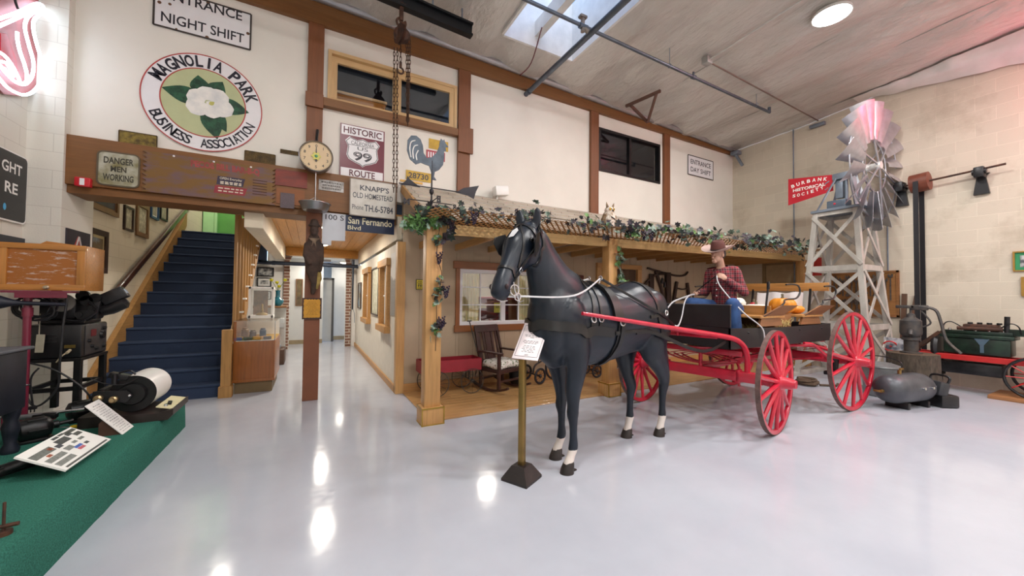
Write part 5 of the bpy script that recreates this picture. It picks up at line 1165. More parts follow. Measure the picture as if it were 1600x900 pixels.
for z in [i * .03 for i in range(23)]:
    rings.append([sc_ + V(((.30 + .05 * (1 - z / .66) ** 3 + .022 * NZ.noise(V((cos(a) * 5, sin(a) * 5, z * 3)))) * cos(a), (.30 + .05 * (1 - z / .66) ** 3 + .022 * NZ.noise(V((cos(a) * 5, sin(a) * 5, z * 3)))) * sin(a), z)) for a in [2 * pi * k / 64 for k in range(64)]])
b.loft(rings).build('bark', mat('tree_bark', '3a322b', .95, vs=30, c2='564b40', bump=1.0, bs=40, stretch=(1, 1, .3)), t, 60)
MB().lathe([(.295, .655), (.295, .665), (0, .667)], sc_, seg=40).build('cut_face', wood('stump_face', '5a4838', 2, .7, .8), t, 0)
m_pumpi = mat('pump_iron', '3f3f41', .55, .4, vs=12, c2='57514c')
t = thing('hand_pump', 'old dark iron hand pump with a curved handle standing on the stump', 'pump', (8.5, 2.22, .667))
pc = V((8.5, 2.24, .667))
MB().lathe([(.13, 0), (.13, .02), (.085, .03), (.085, .2), (.11, .21), (.11, .25), (.09, .26), (.125, .30), (.13, .34), (.125, .52), (.10, .54), (.06, .57), (.05, .62), (.02, .64)], pc, seg=24).build('barrel', m_pumpi, t)
MB().tube(spline([tuple(pc + V((-.02, .0, .36))), tuple(pc + V((-.12, -.03, .36))), tuple(pc + V((-.17, -.04, .3)))], 5), .03, 10).build('spout', m_pumpi, t)
MB().cyl(pc + V((0, 0, .6)), pc + V((0, 0, .74)), .014).obox(pc + V((-.0, .06, .74)), (.05, .22, .05), None, .012).obox(pc + V((0, -.1, .73)), (.05, .2, .08), None, .015).build('pivot_head', m_pumpi, t)
MB().tube(spline([tuple(pc + V((0, -.1, .75))), tuple(pc + V((0, -.27, .70))), tuple(pc + V((0, -.33, .5))), tuple(pc + V((0, -.38, .25))), tuple(pc + V((.02, -.52, .06)))], 6), [(.03, .02)] * 25, 8).build('handle', m_pumpi, t)
MB().tube(spline([tuple(pc + V((0, -.12, .42))), tuple(pc + V((0, -.22, .5))), tuple(pc + V((0, -.12, .68)))], 5), .012, 8).build('link_rod', m_pumpi, t)
b = MB().prism([(-.22, -.28), (.22, -.28), (.22, .28), (-.22, .28)], (9.3, 2.62, .55), (-.35, -.94, 0), (.0, 0, 1), .01); pp = one(b, 'photo_print', mat('print_paper', 'd5d8df', .4, vs=7, c2='6c7280', lo=.42, hi=.58), 'pale printed photograph standing behind the hand pump', 'print', None, 0)
one(MB().box(9.22, 9.38, 2.4, 2.84, 0, .268, .01), 'display_box', m_old, 'dark wooden box on the floor under the printed photograph', 'box')
m_gal = mat('galvanised_can', '8b8e90', .45, .6, var=.15, vs=9)
t = thing('metal_can', 'dented galvanised can with a lid and bail handle behind the air tank', 'can', (8.0, 2.45, 0)); gc = V((8.0, 2.45, 0))
MB().lathe([(.2, 0), (.215, .02), (.225, .45), (.24, .46), (.235, .48), (.22, .485), (.12, .52), (0, .53)], gc, seg=28).build('body', m_gal, t)
MB().torus(gc + V((0, 0, .53)), (1, .3, 0), .11, .012, 20, 6, 0, pi, ref=(0.3, -1, 0)).build('lid_handle', m_gal, t)
MB().tube(spline([tuple(gc + V((-.08, -.22, .4))), tuple(gc + V((-.1, -.26, .56))), tuple(gc + V((0, 0, .62))), tuple(gc + V((.1, .26, .56))), tuple(gc + V((.08, .22, .4)))], 5), .008, 6).build('bail', m_black, t)
t = thing('rope_coil', 'small heap of brown rope on the floor under the wagon by the windmill foot', 'rope', (7.75, 3.35, 0))
b = MB(); b.tube([(7.75 + (.14 + .02 * sin(i * .7)) * cos(i * .5), 3.35 + (.14 + .02 * cos(i * .9)) * sin(i * .5), .02 + .0011 * i) for i in range(80)], .02, 6); b.build('coil', mat('brown_rope', '5a4a3b', .9, var=.2, vs=60, bump=.6, bs=90), t)
MB().tube([(7.85, 3.2, .02), (8.05, 3.05, .02), (8.25, 3.1, .02)], .02, 6).build('rope_end', mat('brown_rope', '5a4a3b'), t)
# ---------------------------------------------------------------- engine on a red cart
m_cred = mat('cart_red', 'b92a2a', .4, var=.12, vs=6); m_eng = mat('engine_green', '22382c', .35, .2, vs=8, c2='141f1a'); m_engd = mat('engine_black', '18191b', .4, .3, vs=10, c2='2a2a2c')
ct = thing('engine_cart', 'red wheeled cart along the block wall under the green engine', 'cart', (9.65, 1.6, 0))
for xx in (9.52, 9.86): MB().box(xx - .035, xx + .035, .55, 2.72, .53, .62, .006).build('rail', m_cred, ct, 0)
for yy in (.7, 1.5, 2.3, 2.66): MB().box(9.5, 9.88, yy - .03, yy + .03, .54, .6, .004).build('cross_rail', m_cred, ct, 0)
for yy in (1.18,):
    for xx in (9.44, 9.95):
        cw = V((xx, yy, .36)); w_ = MB().torus(cw, X_, .30, .02, 40, 8).build('wheel', m_engd, ct)
        b = MB()
        for k in range(10): a = 2 * pi * k / 10; b.cyl(cw, cw + V((0, cos(a) * .29, sin(a) * .29)), .009, None, 6)
        b.build('spokes', m_cred, w_); MB().cyl(cw - X_ * .05, cw + X_ * .05, .04).build('hub', m_engd, w_)
MB().cyl((9.42, 1.18, .36), (9.97, 1.18, .36), .02).box(9.5, 9.9, 1.15, 1.21, .36, .54).build('axle', m_engd, ct)
MB().tube([(9.55, 2.2, .5), (9.55, 2.2, .24), (9.85, 2.2, .24), (9.85, 2.2, .5)], .03, 8).tube([(9.7, 2.2, .24), (9.7, 2.2, .02)], .03, 8).obox((9.7, 2.2, .015), (.3, .12, .03), None, .005).build('front_stand', m_engd, ct)
one(MB().box(9.3, 10.05, .92, 1.62, 0, .055, .004), 'timber_block', wood('chock_wood', '9a6a42', 1, .7, .6), 'flat timber block under the cart wheel at the block wall', 'timber')
en = thing('engine', 'green and black straight engine mounted on the red cart', 'engine', (9.68, 1.75, .62)); e0 = V((9.68, 1.75, .62))
MB().box(9.52, 9.86, 1.42, 2.12, .64, .9, .02).box(9.5, 9.88, 1.38, 2.16, .9, .96, .012).build('block', m_eng, en)
MB().box(9.55, 9.84, 1.4, 2.14, .96, 1.02, .012).build('head', m_eng, en)
b = MB()
for k in range(5): MB().lathe([(.018, 0), (.018, .03), (.012, .035), (0, .036)], (9.6, 1.5 + k * .14, 1.02), seg=10).build('head_bolt', m_chr, en)
MB().box(9.6, 9.8, 1.55, 1.92, 1.02, 1.13, .02).tube([(9.56, 1.5, 1.06), (9.56, 1.97, 1.06)], .03, 10).build('manifold', m_rust, en)
for yy in (1.55, 1.65, 1.75, 1.85): MB().cyl((9.68, yy, 1.13), (9.68, yy, 1.16), .03).build('plug_cap', m_engd, en)
for s in (-1, 1): MB().tube(spline([(9.6, 1.73 + s * .18, 1.06), (9.55, 1.73 + s * .3, 1.16), (9.55, 1.73 + s * .38, 1.12), (9.58, 1.73 + s * .4, 1.0)], 6), .009, 6).build('pipe', m_engd, en)
MB().cyl((9.6, 1.47, 1.0), (9.6, 1.46, 1.27), .03).build('exhaust_stack', m_engd, en)
MB().prism([(-.12, 0), (.12, .0), (.2, .1), (-.16, .1)], (9.68, 1.32, .97), Y_, Z_, .2).build('fan_shroud', m_eng, en, 0)
MB().box(9.5, 9.8, 1.18, 1.3, .64, .94, .02).build('red_end_case', m_cred, en)
MB().cyl((9.6, 1.16, .8), (9.6, .85, .8), .05).obox((9.6, .86, .9), (.1, .06, .24), None, .01).build('crank_shaft', m_engd, en)
MB().box(9.54, 9.84, 1.5, 2.3, .3, .5, .03).box(9.56, 9.82, 2.12, 2.5, .34, .5, .04).build('oil_pan', m_engd, en)
for s in (-1, 1): MB().beam((9.6 + .08 * s, 2.16, .98), (9.6 + .08 * s, 2.5, .62), .03, .05).build('front_arm', m_rust, en, 0)
MB().lathe([(.2, -.04), (.22, 0), (.2, .04), (0, .05)], (9.66, 2.22, .72), (0, 1, 0), 24).build('flywheel', m_engd, en)
MB().prism([(-.08, .1), (.08, .1), (.02, 0), (.02, -.12), (-.02, -.12), (-.02, 0)], (9.5, 1.7, .8), -Y_, Z_, .01).build('y_highlight', mat('highlight_blue', '4a5f6e', .4), en, 0)  # highlight on the engine side, drawn as a Y-shaped blue piece
MB().torus((9.3, 2.72, .68), (1, .2, .3), .09, .012, 20, 6).cyl((9.3, 2.72, .68), (9.55, 2.66, .58), .012).build('hand_wheel', m_cred, ct)
# ---------------------------------------------------------------- framed pictures on the right wall
def frame_on(ax, val, sgn, P, label, m_fr, m_mat, m_pic, bw=.04, mw=.05, cat='picture', name='picture_frame', d=.03, rect=None):
    c, u, v, w_, h_, n_ = quad(P, ax, val, sgn) if rect is None else rect
    t = thing(name, label, cat, c - v * (h_ / 2)); cc = c + n_ * (d / 2)
    MB().prism([(-w_ / 2, -h_ / 2), (w_ / 2, -h_ / 2), (w_ / 2, h_ / 2), (-w_ / 2, h_ / 2)], c + n_ * .004, u, v, .008).build('backing', m_mat, t, 0)
    for (x0, x1, y0, y1, nm) in ((-w_ / 2, w_ / 2, h_ / 2 - bw, h_ / 2, 0), (-w_ / 2, w_ / 2, -h_ / 2, -h_ / 2 + bw, 0), (-w_ / 2, -w_ / 2 + bw, -h_ / 2, h_ / 2, 1), (w_ / 2 - bw, w_ / 2, -h_ / 2, h_ / 2, 1)):
        pass
    b = MB()
    def bar(x0, x1, y0, y1): b.prism([(x0, y0), (x1, y0), (x1, y1), (x0, y1)], cc, u, v, d)
    bar(-w_ / 2, w_ / 2, h_ / 2 - bw, h_ / 2); bar(-w_ / 2, w_ / 2, -h_ / 2, -h_ / 2 + bw); bar(-w_ / 2, -w_ / 2 + bw, -h_ / 2 + bw, h_ / 2 - bw); bar(w_ / 2 - bw, w_ / 2, -h_ / 2 + bw, h_ / 2 - bw)
    b.build('frame', m_fr, t, 0)
    a, bb = w_ / 2 - bw - mw, h_ / 2 - bw - mw
    MB().prism([(-a, -bb), (a, -bb), (a, bb), (-a, bb)], c + n_ * .0095, u, v, .003).build('picture', m_pic, t, 0)
    return t
m_gold = mat('gold_frame', 'a8823e', .4, .4, var=.1); m_photo = mat('old_photo', 'd9d9d6', .4, vs=9, c2='55585c', lo=.4, hi=.6)
frame_on(0, XR, -1, [(1583, 393), (1612, 392), (1612, 424), (1583, 424)], 'framed photograph with a green mat on the right block wall', m_gold, mat('green_mat', '2f8a5a', .6), m_photo, .02, .05)
frame_on(0, XR, -1, [(1596, 433), (1620, 432), (1620, 463), (1596, 463)], 'gold framed photograph below the green matted one', m_gold, mat('ivory_mat', 'e3dcc8', .6), m_photo, .03, .03)
# ---------------------------------------------------------------- carpeted platform
PZ = .30
m_grn = mat('green_carpet', '387364', .95, var=.3, vs=130, bump=1.0, bs=140, spec=.1, stretch=(1, 1, 1))
b = MB(); yv = [1.0 + i * .15 for i in range(31)]; rings = []
for y in [1.0] + [1.0 + 4.487 * i / 40 for i in range(1, 41)]:
    e = .006 * NZ.noise(V((y * 6, 0, 0))); rings.append([V((-2.72, y, 0)), V((-1.212 + e, y, 0)), V((-1.216 + e, y, .14)), V((-1.222 + e, y, PZ - .015)), V((-1.24 + e, y, PZ)), V((-2.72, y, PZ))])
b.loft(rings); one(b, 'platform', m_grn, 'low display platform covered in green carpet along the left wall', 'platform', None, 50)
# ---------------------------------------------------------------- wooden cabinet on a maroon stand
m_mar = mat('maroon_paint', '6f1c34', .35, var=.08, coat=.2)
sd = thing('projector_stand', 'maroon steel pole stand under the wooden speaker cabinet', 'stand', (-2.25, 5.06, PZ))
MB().cyl((-2.25, 5.06, PZ), (-2.25, 5.06, 1.50), .026).cyl((-2.25, 5.06, PZ + .98), (-2.25, 5.06, PZ + 1.06), .034).build('pole', m_mar, sd)
MB().torus((-2.25, 5.06, .665), Z_, .028, .007, 20, 6).build('clamp', m_chr, sd)
q = pZ(28, 680, PZ); MB().prism([(-2.36, .30), (-2.1, .30), (-2.1, .40), (-2.36, .40)], (0, 5.02, 0), X_, Z_, .012).box(-2.4, -2.1, 4.98, 5.2, .3, .31).build('foot_plate', m_mar, sd, 0)
MB().box(-2.38, -1.95, 4.98, 5.12, 1.495, 1.515).box(-2.3, -1.98, 4.985, 4.995, 1.45, 1.5).build('top_bracket', m_mar, sd, 0)
m_cabw = wood('varnished_oak', 'a9702f', 0, .65, .4, coat=.2); m_cabwz = wood('varnished_oak_upright', 'a9702f', 2, .65, .4, coat=.2)
m_cabp = mat('scuffed_panel', '9a5a20', .4, vs=9, c2='8f531d')
m_, n_, b_ = _new('scuffed_brown_panel'); _v = _obj(n_, (3, 3, 14)); _c = _mix(n_, lin('96591f'), lin('b9a59b'), _ramp(n_, _noise(n_, _v, 2.3, 6, .7), ((.545, (0, 0, 0)), (.60, (.85,) * 3)))); n_.links.new(_c, b_.inputs['Base Color']); b_.inputs['Roughness'].default_value = .45
cb_ = thing('speaker_cabinet', 'old varnished wooden cabinet with a scuffed front panel above the projector', 'cabinet', (-2.27, 5.2, 1.517))
x0, x1, z0, z1 = -2.66, -1.89, 1.518, 1.945; yf = 5.04
MB().box(x0, x1, yf + .03, yf + .38, z0, z1, .004).build('body', m_cabw, cb_)
b = MB().use(m_cabw).box(x0, x1, yf, yf + .03, z1 - .05, z1, .004).box(x0, x1, yf, yf + .03, z0, z0 + .055, .004).use(m_cabwz).box(x1 - .055, x1, yf, yf + .03, z0 + .05, z1 - .05, .004).box(x0, x0 + .28, yf, yf + .03, z0 + .05, z1 - .05, .004); b.build('door_frame', None, cb_)
MB().box(x0 + .2, x1 - .05, yf + .016, yf + .03, z0 + .05, z1 - .05).build('front_panel', m_, cb_, 0)
MB().lathe([(.018, 0), (.018, .01), (.01, .018), (.014, .03), (0, .034)], (-2.13, yf, z0 + .028), (0, -1, 0), 16).build('latch_knob', mat('aged_nickel', 'a89c86', .35, .8), cb_)
one(MB().prism([(-2.2, 1.946), (-1.93, 1.946), (-2.16, 1.975)], (0, 5.14, 0), X_, Z_, .12), 'wooden_wedge', m_cabw, 'small wooden wedge lying on top of the varnished cabinet', 'wedge', None, 0)
# ---------------------------------------------------------------- steel stand with the power box
YB0, XB0, XB1 = 5.2, -2.36, -1.95; YB1 = max(5.75, min(6.0, pX(163, 502, XB1).y))
m_stnd = mat('black_steel', '141416', .4, .3, var=.15)
s2 = thing('equipment_stand', 'black angle steel stand carrying the power box on the green platform', 'stand', ((XB0 + XB1) / 2, (YB0 + YB1) / 2, PZ))
for xx in (XB0 + .03, XB1 - .03):
    for yy in (YB0 + .03, YB1 - .03): MB().box(xx - .025, xx + .025, yy - .025, yy + .025, PZ, .84, .003).build('leg', m_stnd, s2, 0)
MB().box(XB0, XB1, YB0, YB1, .835, .865, .003).build('top_shelf', m_stnd, s2, 0)
for yy in (YB0 + .03, YB1 - .03): MB().box(XB0, XB1, yy - .015, yy + .015, .55, .59).build('rail', m_stnd, s2, 0)
for xx in (XB0 + .03, XB1 - .03): MB().box(xx - .015, xx + .015, YB0, YB1, .55, .59).build('rail', m_stnd, s2, 0)
m_pbox = mat('black_crackle', '17171a', .35, .2, var=.15, bump=.1, bs=120); m_pface = mat('grey_panel', '2f2d2f', .5, var=.15, vs=18)
pb = thing('power_box', 'black metal projector power box with a switch panel on the steel stand', 'power box', ((XB0 + XB1) / 2, (YB0 + YB1) / 2, .866))
MB().box(XB0 + .01, XB1 - .005, YB0 + .01, YB1 - .02, .866, 1.19, .018).build('case', m_pbox, pb)
for k in range(3): MB().box(-2.25, -2.12, YB0 + .002, YB0 + .014, 1.02 + k * .035, 1.03 + k * .035, .004).build('louvre', m_pbox, pb)
pn = MB().box(XB1 - .006, XB1 + .004, YB0 + .06, YB1 - .06, .885, 1.175, .004).build('control_panel', m_pface, pb)
ym = (YB0 + YB1) / 2
for (dy, z, r, m__) in ((-.16, 1.02, .02, m_black), (-.10, .96, .018, m_black), (.1, 1.06, .045, m_stnd), (.14, .94, .02, m_black), (-.02, .93, .018, m_black), (.14, 1.13, .02, m_black)): MB().cyl((XB1 + .004, ym + dy, z), (XB1 + .026, ym + dy, z), r, r * .85).build('knob', m__, pn)
MB().box(XB1 + .004, XB1 + .008, ym - .12, ym - .02, 1.06, 1.13).build('meter', mat('meter_red', '6a2a30', .3), pn, 0)
pt = MB().box(-2.07, -1.995, YB0 + .004, YB0 + .012, .965, .995).build('name_plate', mat('brass_plate', '6d5b2c', .4, .6), pb, 0)

one(MB().tube(spline([(-2.03, YB0 - .03, .93), (-2.06, YB0 - .05, .90), (-2.1, YB0 - .04, .84)], 5), .006, 6).cyl((-2.03, YB0 + .005, .945), (-2.03, YB0 - .05, .925), .012), 'plug', mat('cream_plug', 'b5a98c', .4), 'cream coloured plug stuck into the front of the black power box', 'plug')
MBt = MB().obox((-2.22, 5.185, 1.02), (.055, .012, .17), M.Rotation(.05, 3, 'Y'), .004).tube([(-2.23, 5.19, 1.1), (-2.23, 5.195, 1.3)], .004, 5)
one(MBt, 'paper_tag', mat('old_tag', '9b9482', .7, var=.15), 'old grey paper tag hanging before the black power box', 'tag', None, 0)
# ---------------------------------------------------------------- film projector on the power box
pj = thing('film_projector', 'black vintage film projector with angled lens hood sitting on the power box', 'projector', (-2.1, 5.5, 1.191))
m_pj = mat('projector_black', '1d1c1f', .4, .3, var=.2, vs=15)
pb0 = V((-2.12, 5.5, 1.19))
MB().box(-2.3, -1.98, 5.32, 5.66, 1.191, 1.23, .01).build('base', m_pj, pj)
MB().box(-2.32, -2.06, 5.36, 5.6, 1.23, 1.44, .03).build('lamp_house', m_pj, pj)
MB().obox((-1.99, 5.46, 1.36), (.18, .16, .24), M.Rotation(.15, 3, 'Y'), .02).cyl((-1.99, 5.38, 1.42), (-1.99, 5.36, 1.42), .05).cyl((-1.96, 5.38, 1.3), (-1.96, 5.355, 1.3), .035).cyl((-2.04, 5.38, 1.28), (-2.04, 5.35, 1.28), .03).build('film_gate', m_pj, pj)
for (x, z, r) in ((-2.02, 1.47, .05), (-1.93, 1.45, .045), (-2.0, 1.27, .06)): MB().cyl((x, 5.40, z), (x, 5.36, z), r, None, 20).build('sprocket', m_stnd, pj)
la = V((.80, .1, .50)).normalized(); l0 = V((-1.92, 5.44, 1.37)); lu = V((-.5, 0, .8)); lu = (lu - la * lu.dot(la)).normalized(); lr = M((la, lu.cross(la), lu)).transposed()
MB().obox(l0 + la * .14 + lu * .03, (.20, .12, .12), lr, .012).build('lens_hood', m_pj, pj)
MB().obox(l0 + la * .241 + lu * .03, (.006, .07, .05), lr, .0).build('lens_glass', mat('lens_glass', 'c7d3e2', .05, var=.02), pj, 0)
MB().tube([l0 - la * .02 - lu * .06, l0 + la * .05 - lu * .07, l0 + la * .17 - lu * .07, l0 + la * .2 - lu * .07], [.05, .062, .062, .03], 20).build('lens_barrel', m_pj, pj)
MB().lathe([(0, -.012), (.085, -.012), (.088, 0), (.085, .012), (0, .012)], (-2.13, 5.3, 1.40), (.1, -1, 0), 28).build('reel_disc', mat('grey_disc', '77746f', .45, .4), pj)
MB().lathe([(.03, 0), (.03, .02), (.012, .03), (0, .03)], (-2.13, 5.288, 1.40), (.1, -1, 0), 14).build('disc_hub', m_pj, pj)
MB().tube(spline([(-2.13, 5.3, 1.24), (-2.0, 5.3, 1.22), (-1.9, 5.33, 1.32), (-1.97, 5.36, 1.4)], 6), .012, 6).build('guide_arm', m_pj, pj)
one(MB().lathe([(.15, 0), (.14, .02), (.03, .30), (.018, .36), (.016, .62)], (-2.62, 5.0, 1.42), (1, .05, -.05), 28), 'lamp_horn', mat('horn_black', '1a1d2b', .5, var=.1), 'dark blue black cone shaped horn under the wooden cabinet', 'horn')
m_cable = mat('black_cable', '1b1c20', .5)
cc = thing('cable_coil', 'coil of black cable hanging behind the maroon pole', 'cable', (-2.32, 5.16, 1.25))
b = MB()
P = []
for i in range(24 * 6):
    a = 2 * pi * i / 24; r = .105 + .018 * sin(i * .37); P.append((-2.26 + r * 1.15 * cos(a), 5.14 + .012 * sin(i * .9) + .0006 * i, 1.36 + r * sin(a) + .012 * sin(i * .21)))
b.tube(P, .0085, 6).build('loops', m_cable, cc)
MB().tube(spline([(-2.2, 5.14, 1.46), (-2.1, 5.12, 1.52), (-2.03, 5.11, 1.45), (-2.04, 5.1, 1.2), (-2.06, 5.12, .85), (-2.08, 5.14, .6), (-2.2, 5.12, .45), (-2.3, 5.16, .62), (-2.31, 5.16, .9)], 8), .009, 6).build('lead', m_cable, cc)
one(MB().tube(spline([(-2.2, 5.14, .8), (-2.24, 5.12, .7), (-2.22, 5.12, .46)], 6), .008, 6).obox((-2.22, 5.12, .44), (.05, .03, .03), None, .006).box(-2.235, -2.23, 5.115, 5.125, .40, .43).box(-2.212, -2.207, 5.115, 5.125, .40, .43), 'extension_lead', m_cable, 'black power cord with a two pin plug hanging inside the steel stand', 'cord')
one(MB().tube(spline([(-2.3, 5.15, .86), (-2.1, 5.12, .78), (-1.93, 5.12, .62), (-1.84, 5.16, .45), (-1.84, 5.3, .33)], 8), .008, 6), 'extension_lead', m_cable, 'black cord sagging across the front of the steel stand to the platform', 'cord')
# ---------------------------------------------------------------- black iron leg / column at the left edge
ic = thing('iron_stove', 'black cast iron cabinet with a fluted turned leg at the left edge', 'stove', (-2.05, 3.95, PZ))
m_ci = mat('cast_iron_blue', '1e222e', .45, .3, var=.15, vs=10)
MB().box(-2.5, -1.90, 3.9, 4.3, .62, 1.06, .01).build('body', m_ci, ic); MB().box(-2.54, -1.88, 3.86, 4.34, 1.06, 1.085, .01).build('top', mat('stove_top', '55585f', .5, .2), ic)
MB().box(-2.4, -2.06, 3.885, 3.9, .7, 1.0, .008).build('door_panel', m_ci, ic)
for k in range(4): MB().box(-2.02 + k * .032, -2.005 + k * .032, 3.885, 3.905, .64, 1.05, .004).build('flute', m_ci, ic)
for (lx, ly) in ((-1.95, 3.95), (-2.45, 3.95), (-1.95, 4.25), (-2.45, 4.25)): MB().lathe([(.045, 0), (.05, .03), (.03, .07), (.04, .14), (.048, .2), (.035, .24), (.045, .28), (.05, .33)], (lx, ly, PZ), seg=18).build('leg', m_ci, ic)
# ---------------------------------------------------------------- motors and tools on the carpet
def motor(c, lab):
    c = V(c); t = thing('projector_motor', lab, 'motor', c); ax = V((.82, .5, .05)).normalized()
    MB().lathe([(0, -.1), (.05, -.1), (.085, -.08), (.09, -.02), (.09, .04), (.07, .075), (.03, .09), (.03, .12), (.016, .125), (.016, .2), (0, .2)], c + V((0, 0, .10)), ax, 24).build('housing', m_stnd, t)
    MB().obox(c + V((0, 0, .012)), (.18, .12, .024), M.Rotation(.55, 3, 'Z'), .004).build('foot', m_stnd, t)
    for k in range(6): a = 2 * pi * k / 6; MB().obox(c + V((0, 0, .10)) + V((-ax.y, ax.x, 0)) * (.086 * cos(a)) + Z_ * (.086 * sin(a)), (.10, .02, .02), M.Rotation(.55, 3, 'Z'), .004).build('rib', m_stnd, t)
motor((-1.93, 4.5, PZ), 'black electric motor with a shaft beside the cast iron leg'); motor((-1.86, 5.02, PZ), 'black electric motor with a shaft below the steel stand')
def tool(p0, p1, label):
    p0, p1 = V(p0), V(p1); t = thing('screwdriver', label, 'screwdriver', p0); d = (p1 - p0)
    MB().tube([p0, p0 + d * .1, p0 + d * .4, p0 + d * .46], [.012, .016, .015, .009], 10).build('grip', mat('yellow_plastic', 'd9b51c', .35), t); MB().tube([p0 + d * .46, p1], .005, 6).build('blade', m_chr, t)
a = pZ(78, 680, PZ + .02); tool(a, a + V((-.24, .02, .03)), 'yellow handled screwdriver between the two motors'); a = pZ(140, 665, PZ + .02); tool(a, a + V((-.28, .06, .0)), 'yellow handled screwdriver below the second motor')
vz = thing('bench_vise', 'small dark vise with a steel spindle on the platform by the maroon plate', 'vise', pZ(70, 676, PZ)); vp = pZ(70, 676, PZ)
MB().cyl(vp, vp + Z_ * .13, .035).obox(vp + Z_ * .14, (.14, .06, .05), None, .01).build('body', m_stnd, vz); MB().cyl(vp + V((-.16, 0, .15)), vp + V((.22, .04, .16)), .014).build('spindle', m_chr, vz); MB().cyl(vp + V((-.15, 0, .15)), vp + V((-.02, 0, .15)), .022).build('jaw_screw', mat('steel_screw', '8b8b90', .35, .8), vz)
for i, (px, py, L, lab) in enumerate(((8, 742, .20, 'dark iron bar lying beside the information board'), (38, 728, .16, 'short dark iron part lying under the information board'))):
    a = pZ(px, py, PZ + .03); one(MB().beam(a + V((-.1, -.02, 0)), a + V((L - .1, .12, .03)), .06, .05, bev=.01).cyl(a + V((.0, .0, .03)), a + V((.1, .05, .06)), .025), 'iron_part', m_stnd, lab, 'iron part')
sp_ = pZ(5, 836, PZ); one(MB().cyl(sp_, sp_ + Z_ * .16, .006).cyl(sp_, sp_ + Z_ * .02, .03).cyl(sp_ + V((-.05, 0, .04)), sp_ + V((.05, 0, .045)), .01), 'rod_stand', m_rust, 'short rusty rod stand on the carpet at the left edge', 'rod')
# ---------------------------------------------------------------- information board, card, drum recorder
A, B_, C2, D_ = pZ(27, 713, .47), pZ(113, 667, .47), pZ(169, 689, .345), pZ(99, 738, .345)
ib = thing('information_board', 'white tilted information board with small photos on the green platform', 'board', (A + B_ + C2 + D_) / 4 - V((0, 0, .1)))
u = ((B_ - A) + (C2 - D_)).normalized(); v = ((A - D_) + (B_ - C2)); v = (v - u * v.dot(u)).normalized(); ctr = (A + B_ + C2 + D_) / 4; W_ = (B_ - A).length; Hh = (A - D_).length
bd_ = MB().prism([(-W_ / 2, -Hh / 2), (W_ / 2, -Hh / 2), (W_ / 2, Hh / 2), (-W_ / 2, Hh / 2)], ctr, u, v, .012).build('panel', m_white, ib, 0)
nn_ = u.cross(v)
def patch(x0, x1, y0, y1, c): MB().prism([(x0 * W_ - W_ / 2, y0 * Hh - Hh / 2), (x1 * W_ - W_ / 2, y0 * Hh - Hh / 2), (x1 * W_ - W_ / 2, y1 * Hh - Hh / 2), (x0 * W_ - W_ / 2, y1 * Hh - Hh / 2)], ctr + nn_ * .0068, u, v, .0012).build('print', mat('print_' + c, c, .5, var=.25, vs=60), bd_, 0)
for p in ((.03, .38, .62, .80, '6b6f6c'), (.06, .95, .04, .09, '4a4a4a'), (.05, .36, .16, .30, '7d807d'), (.05, .36, .36, .50, '7d807d'), (.30, .37, .66, .76, 'a5553a'), (.16, .23, .52, .6, 'a5553a'), (.41, .50, .60, .72, '3a3d48'), (.5, .72, .66, .84, '3d4144'), (.55, .66, .88, .95, '3d4144'), (.68, .78, .9, .96, '3d4144'), (.75, .85, .78, .88, '3d4144'), (.78, .98, .84, .94, '3f4340'), (.83, .96, .66, .78, '3f4340'), (.42, .55, .4, .54, '808380'), (.62, .7, .5, .58, '808380'), (.52, .66, .34, .42, '3b62b8'), (.52, .64, .25, .33, 'c05a6a'), (.70, .77, .30, .38, '3d4144'), (.75, .85, .5, .58, '6b6f6c')): patch(*p)
MB().obox(ctr - nn_ * .04 - v * .02, (W_ * .7, Hh * .5, .03), M((u, v, nn_)).transposed()).build('rest', m_stnd, ib, 0)
A, B_, C2, D_ = pZ(149, 634, .54), pZ(169, 624, .54), pZ(199, 671, .305), pZ(181, 685, .305)
ic2 = thing('text_card', 'narrow white text card on a brown wedge stand before the white drum', 'card', (C2 + D_) / 2)
u = ((B_ - A) + (C2 - D_)).normalized(); v = ((A - D_) + (B_ - C2)); v = (v - u * v.dot(u)).normalized(); ctr = (A + B_ + C2 + D_) / 4; W_ = (B_ - A).length * .5 + (C2 - D_).length * .5; Hh = (A - D_).length
k_ = MB().prism([(-W_ / 2, -Hh / 2), (W_ / 2, -Hh / 2), (W_ / 2, Hh / 2), (-W_ / 2, Hh / 2)], ctr, u, v, .006).build('card', m_white, ic2, 0); nn_ = u.cross(v)
b = MB()
for i in range(15): b.greek(ctr + v * (Hh * (.40 - .055 * i)), u, v, W_ * (.5 + .3 * ((i * 5) % 3) / 2), .006 if i in (0, 8) else .0035, 4, .0035)
b.build('print', mat('grey_ink', '77777c', .6), k_, 0)
hd_ = (nn_ - Z_ * nn_.z).normalized(); pb_ = ctr - v * (Hh / 2); b = MB().prism([(-.012, 0), (-.17, 0), (-.17, .13), (-.14, .165)], pb_, hd_, Z_, W_ * .9); b.build('wedge_stand', mat('brown_wedge', '4f3429', .5), ic2, 0)
dr = thing('drum_recorder', 'white paper drum recorder with a black side plate on the green platform', 'recorder', (-1.62, 5.02, PZ))
dc = pY(208, 615, 4.78); R_ = .165; m_drum = mat('drum_paper', 'efefec', .3, var=.01)
MB().lathe([(R_ - .012, 0), (R_, .004), (R_, .44), (R_ - .01, .45), (0, .45)], dc, (0, 1, 0), 48).build('drum', m_drum, dr)
MB().lathe([(R_ + .002, -.006), (R_ + .002, .0), (R_ - .03, .008), (.1, .01), (.1, -.03), (.092, -.04), (0, -.042)], dc, (0, 1, 0), 48).build('drum_end', m_stnd, dr)
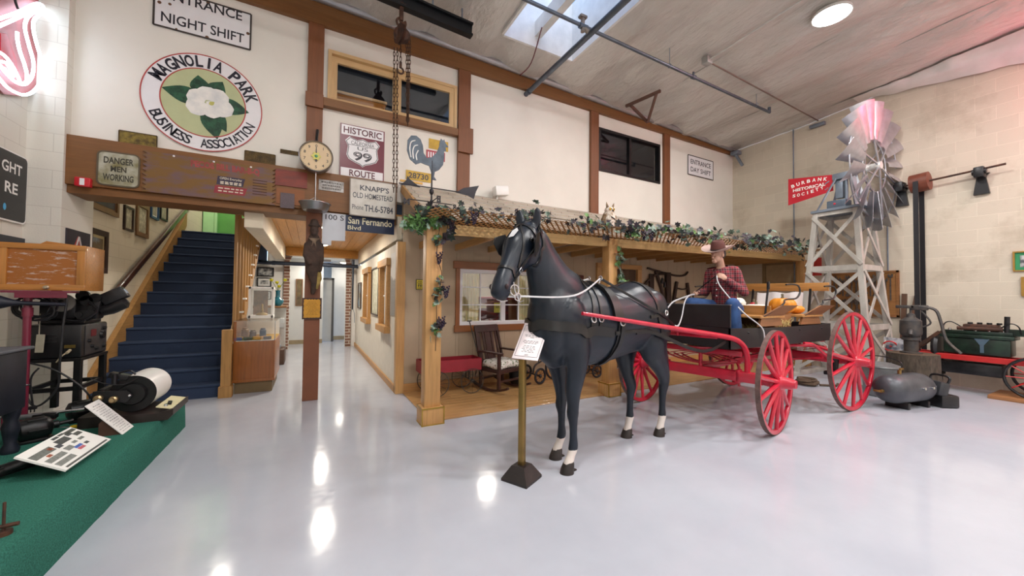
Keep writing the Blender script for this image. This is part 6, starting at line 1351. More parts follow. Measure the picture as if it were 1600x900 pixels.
MB().prism([(-.22, -.04), (.02, -.06), (.06, .0), (.02, .05), (-.2, .06)], dc + V((-.04, -.07, 0)), X_, Z_, .014).build('arm_plate', m_pj, dr, 0)
for dx in (-.2, -.1): MB().lathe([(.03, 0), (.03, .03), (.018, .04), (.018, .06), (0, .062)], dc + V((dx, -.08, -.0 - .02 * (dx > -.15))), (0, -1, 0), 16).build('bearing_nut', mat('brassy_nut', 'a08a66', .3, .8), dr)
MB().ell(dc + V((.0, -.082, 0)), (.012, .006, .012), 12, None, 8).build('pivot_screw', m_chr, dr)
MB().obox(dc + V((-.1, .02, .17)), (.14, .08, .05), M.Rotation(.3, 3, 'Y'), .01).cyl(dc + V((-.12, -.03, .1)), dc + V((-.12, -.03, .2)), .02).tube(spline([tuple(dc + V((-.28, -.02, .17))), tuple(dc + V((-.18, -.04, .12))), tuple(dc + V((-.05, -.05, .1))), tuple(dc + V((.04, -.03, .15)))], 5), .005, 5).tube(spline([tuple(dc + V((-.1, .0, .2))), tuple(dc + V((-.02, -.02, .22))), tuple(dc + V((.02, -.02, .18)))], 5), .008, 5).build('pen_carriage', m_pj, dr)
dz = dc.z - R_
MB().prism([(-.33, .30), (.27, .30), (.31, .345), (.31, .40), (.2, .37), (-.33, .40)], (dc.x, 4.95, 0), X_, Z_, .5).build('base', mat('recorder_base', '2a211f', .4), dr, 0)
pnl = MB().obox((dc.x + .235, 4.97, .405), (.13, .44, .01), M.Rotation(radians(14), 3, 'Y')).build('control_plate', mat('ivory_plate', 'd9d0a8', .4), dr, 0)
for i in range(3): MB().lathe([(.018, 0), (.016, .02), (0, .021)], (dc.x + .23 + .01 * (i % 2), 4.80 + i * .06, .41), (.25, 0, 1), 14).build('knob', m_chr if i == 0 else m_black, pnl)
MB().box(dc.x - .24, dc.x - .2, 4.8, 5.1, .38, dc.z + .06, .006).build('side_bracket', m_pj, dr)
# ---------------------------------------------------------------- left wall: neon sign, black sign, framed pictures
ns = thing('neon_sign', 'white neon script letter on a red board high on the left wall', 'neon sign', pX(30, 150, XL))
NX = XL + .10
b = MB(); poly = [pX(*p, XL + .03) for p in [(0, -40), (52, -20), (56, 8), (46, 28), (44, 52), (56, 88), (62, 116), (52, 142), (30, 150), (0, 146)]] ; b.prism([(p.y, p.z) for p in poly] + [(5.3, 3.5), (5.3, 4.6)], (XL + .03, 0, 0), Y_, Z_, .05).build('back_board', mat('neon_pink_board', '9c5a5c', .5, var=.1), ns, 0)
poly = [pX(*p, XL + .06) for p in [(0, 52), (9, 53), (16, 70), (25, 95), (28, 120), (20, 112), (10, 90), (0, 82)]]; MB().prism([(p.y, p.z) for p in poly], (XL + .06, 0, 0), Y_, Z_, .01).build('red_field', mat('neon_red_field', 'b01028', .4), ns, 0)
m_neon = glow('neon_white', 'dff1ff', 5)
for path in ([(-30, 40), (0, 29), (28, 19), (55, 6), (66, 8), (68, 16), (60, 24), (53, 32), (52, 45), (57, 68), (64, 92), (66, 112), (62, 130), (52, 143), (40, 148), (28, 146), (12, 137), (0, 124), (-20, 100)],
             [(-30, 52), (0, 40), (25, 29), (45, 19), (58, 11), (61, 14), (50, 21), (42, 29), (39, 44), (45, 70), (52, 96), (51, 116), (44, 128), (36, 132), (24, 128), (10, 115), (0, 102), (-15, 85)],
             [(27, 50), (27, 60), (31, 80), (38, 100), (42, 117), (41, 128), (33, 131), (29, 122), (20, 104), (10, 90), (0, 82), (-12, 76)],
             [(2, 96), (10, 99), (17, 110), (20, 119), (14, 116), (6, 106)]):
    MB().tube(spline([tuple(pX(px, py, NX)) for px, py in path], 5), .014, 8).build('neon_tube', m_neon, ns)
MB().tube(spline([tuple(pX(*p, NX)) for p in ((20, -20), (24, 2), (28, 14))], 4), .01, 6).build('feed_wire', m_black, ns)
nl = bpy.data.lights.new('neon_light', 'POINT'); nl.energy = 1.2; nl.color = (.85, .93, 1); nl.shadow_soft_size = .25; no = bpy.data.objects.new('neon_light', nl); col.objects.link(no); no.parent = ns; no.location = ROOTM[ns.name].inverted() @ V((XL + .4, 5.7, 4.1))
bs = thing('black_sign', 'black wall sign with white capitals and rounded corners on the left wall', 'sign', (XL, 5.5, 2.22))
def rrect(w_, h_, r, n=5): return [(sx * (w_ / 2 - r) + r * cos(a), sy * (h_ / 2 - r) + r * sin(a)) for sx, sy, a0 in ((1, 1, 0), (-1, 1, pi / 2), (-1, -1, pi), (1, -1, 1.5 * pi)) for a in [a0 + pi / 2 * k / n for k in range(n + 1)]]
cs = V((XL + .02, 5.42, 2.57)); MB().prism(rrect(1.08, .71, .05), cs, Y_, Z_, .02).build('rim', m_white, bs, 0); f_ = MB().prism(rrect(1.05, .68, .045), cs + X_ * .006, Y_, Z_, .014).build('face', mat('sign_black', '15161a', .3), bs, 0)
b = MB().use(m_white); z1 = pX(20, 265, XL).z
b.text('GHT', (XL + .033, (pX(-6, 265, XL).y + pX(27, 262, XL).y) / 2, z1), Y_, Z_, pX(27, 262, XL).y - pX(-6, 265, XL).y, .11, .02); b.text('RE', (XL + .033, (pX(-1, 293, XL).y + pX(20, 293, XL).y) / 2, pX(10, 293, XL).z), Y_, Z_, pX(20, 293, XL).y - pX(-1, 293, XL).y, .11, .02); b.build('lettering', None, f_, 0)
MB().ell((XL + .034, pX(-1, 322, XL).y, pX(0, 322, XL).z), (.002, .022, .035), 12).build('blue_mark', mat('sign_cyan', '4aa6d6', .4), f_)
t = one(MB().prism(rrect(1.0, .3, .04), (XL + .012, 5.54, 1.92), Y_, Z_, .02), 'dark_sign', mat('navy_sign', '20222f', .4), 'dark navy sign with rounded top partly hidden by the wooden cabinet', 'sign', None, 0)
m_post_ = mat('poster_dark', '3d3540', .5, vs=4, c2='2a2530')
ps = thing('poster', 'dark poster with a pale triangular drawing on the inner face of the white pillar', 'poster', (-2.44, 6.3, 1.75))
MB().box(-2.44, -2.428, 6.07, 6.58, 1.75, 2.23).build('sheet', m_post_, ps, 0)
b = MB(); [b.beam(V((-2.426, 6.3, 2.16)) * 1, V((-2.426, 6.16 + .28 * s, 1.85)), .004, .03, X_) for s in (0, 1)]; b.build('pale_lines', mat('poster_pale', 'c9c4bf', .5), ps, 0)
MB().prism([(6.22, 2.05), (6.38, 2.05), (6.3, 2.17)], (-2.425, 0, 0), Y_, Z_, .003).build('red_peak', mat('poster_red', 'a5483f', .5), ps, 0)
m_fdk = mat('dark_brown_frame', '3a2722', .45, var=.1); m_fbr = mat('mid_brown_frame', '7d5a3a', .5, var=.1); m_fbl = mat('blue_frame', '2c4a6e', .45); m_cert = mat('certificate_paper', 'cfc7ae', .5, vs=14, c2='a39c86', lo=.45, hi=.6)
m_pnt = mat('landscape_print', '8fa6b5', .5, vs=4, c2='6b5a3f', lo=.4, hi=.6); XSW = -2.56
frame_on(0, XSW, 1, [(135, 354), (165, 362), (165, 428), (135, 424)], 'dark framed landscape picture low on the stair wall', m_fdk, mat('gold_mat', 'c9b98a', .5), m_pnt, .075, .04)
frame_on(0, XSW, 1, [(192, 320), (206, 325), (206, 363), (192, 358)], 'dark framed certificate, lowest of the stair wall row', m_fdk, m_cert, m_cert, .03, .03)
frame_on(0, XSW, 1, [(211, 316), (230, 320), (230, 373), (211, 368)], 'tall brown framed certificate on the stair wall', m_fbr, m_cert, m_cert, .07, .02)
frame_on(0, XSW, 1, [(234, 315), (246, 318), (246, 345), (234, 340)], 'blue framed certificate on the stair wall', m_fbl, m_white, m_cert, .04, .03)
frame_on(0, XSW, 1, [(249, 316), (260, 319), (260, 348), (249, 341)], 'black framed certificate highest on the stair wall', m_black, m_cert, m_cert, .03, .03)
frame_on(0, XSW, 1, [(136, 305), (182, 311), (182, 337), (136, 318)], 'wide brown plaque with a dark panel tucked under the beam', m_fbr, m_fbr, m_post_, .06, .03, 'plaque', 'plaque', rect=(V((XSW, 7.24, 2.80)), Y_.copy(), Z_.copy(), .84, .36, X_.copy()))
one(MB().prism([(6.96, 1.60), (7.16, 1.60), (7.16, 1.78), (6.96, 1.78)], (XSW + .003, 0, 0), Y_, Z_, .004), 'paper_note', mat('note_paper', 'd9d8d6', .6, vs=30, c2='a5a5a8', lo=.6, hi=.7), 'small white sketch sheet on the stair wall below the landscape picture', 'note', None, 0)
one(MB().box(-2.559, -2.55, 9.62, 9.7, 2.2, 2.34, .003), 'light_switch', m_dim, 'small grey switch plate on the stair wall near the handrail top', 'switch', None, 0)
# ---------------------------------------------------------------- signs on the upper wall
YWF = 6.1
m_signw = mat('sign_enamel', 'e9e7ea', .3, var=.02); m_ink = mat('sign_ink', '23202b', .4, var=.05); m_rusts = mat('rust_spot', '6b4a34', .8, var=.2)
def plate(P, y, label, m_face, cat='sign', name='wall_sign', d=.02, rim=None, m_rim=None, poly=None, border=.012):
    c, u, v, w_, h_, n_ = quad(P, 1, y, -1); t = thing(name, label, cat, c - v * (h_ / 2)); c = c + n_ * (d / 2)
    pts = poly(w_, h_) if poly else [(-w_ / 2, -h_ / 2), (w_ / 2, -h_ / 2), (w_ / 2, h_ / 2), (-w_ / 2, h_ / 2)]
    f = MB().prism(pts, c, u, v, d).build('plate', m_face, t, 0)
    if m_rim:
        b = MB(); q = [c + n_ * (d / 2) + u * x + v * y_ for x, y_ in pts]
        for i in range(len(q)): b.beam(q[i], q[(i + 1) % len(q)], border, .006, n_)
        b.build('rim', m_rim, t, 0)
    return t, f, c + n_ * (d / 2), u, v, w_, h_
def chips(f, c, u, v, w_, h_, spots):
    for (x, y, r) in spots: MB().ell(c + u * (x * w_) + v * (y * h_), (r, .0022, r), 10, None, 6).build('rust_spot', m_rusts, f)
t, f, c, u, v, w_, h_ = plate([(242, -22), (391, 24), (393, 79), (241, 40)], YWF, 'white enamel sign reading ENTRANCE NIGHT SHIFT above the oval sign', m_signw, m_rim=mat('dark_rim', '3a3230', .5), border=.02)
b = MB().text('ENTRANCE', c + v * .15 * 1 + v * (h_ * .06), u, v, w_ * .80, h_ * .26, .012).text('NIGHT SHIFT', c - v * (h_ * .24), u, v, w_ * .86, h_ * .26, .012); b.build('lettering', m_ink, f, 0)
chips(f, c, u, v, w_, h_, ((-.45, .1, .02), (-.35, .13, .017), (.47, -.06, .02), (.03, -.47, .02), (.03, .47, .02), (-.28, -.47, .012)))
t, f, c, u, v, w_, h_ = plate([(1074, 242), (1113, 253), (1113, 281), (1074, 273)], YWF, 'small white sign reading ENTRANCE DAY SHIFT at the far end of the upper wall', m_signw, m_rim=mat('dark_rim', '3a3230', .5), border=.02)
MB().text('ENTRANCE', c + v * (h_ * .2), u, v, w_ * .8, h_ * .25, .012).text('DAY SHIFT', c - v * (h_ * .2), u, v, w_ * .8, h_ * .25, .012).build('lettering', m_ink, f, 0)
# the oval association sign
e0, e1 = pY(219, 147, YWF), pY(410, 175, YWF); et_, eb_ = pY(314, 86, YWF), pY(314, 236, YWF)
oc = V(((e0.x + e1.x) / 2, YWF, (et_.z + eb_.z) / 2)); a_, b__ = (e1.x - e0.x) / 2, (et_.z - eb_.z) / 2
t = thing('oval_sign', 'big oval sign with a painted white magnolia on the upper wall', 'sign', oc - Z_ * b__)
oval = lambda s, n=72: [(a_ * s * cos(2 * pi * k / n), b__ * s * sin(2 * pi * k / n)) for k in range(n)]
f = MB().prism(oval(1), oc - Y_ * .012, X_, Z_, .024).build('board', m_signw, t, 0)
m_ored = mat('oval_red', 'b54a48', .4)
def oring(s, wd): MB().tube([oc + V((a_ * s * cos(2 * pi * k / 90), -.025, b__ * s * sin(2 * pi * k / 90))) for k in range(90)], wd, 6, up=(0, -1, 0), closed=True).build('red_line', m_ored, f)
oring(.992, .007); oring(.70, .007)
MB().prism(oval(.695), oc - Y_ * .025, X_, Z_, .002).build('green_field', mat('sage_field', 'b9bf94', .5, var=.04), f, 0)
m_nav = mat('navy_letter', '1f1d2b', .4)
def oval_text(b, tx, r, a0, a1, h, wmax, up=True, bold=.02):
    L = len(tx)
    for i, ch_ in enumerate(tx):
        if ch_ == ' ': continue
        a = radians(a0 + (a1 - a0) * i / (L - 1)); p = oc + V((a_ * r * cos(a), -.026, b__ * r * sin(a))); n_ = V((cos(a) / a_, 0, sin(a) / b__)).normalized()
        vv = n_ if up else -n_; uu = V((vv.z, 0, -vv.x)); wv = wmax * {'I': .3, 'M': 1.12, 'N': 1.05, 'L': .8, 'S': .88}.get(ch_, 1); b.text(ch_, p, uu, vv, wv, h, bold)
b = MB(); oval_text(b, 'MAGNOLIA', .845, 153, 75, .145, .092, True, .03); oval_text(b, 'PARK', .845, 54, 20, .145, .095, True, .03); b.build('lettering', m_nav, f, 0)
b = MB(); oval_text(b, 'BUSINESS', .845, 207, 253, .115, .075, False, .015); oval_text(b, 'ASSOCIATION', .845, 271, 337, .115, .075, False, .015); b.build('lettering', m_nav, f, 0)
m_lf1 = mat('painted_leaf', '2b5a40', .4, vs=16, c2='17382a', lo=.4, hi=.6); m_pet = mat('painted_petal', 'efece6', .4, vs=6, c2='d3d4d4', lo=.35, hi=.6)
def blade_poly(L, W, n=10, tip=1.0): return [(L * k / n, W * sin(pi * (k / n) ** .8)) for k in range(n)] + [(L, 0)] + [(L * k / n, -W * sin(pi * (k / n) ** .8)) for k in range(n - 1, 0, -1)]
def paint(poly, x, z, ang, lay, m, nm): 
    ca, sa = cos(radians(ang)), sin(radians(ang)); MB().prism(poly, oc + V((x * a_, -.0262 - .0012 * lay, z * b__)), V((ca, 0, sa)), V((-sa, 0, ca)), .0012).build(nm, m, f, 0)
LF = 0
for (x, z, ang, L, W) in ((-.02, .05, 172, .42, .095), (-.05, .16, 100, .25, .09), (.1, .16, 62, .26, .09), (.17, .06, 352, .38, .09), (.05, -.05, 285, .44, .10), (.12, -.08, 300, .33, .07)): paint(blade_poly(L * .98, W * 1.15), x, z, ang, LF, m_lf1, 'painted_leaf'); LF += .35
for k, (ang, L, W) in enumerate(((160, .22, .11), (215, .24, .12), (95, .2, .12), (40, .24, .12), (345, .27, .12), (300, .2, .11), (250, .16, .1))): paint([(L * (.15 + .85 * q), W * s * sin(pi * min(1, .12 + .8 * q)) ** .7) for s, qs in ((1, [i / 8 for i in range(9)]), (-1, [i / 8 for i in range(8, -1, -1)])) for q in qs], .06, .02, ang, 2.5 + k * .3, m_pet, 'painted_petal')
paint(blade_poly(.16, .05), .03, .03, 330, 6, m_pet, 'painted_petal'); paint(blade_poly(.07, .025), .08, -.02, 40, 7.5, mat('painted_centre', 'c3c06a', .5), 'painted_centre')
# historic route sign
t, f, c, u, v, w_, h_ = plate([(531, 194), (600, 205), (600, 285), (531, 277)], YWF - .0, 'maroon and white HISTORIC ROUTE shield sign between post and chains', mat('route_maroon', '6f1c30', .3, var=.03))
for (z0, z1) in ((.30, .485), (-.485, -.32)): MB().prism([(-w_ * .475, h_ * z0), (w_ * .475, h_ * z0), (w_ * .475, h_ * z1), (-w_ * .475, h_ * z1)], c + V((0, -.001, 0)), u, v, .002).build('white_band', m_signw, f, 0)
MB().text('HISTORIC', c + v * (h_ * .392) - Y_ * .002, u, v, w_ * .86, h_ * .125, .02).text('ROUTE', c - v * (h_ * .403) - Y_ * .002, u, v, w_ * .58, h_ * .125, .02).build('lettering', mat('route_letter', '5a1c2c', .4), f, 0)
shp = [(0, .27), (.12, .235), (.22, .255), (.30, .28), (.39, .20), (.33, .10), (.345, 0), (.36, -.07), (.31, -.15), (.18, -.2), (.06, -.235), (0, -.275)]; shp = shp + [(-x, y) for x, y in shp[-2:0:-1]]
MB().prism([(x * w_ * 1.0, y * h_ * .98) for x, y in shp], c - Y_ * .002, u, v, .004).build('shield', m_signw, f, 0)
b = MB(); q = [c - Y_ * .0045 + u * (x * w_ * .94) + v * (y * h_ * .92) for x, y in shp]
for i in range(len(q)): b.beam(q[i], q[(i + 1) % len(q)], .009, .002, Y_)
b.beam(c - Y_ * .0045 - u * (w_ * .33) + v * (h_ * .125), c - Y_ * .0045 + u * (w_ * .33) + v * (h_ * .125), .006, .002, Y_)
b.text('CALIFORNIA', c + v * (h_ * .17) - Y_ * .004, u, v, w_ * .52, h_ * .07).text('US', c + v * (h_ * .075) - Y_ * .004, u, v, w_ * .24, h_ * .065).text('99', c - v * (h_ * .075) - Y_ * .004, u, v, w_ * .42, h_ * .17, .03); b.build('shield_lettering', m_ink, f, 0)
b = MB()
for sx in (-1, 1):
    for k in range(12):
        a = 2 * pi * k / 12; x0 = sx * w_ * .115 + .0; b.ell(c - Y_ * .0062 + u * (x0 + w_ * .062 * cos(a)) + v * (-h_ * .045 + h_ * .04 * sin(a)), (.006, .001, .006), 8, None, 4)
b.build('reflector_dots', m_signw, f)
# licence plates
m_yel = mat('plate_yellow', 'd0a92c', .45, vs=8, c2='b68f24')
t, f, c, u, v, w_, h_ = plate([(634, 265), (673, 272), (673, 286), (634, 280)], YWF, 'yellow number plate 28730 below the rooster', m_yel, 'number plate', 'number_plate', .01)
MB().text('28730', c, u, v, w_ * .8, h_ * .62, .02).build('lettering', m_ink, f, 0)
plate([(670, 217), (700, 222), (700, 237), (670, 232)], YWF, 'plain yellow number plate behind the rooster head', m_yel, 'number plate', 'number_plate', .01)
t, f, c, u, v, w_, h_ = plate([(666, 234), (695, 239), (695, 253), (666, 248)], YWF, 'red and white number plate behind the rooster', mat('plate_red', 'a83040', .4), 'number plate', 'number_plate', .01)
b = MB()
for i in range(7): b.prism([(-w_ * .42 + i * w_ * .13, -h_ * .3), (-w_ * .36 + i * w_ * .13, -h_ * .3), (-w_ * .36 + i * w_ * .13, h_ * .3), (-w_ * .42 + i * w_ * .13, h_ * .3)], c - Y_ * .001, u, v, .002)
b.build('white_figures', m_signw, f, 0)
plate([(625, 281), (660, 285), (660, 288), (625, 284)], YWF, 'narrow gilded strip on the wall below the yellow number plate', mat('gilded_strip', 'b98f4a', .4, .4), 'strip', 'wood_strip', .015)
# ---------------------------------------------------------------- things fixed to the signboard beam
YB = 6.02
m_bronze = mat('dark_bronze', '5d4a2a', .45, .6, vs=14, c2='3f3320', bump=.6, bs=60); m_bronzel = mat('worn_bronze', '8d7a3a', .4, .6, vs=18, c2='54452a', bump=.6, bs=60)
plate([(187, 205), (246, 213), (246, 234), (187, 227)], YWF, 'bronze plaque on the wall left under the oval sign', m_bronzel, 'plaque', 'bronze_plaque', .02, m_rim=m_bronze)
plate([(383, 236), (430, 243), (430, 260), (383, 255)], YWF, 'small bronze plaque on the wall right under the oval sign', m_bronze, 'plaque', 'bronze_plaque', .02, m_rim=m_bronze)
plate([(438, 233), (468, 238), (468, 243), (438, 240)], YWF, 'thin bronze strip on the wall left of the hanging scale', m_bronze, 'plaque', 'bronze_strip', .015)
t, f, c, u, v, w_, h_ = plate([(153, 235), (218, 244), (218, 295), (153, 287)], YB, 'worn metal plate reading DANGER MEN WORKING on the beam', mat('worn_tin', 'bdbcae', .4, .3, vs=6, c2='77703f', bump=.2), 'sign', 'danger_plate', .012, m_rim=mat('tin_edge', '5a4f3c', .6), poly=lambda w, h: rrect(w, h, .05), border=.016)
MB().text('DANGER', c + v * (h_ * .25), u, v, w_ * .72, h_ * .2, .03).text('MEN', c, u, v, w_ * .38, h_ * .17, .03).text('WORKING', c - v * (h_ * .26), u, v, w_ * .74, h_ * .2, .03).build('lettering', mat('faded_black', '3d3a2e', .6), f, 0)
def zig(w, h):
    n = 9; r = [(-w / 2 + (.02 if i % 2 else -.02), h / 2 - h * i / (2 * n)) for i in range(2 * n + 1)]; q = [(w / 2 + (-.02 if i % 2 else .02), -h / 2 + h * i / (2 * n)) for i in range(2 * n + 1)]; return r + q
m_bbq = mat('weathered_sign_wood', '775627', .6, vs=3.5, c2='6b5358', lo=.38, hi=.56, stretch=(1, 1, 3))
t, f, c, u, v, w_, h_ = plate([(227, 239), (428, 262), (428, 318), (227, 303)], YB, 'long weathered saw edged wooden barbecue sign on the beam', m_bbq, 'sign', 'barbecue_sign', .025, poly=zig)
m_fred = mat('faded_red_letter', '96413e', .6, var=.2, vs=12)
b = MB(); b.text('PECOS BILL BAR-B-Q', c + u * (w_ * .10) + v * (h_ * .33), u, v + u * -.05, w_ * .55, h_ * .2, .05); b.build('lettering', m_fred, f, 0)
for (x, z, ww, hh, nm, cl, tx) in ((.14, .0, .23, .22, 'navy_patch', '3a3045', 'OPEN Everyday'), (.14, -.24, .27, .2, 'red_patch', '8e2f38', '')):
    k_ = MB().prism([(-w_ * ww / 2, -h_ * hh / 2), (w_ * ww * .42, -h_ * hh / 2), (w_ * ww / 2, h_ * hh / 2), (-w_ * ww * .46, h_ * hh / 2)], c - Y_ * .001 + u * (w_ * x) + v * (h_ * z), u, v, .002).build(nm, mat('sign_' + nm, cl, .6, var=.15), f, 0)
    b = MB(); q = c - Y_ * .002 + u * (w_ * x) + v * (h_ * z)
    if tx: b.text(tx, q + v * (h_ * .05), u, v, w_ * ww * .78, h_ * .08, .01)
    for dz in ((-.035, -.075) if tx else (.04, -.035)): b.greek(q + v * (h_ * dz), u, v, w_ * ww * .74, h_ * .03, 5)
    b.build('lettering', mat('cream_letter', 'd5cbb8', .6), k_, 0)
b = MB()
for i in range(6): b.prism([(-.08, -.006), (.08, -.006), (.08, .006), (-.08, .006)], c - Y_ * .001 + u * (w_ * .38) + v * (h_ * (.12 - .075 * i)), u, v, .001)
b.build('faded_lines', mat('faded_lines', '4f3020', .7), f, 0)
for i, x in enumerate((-.3, .0, .3)): MB().ell(c + u * (w_ * x) + v * (h_ * .46), (.012, .006, .012), 8, None, 6).build('nail', m_signw, f)
t = thing('alarm_box', 'red fire alarm box with a white label at the left end of the beam', 'alarm', pY(132, 293, YB))
c, u, v, w_, h_, n_ = quad([(120, 278), (145, 280), (145, 294), (120, 292)], 1, YB, -1)
MB().obox(c - Y_ * .03, (w_, .06, h_), None, .008).build('case', mat('alarm_red', 'c41f2c', .35), t); MB().obox(c - Y_ * .062, (w_ * .3, .004, h_ * .75), None).build('white_label', m_signw, t, 0)
t, f, c, u, v, w_, h_ = plate([(430, 264), (480, 270), (480, 294), (430, 290)], YB, 'faded red painted board on the beam left of the scale', mat('faded_red_board', '8e4034', .6, vs=4, c2='6f3a34', stretch=(1, 1, 3)), 'sign', 'red_board', .015)
plate([(432, 294), (476, 297), (476, 322), (432, 318)], YB, 'plain brown board on the beam below the red one', wood('plain_board', '8a5530', 0, .8, .6), 'board', 'brown_board', .012)
plate([(438, 301), (460, 303), (460, 327), (438, 324)], YB - .013, 'small dark square plaque at the bottom of the beam', mat('lead_plaque', '5c5054', .5, .3, bump=.4, bs=60), 'plaque', 'lead_plaque', .012)
t, f, c, u, v, w_, h_ = plate([(498, 280), (537, 285), (537, 301), (498, 297)], YB, 'small pale metal plate with worn raised letters right of the scale', mat('pale_metal_plate', 'a9a6a4', .4, .6, vs=10, c2='77726d', bump=.5, bs=50), 'plaque', 'metal_plate', .01)
b = MB()
for i, ww in enumerate((.8, .7, .75)): b.greek(c + v * (h_ * (.27 - .27 * i)), u, v, w_ * ww, h_ * .13, 9)
b.build('worn_lines', mat('worn_line', '5d5854', .5, .4), f, 0)
t, f, c, u, v, w_, h_ = plate([(548, 277), (618, 291), (616, 346), (545, 333)], YB - .04, "old white wooden sign reading KNAPP'S OLD HOMESTEAD at the beam end", mat('peeling_white', 'd9d5cd', .6, vs=5, c2='c2bbb0', lo=.3, hi=.6, bump=.2), 'sign', 'homestead_sign', .03, m_rim=mat('grimy_edge', '8b8177', .7), border=.014)
b = MB(); b.text("KNAPP'S", c + v * (h_ * .28) + u * .02, u, v, w_ * .64, h_ * .15, .02).text('OLD HOMESTEAD', c + v * (h_ * .06), u, v, w_ * .88, h_ * .15, .01).text('Phone', c - v * (h_ * .27) - u * (w_ * .33), u, v, w_ * .24, h_ * .13).text('TH.6-5784', c - v * (h_ * .27) + u * (w_ * .13), u, v, w_ * .64, h_ * .19, .02)
b.build('lettering', mat('faded_navy', '4c4f58', .6, var=.2, vs=30), f, 0)
# street sign hung below the beam
c0 = pY(504, 338, YB + .02); c1 = pY(540, 338, YB + .02); zb = pY(540, 385, YB + .02).z; zt2 = c1.z + .0; c2 = pY(616, 346, YB + .02); zs = pY(540, 362, YB + .02).z
t = thing('street_sign', 'street sign reading San Fernando Blvd hanging below the beam end', 'sign', V(((c0.x + c2.x) / 2, YB + .02, zb)))
z_top = 2.70; z_mid = z_top - .24
MB().prism([(c0.x, z_top), (c0.x, zb), (c0.x + .12, zb), (c0.x + .12, zb + .07), (c1.x, zb + .08), (c1.x, z_top)], (0, YB + .02, 0), X_, Z_, .012).build('white_blade', mat('blade_white', 'c9cbd2', .5, var=.03), t, 0)
n_ = MB().box(c1.x, c2.x, YB + .01, YB + .026, z_mid, z_top).build('navy_blade', mat('blade_navy', '1b2a4a', .3, var=.03), t, 0)
MB().text('San Fernando', ((c1.x + c2.x) / 2 , YB + .009, z_mid + .165), X_, Z_, (c2.x - c1.x) * .9, .105, .015).text('Blvd', (c1.x + .03, YB + .009, z_mid + .055), X_, Z_, (c2.x - c1.x) * .26, .062, .01, align='l').build('lettering', mat('blade_letter', 'ddd6b8', .4), n_, 0)
MB().text('100 S', (c0.x + (c1.x - c0.x) * .52, YB + .013, z_top - .06), X_, Z_, (c1.x - c0.x) * .8, .075, .005).build('block_number', m_ink, t, 0)
# yellow enamel sign on the cabin wall
t, f, c, u, v, w_, h_ = plate([(650, 436), (664, 438), (664, 453), (650, 452)], 5.91, 'small yellow enamel sign on the cabin wall by the porch post', mat('enamel_yellow', 'd6c01f', .35), 'sign', 'yellow_sign', .012, m_rim=m_ink, border=.01)
MB().text('CO', c + v * (h_ * .2) - u * (w_ * .1), u, v, w_ * .5, h_ * .28, .02).text('FE', c - v * (h_ * .12) - u * (w_ * .05), u, v, w_ * .5, h_ * .26, .02).greek(c - v * (h_ * .36), u, v, w_ * .7, h_ * .06, 3).build('lettering', m_ink, f, 0)
# ---------------------------------------------------------------- hanging spring scale
SY = 5.86; sc0 = pY(494, 246, SY); sr = .235
t = thing('hanging_scale', 'round dial grocery scale with a steel pan hanging before the beam', 'scale', V((sc0.x, SY, pY(494, 333, SY).z)))
m_steel = mat('brushed_steel', '9b9a9a', .3, .9, var=.08)
sr = (pY(521, 250, SY).x - pY(468, 242, SY).x) / 2
cs_ = MB().lathe([(0, .09), (sr * .9, .09), (sr, .07), (sr, -.05), (sr * 1.02, -.06), (sr * .97, -.07), (sr * .93, -.055), (sr * .93, -.04)], sc0, (0, 1, 0), 48).build('case', m_steel, t)
fd_ = MB().lathe([(0, 0), (sr * .93, 0), (sr * .93, .01), (0, .01)], sc0 - Y_ * .045, (0, 1, 0), 40).build('dial', mat('dial_cream', 'd6bd97', .5, var=.05), t)
b = MB()
for k in range(10):
    a = pi / 2 - 2 * pi * k / 10; b.text(str(k), sc0 + V((cos(a) * sr * .70, -.046, sin(a) * sr * .70)), X_, Z_, None, sr * .19, .01)
for k in range(50):
    a = 2 * pi * k / 50; p = sc0 + V((cos(a) * sr * .87, -.047, sin(a) * sr * .87)); q = sc0 + V((cos(a) * sr * .91, -.047, sin(a) * sr * .91)); b.beam(p, q, .003, .001, Y_)
b.build('numerals', m_ink, fd_, 0)
MB().prism([(-.012, -sr * .35), (.012, -sr * .35), (.004, sr * .6), (-.004, sr * .6)], sc0 - Y_ * .052, X_, Z_, .003).build('pointer', m_black, t, 0)
MB().prism([(sr * .24 * (1 + .2 * cos(6 * a)) * cos(a), sr * .24 * (1 + .2 * cos(6 * a)) * sin(a)) for a in [2 * pi * k / 48 for k in range(48)]], sc0 - Y_ * .056, X_, Z_, .003).build('dial_badge', mat('badge_yellow', 'c9c25a', .4), t, 0)
MB().ell(sc0 - Y_ * .06, (.02, .004, .02), 12, None, 8).build('badge_centre', mat('badge_green', '3a8a5a', .4), t)
MB().tube([sc0 + V((0, 0, sr)), sc0 + V((.0, .02, sr + .07)), sc0 + V((.01, .08, sr + .2)), sc0 + V((.01, .17, sr + .24))], [.02, .018, .02, .02], 8).build('hook_strap', m_black, t)
pz = pY(493, 322, SY); pr_ = (pY(519, 318, SY).x - pY(468, 316, SY).x) / 2
MB().cyl(V((sc0.x, SY, sc0.z - sr)), V((sc0.x, SY, pz.z + .0)), .008, None, 8).build('rod', m_steel, t)
MB().lathe([(0, -.10), (pr_ * .72, -.10), (pr_ * .80, -.08), (pr_ * .95, -.005), (pr_, .0), (pr_, .008), (pr_ * .93, 0), (pr_ * .76, -.08), (0, -.09)], V((sc0.x, SY, pz.z + .03)), Z_, 40).build('pan', m_steel, t)
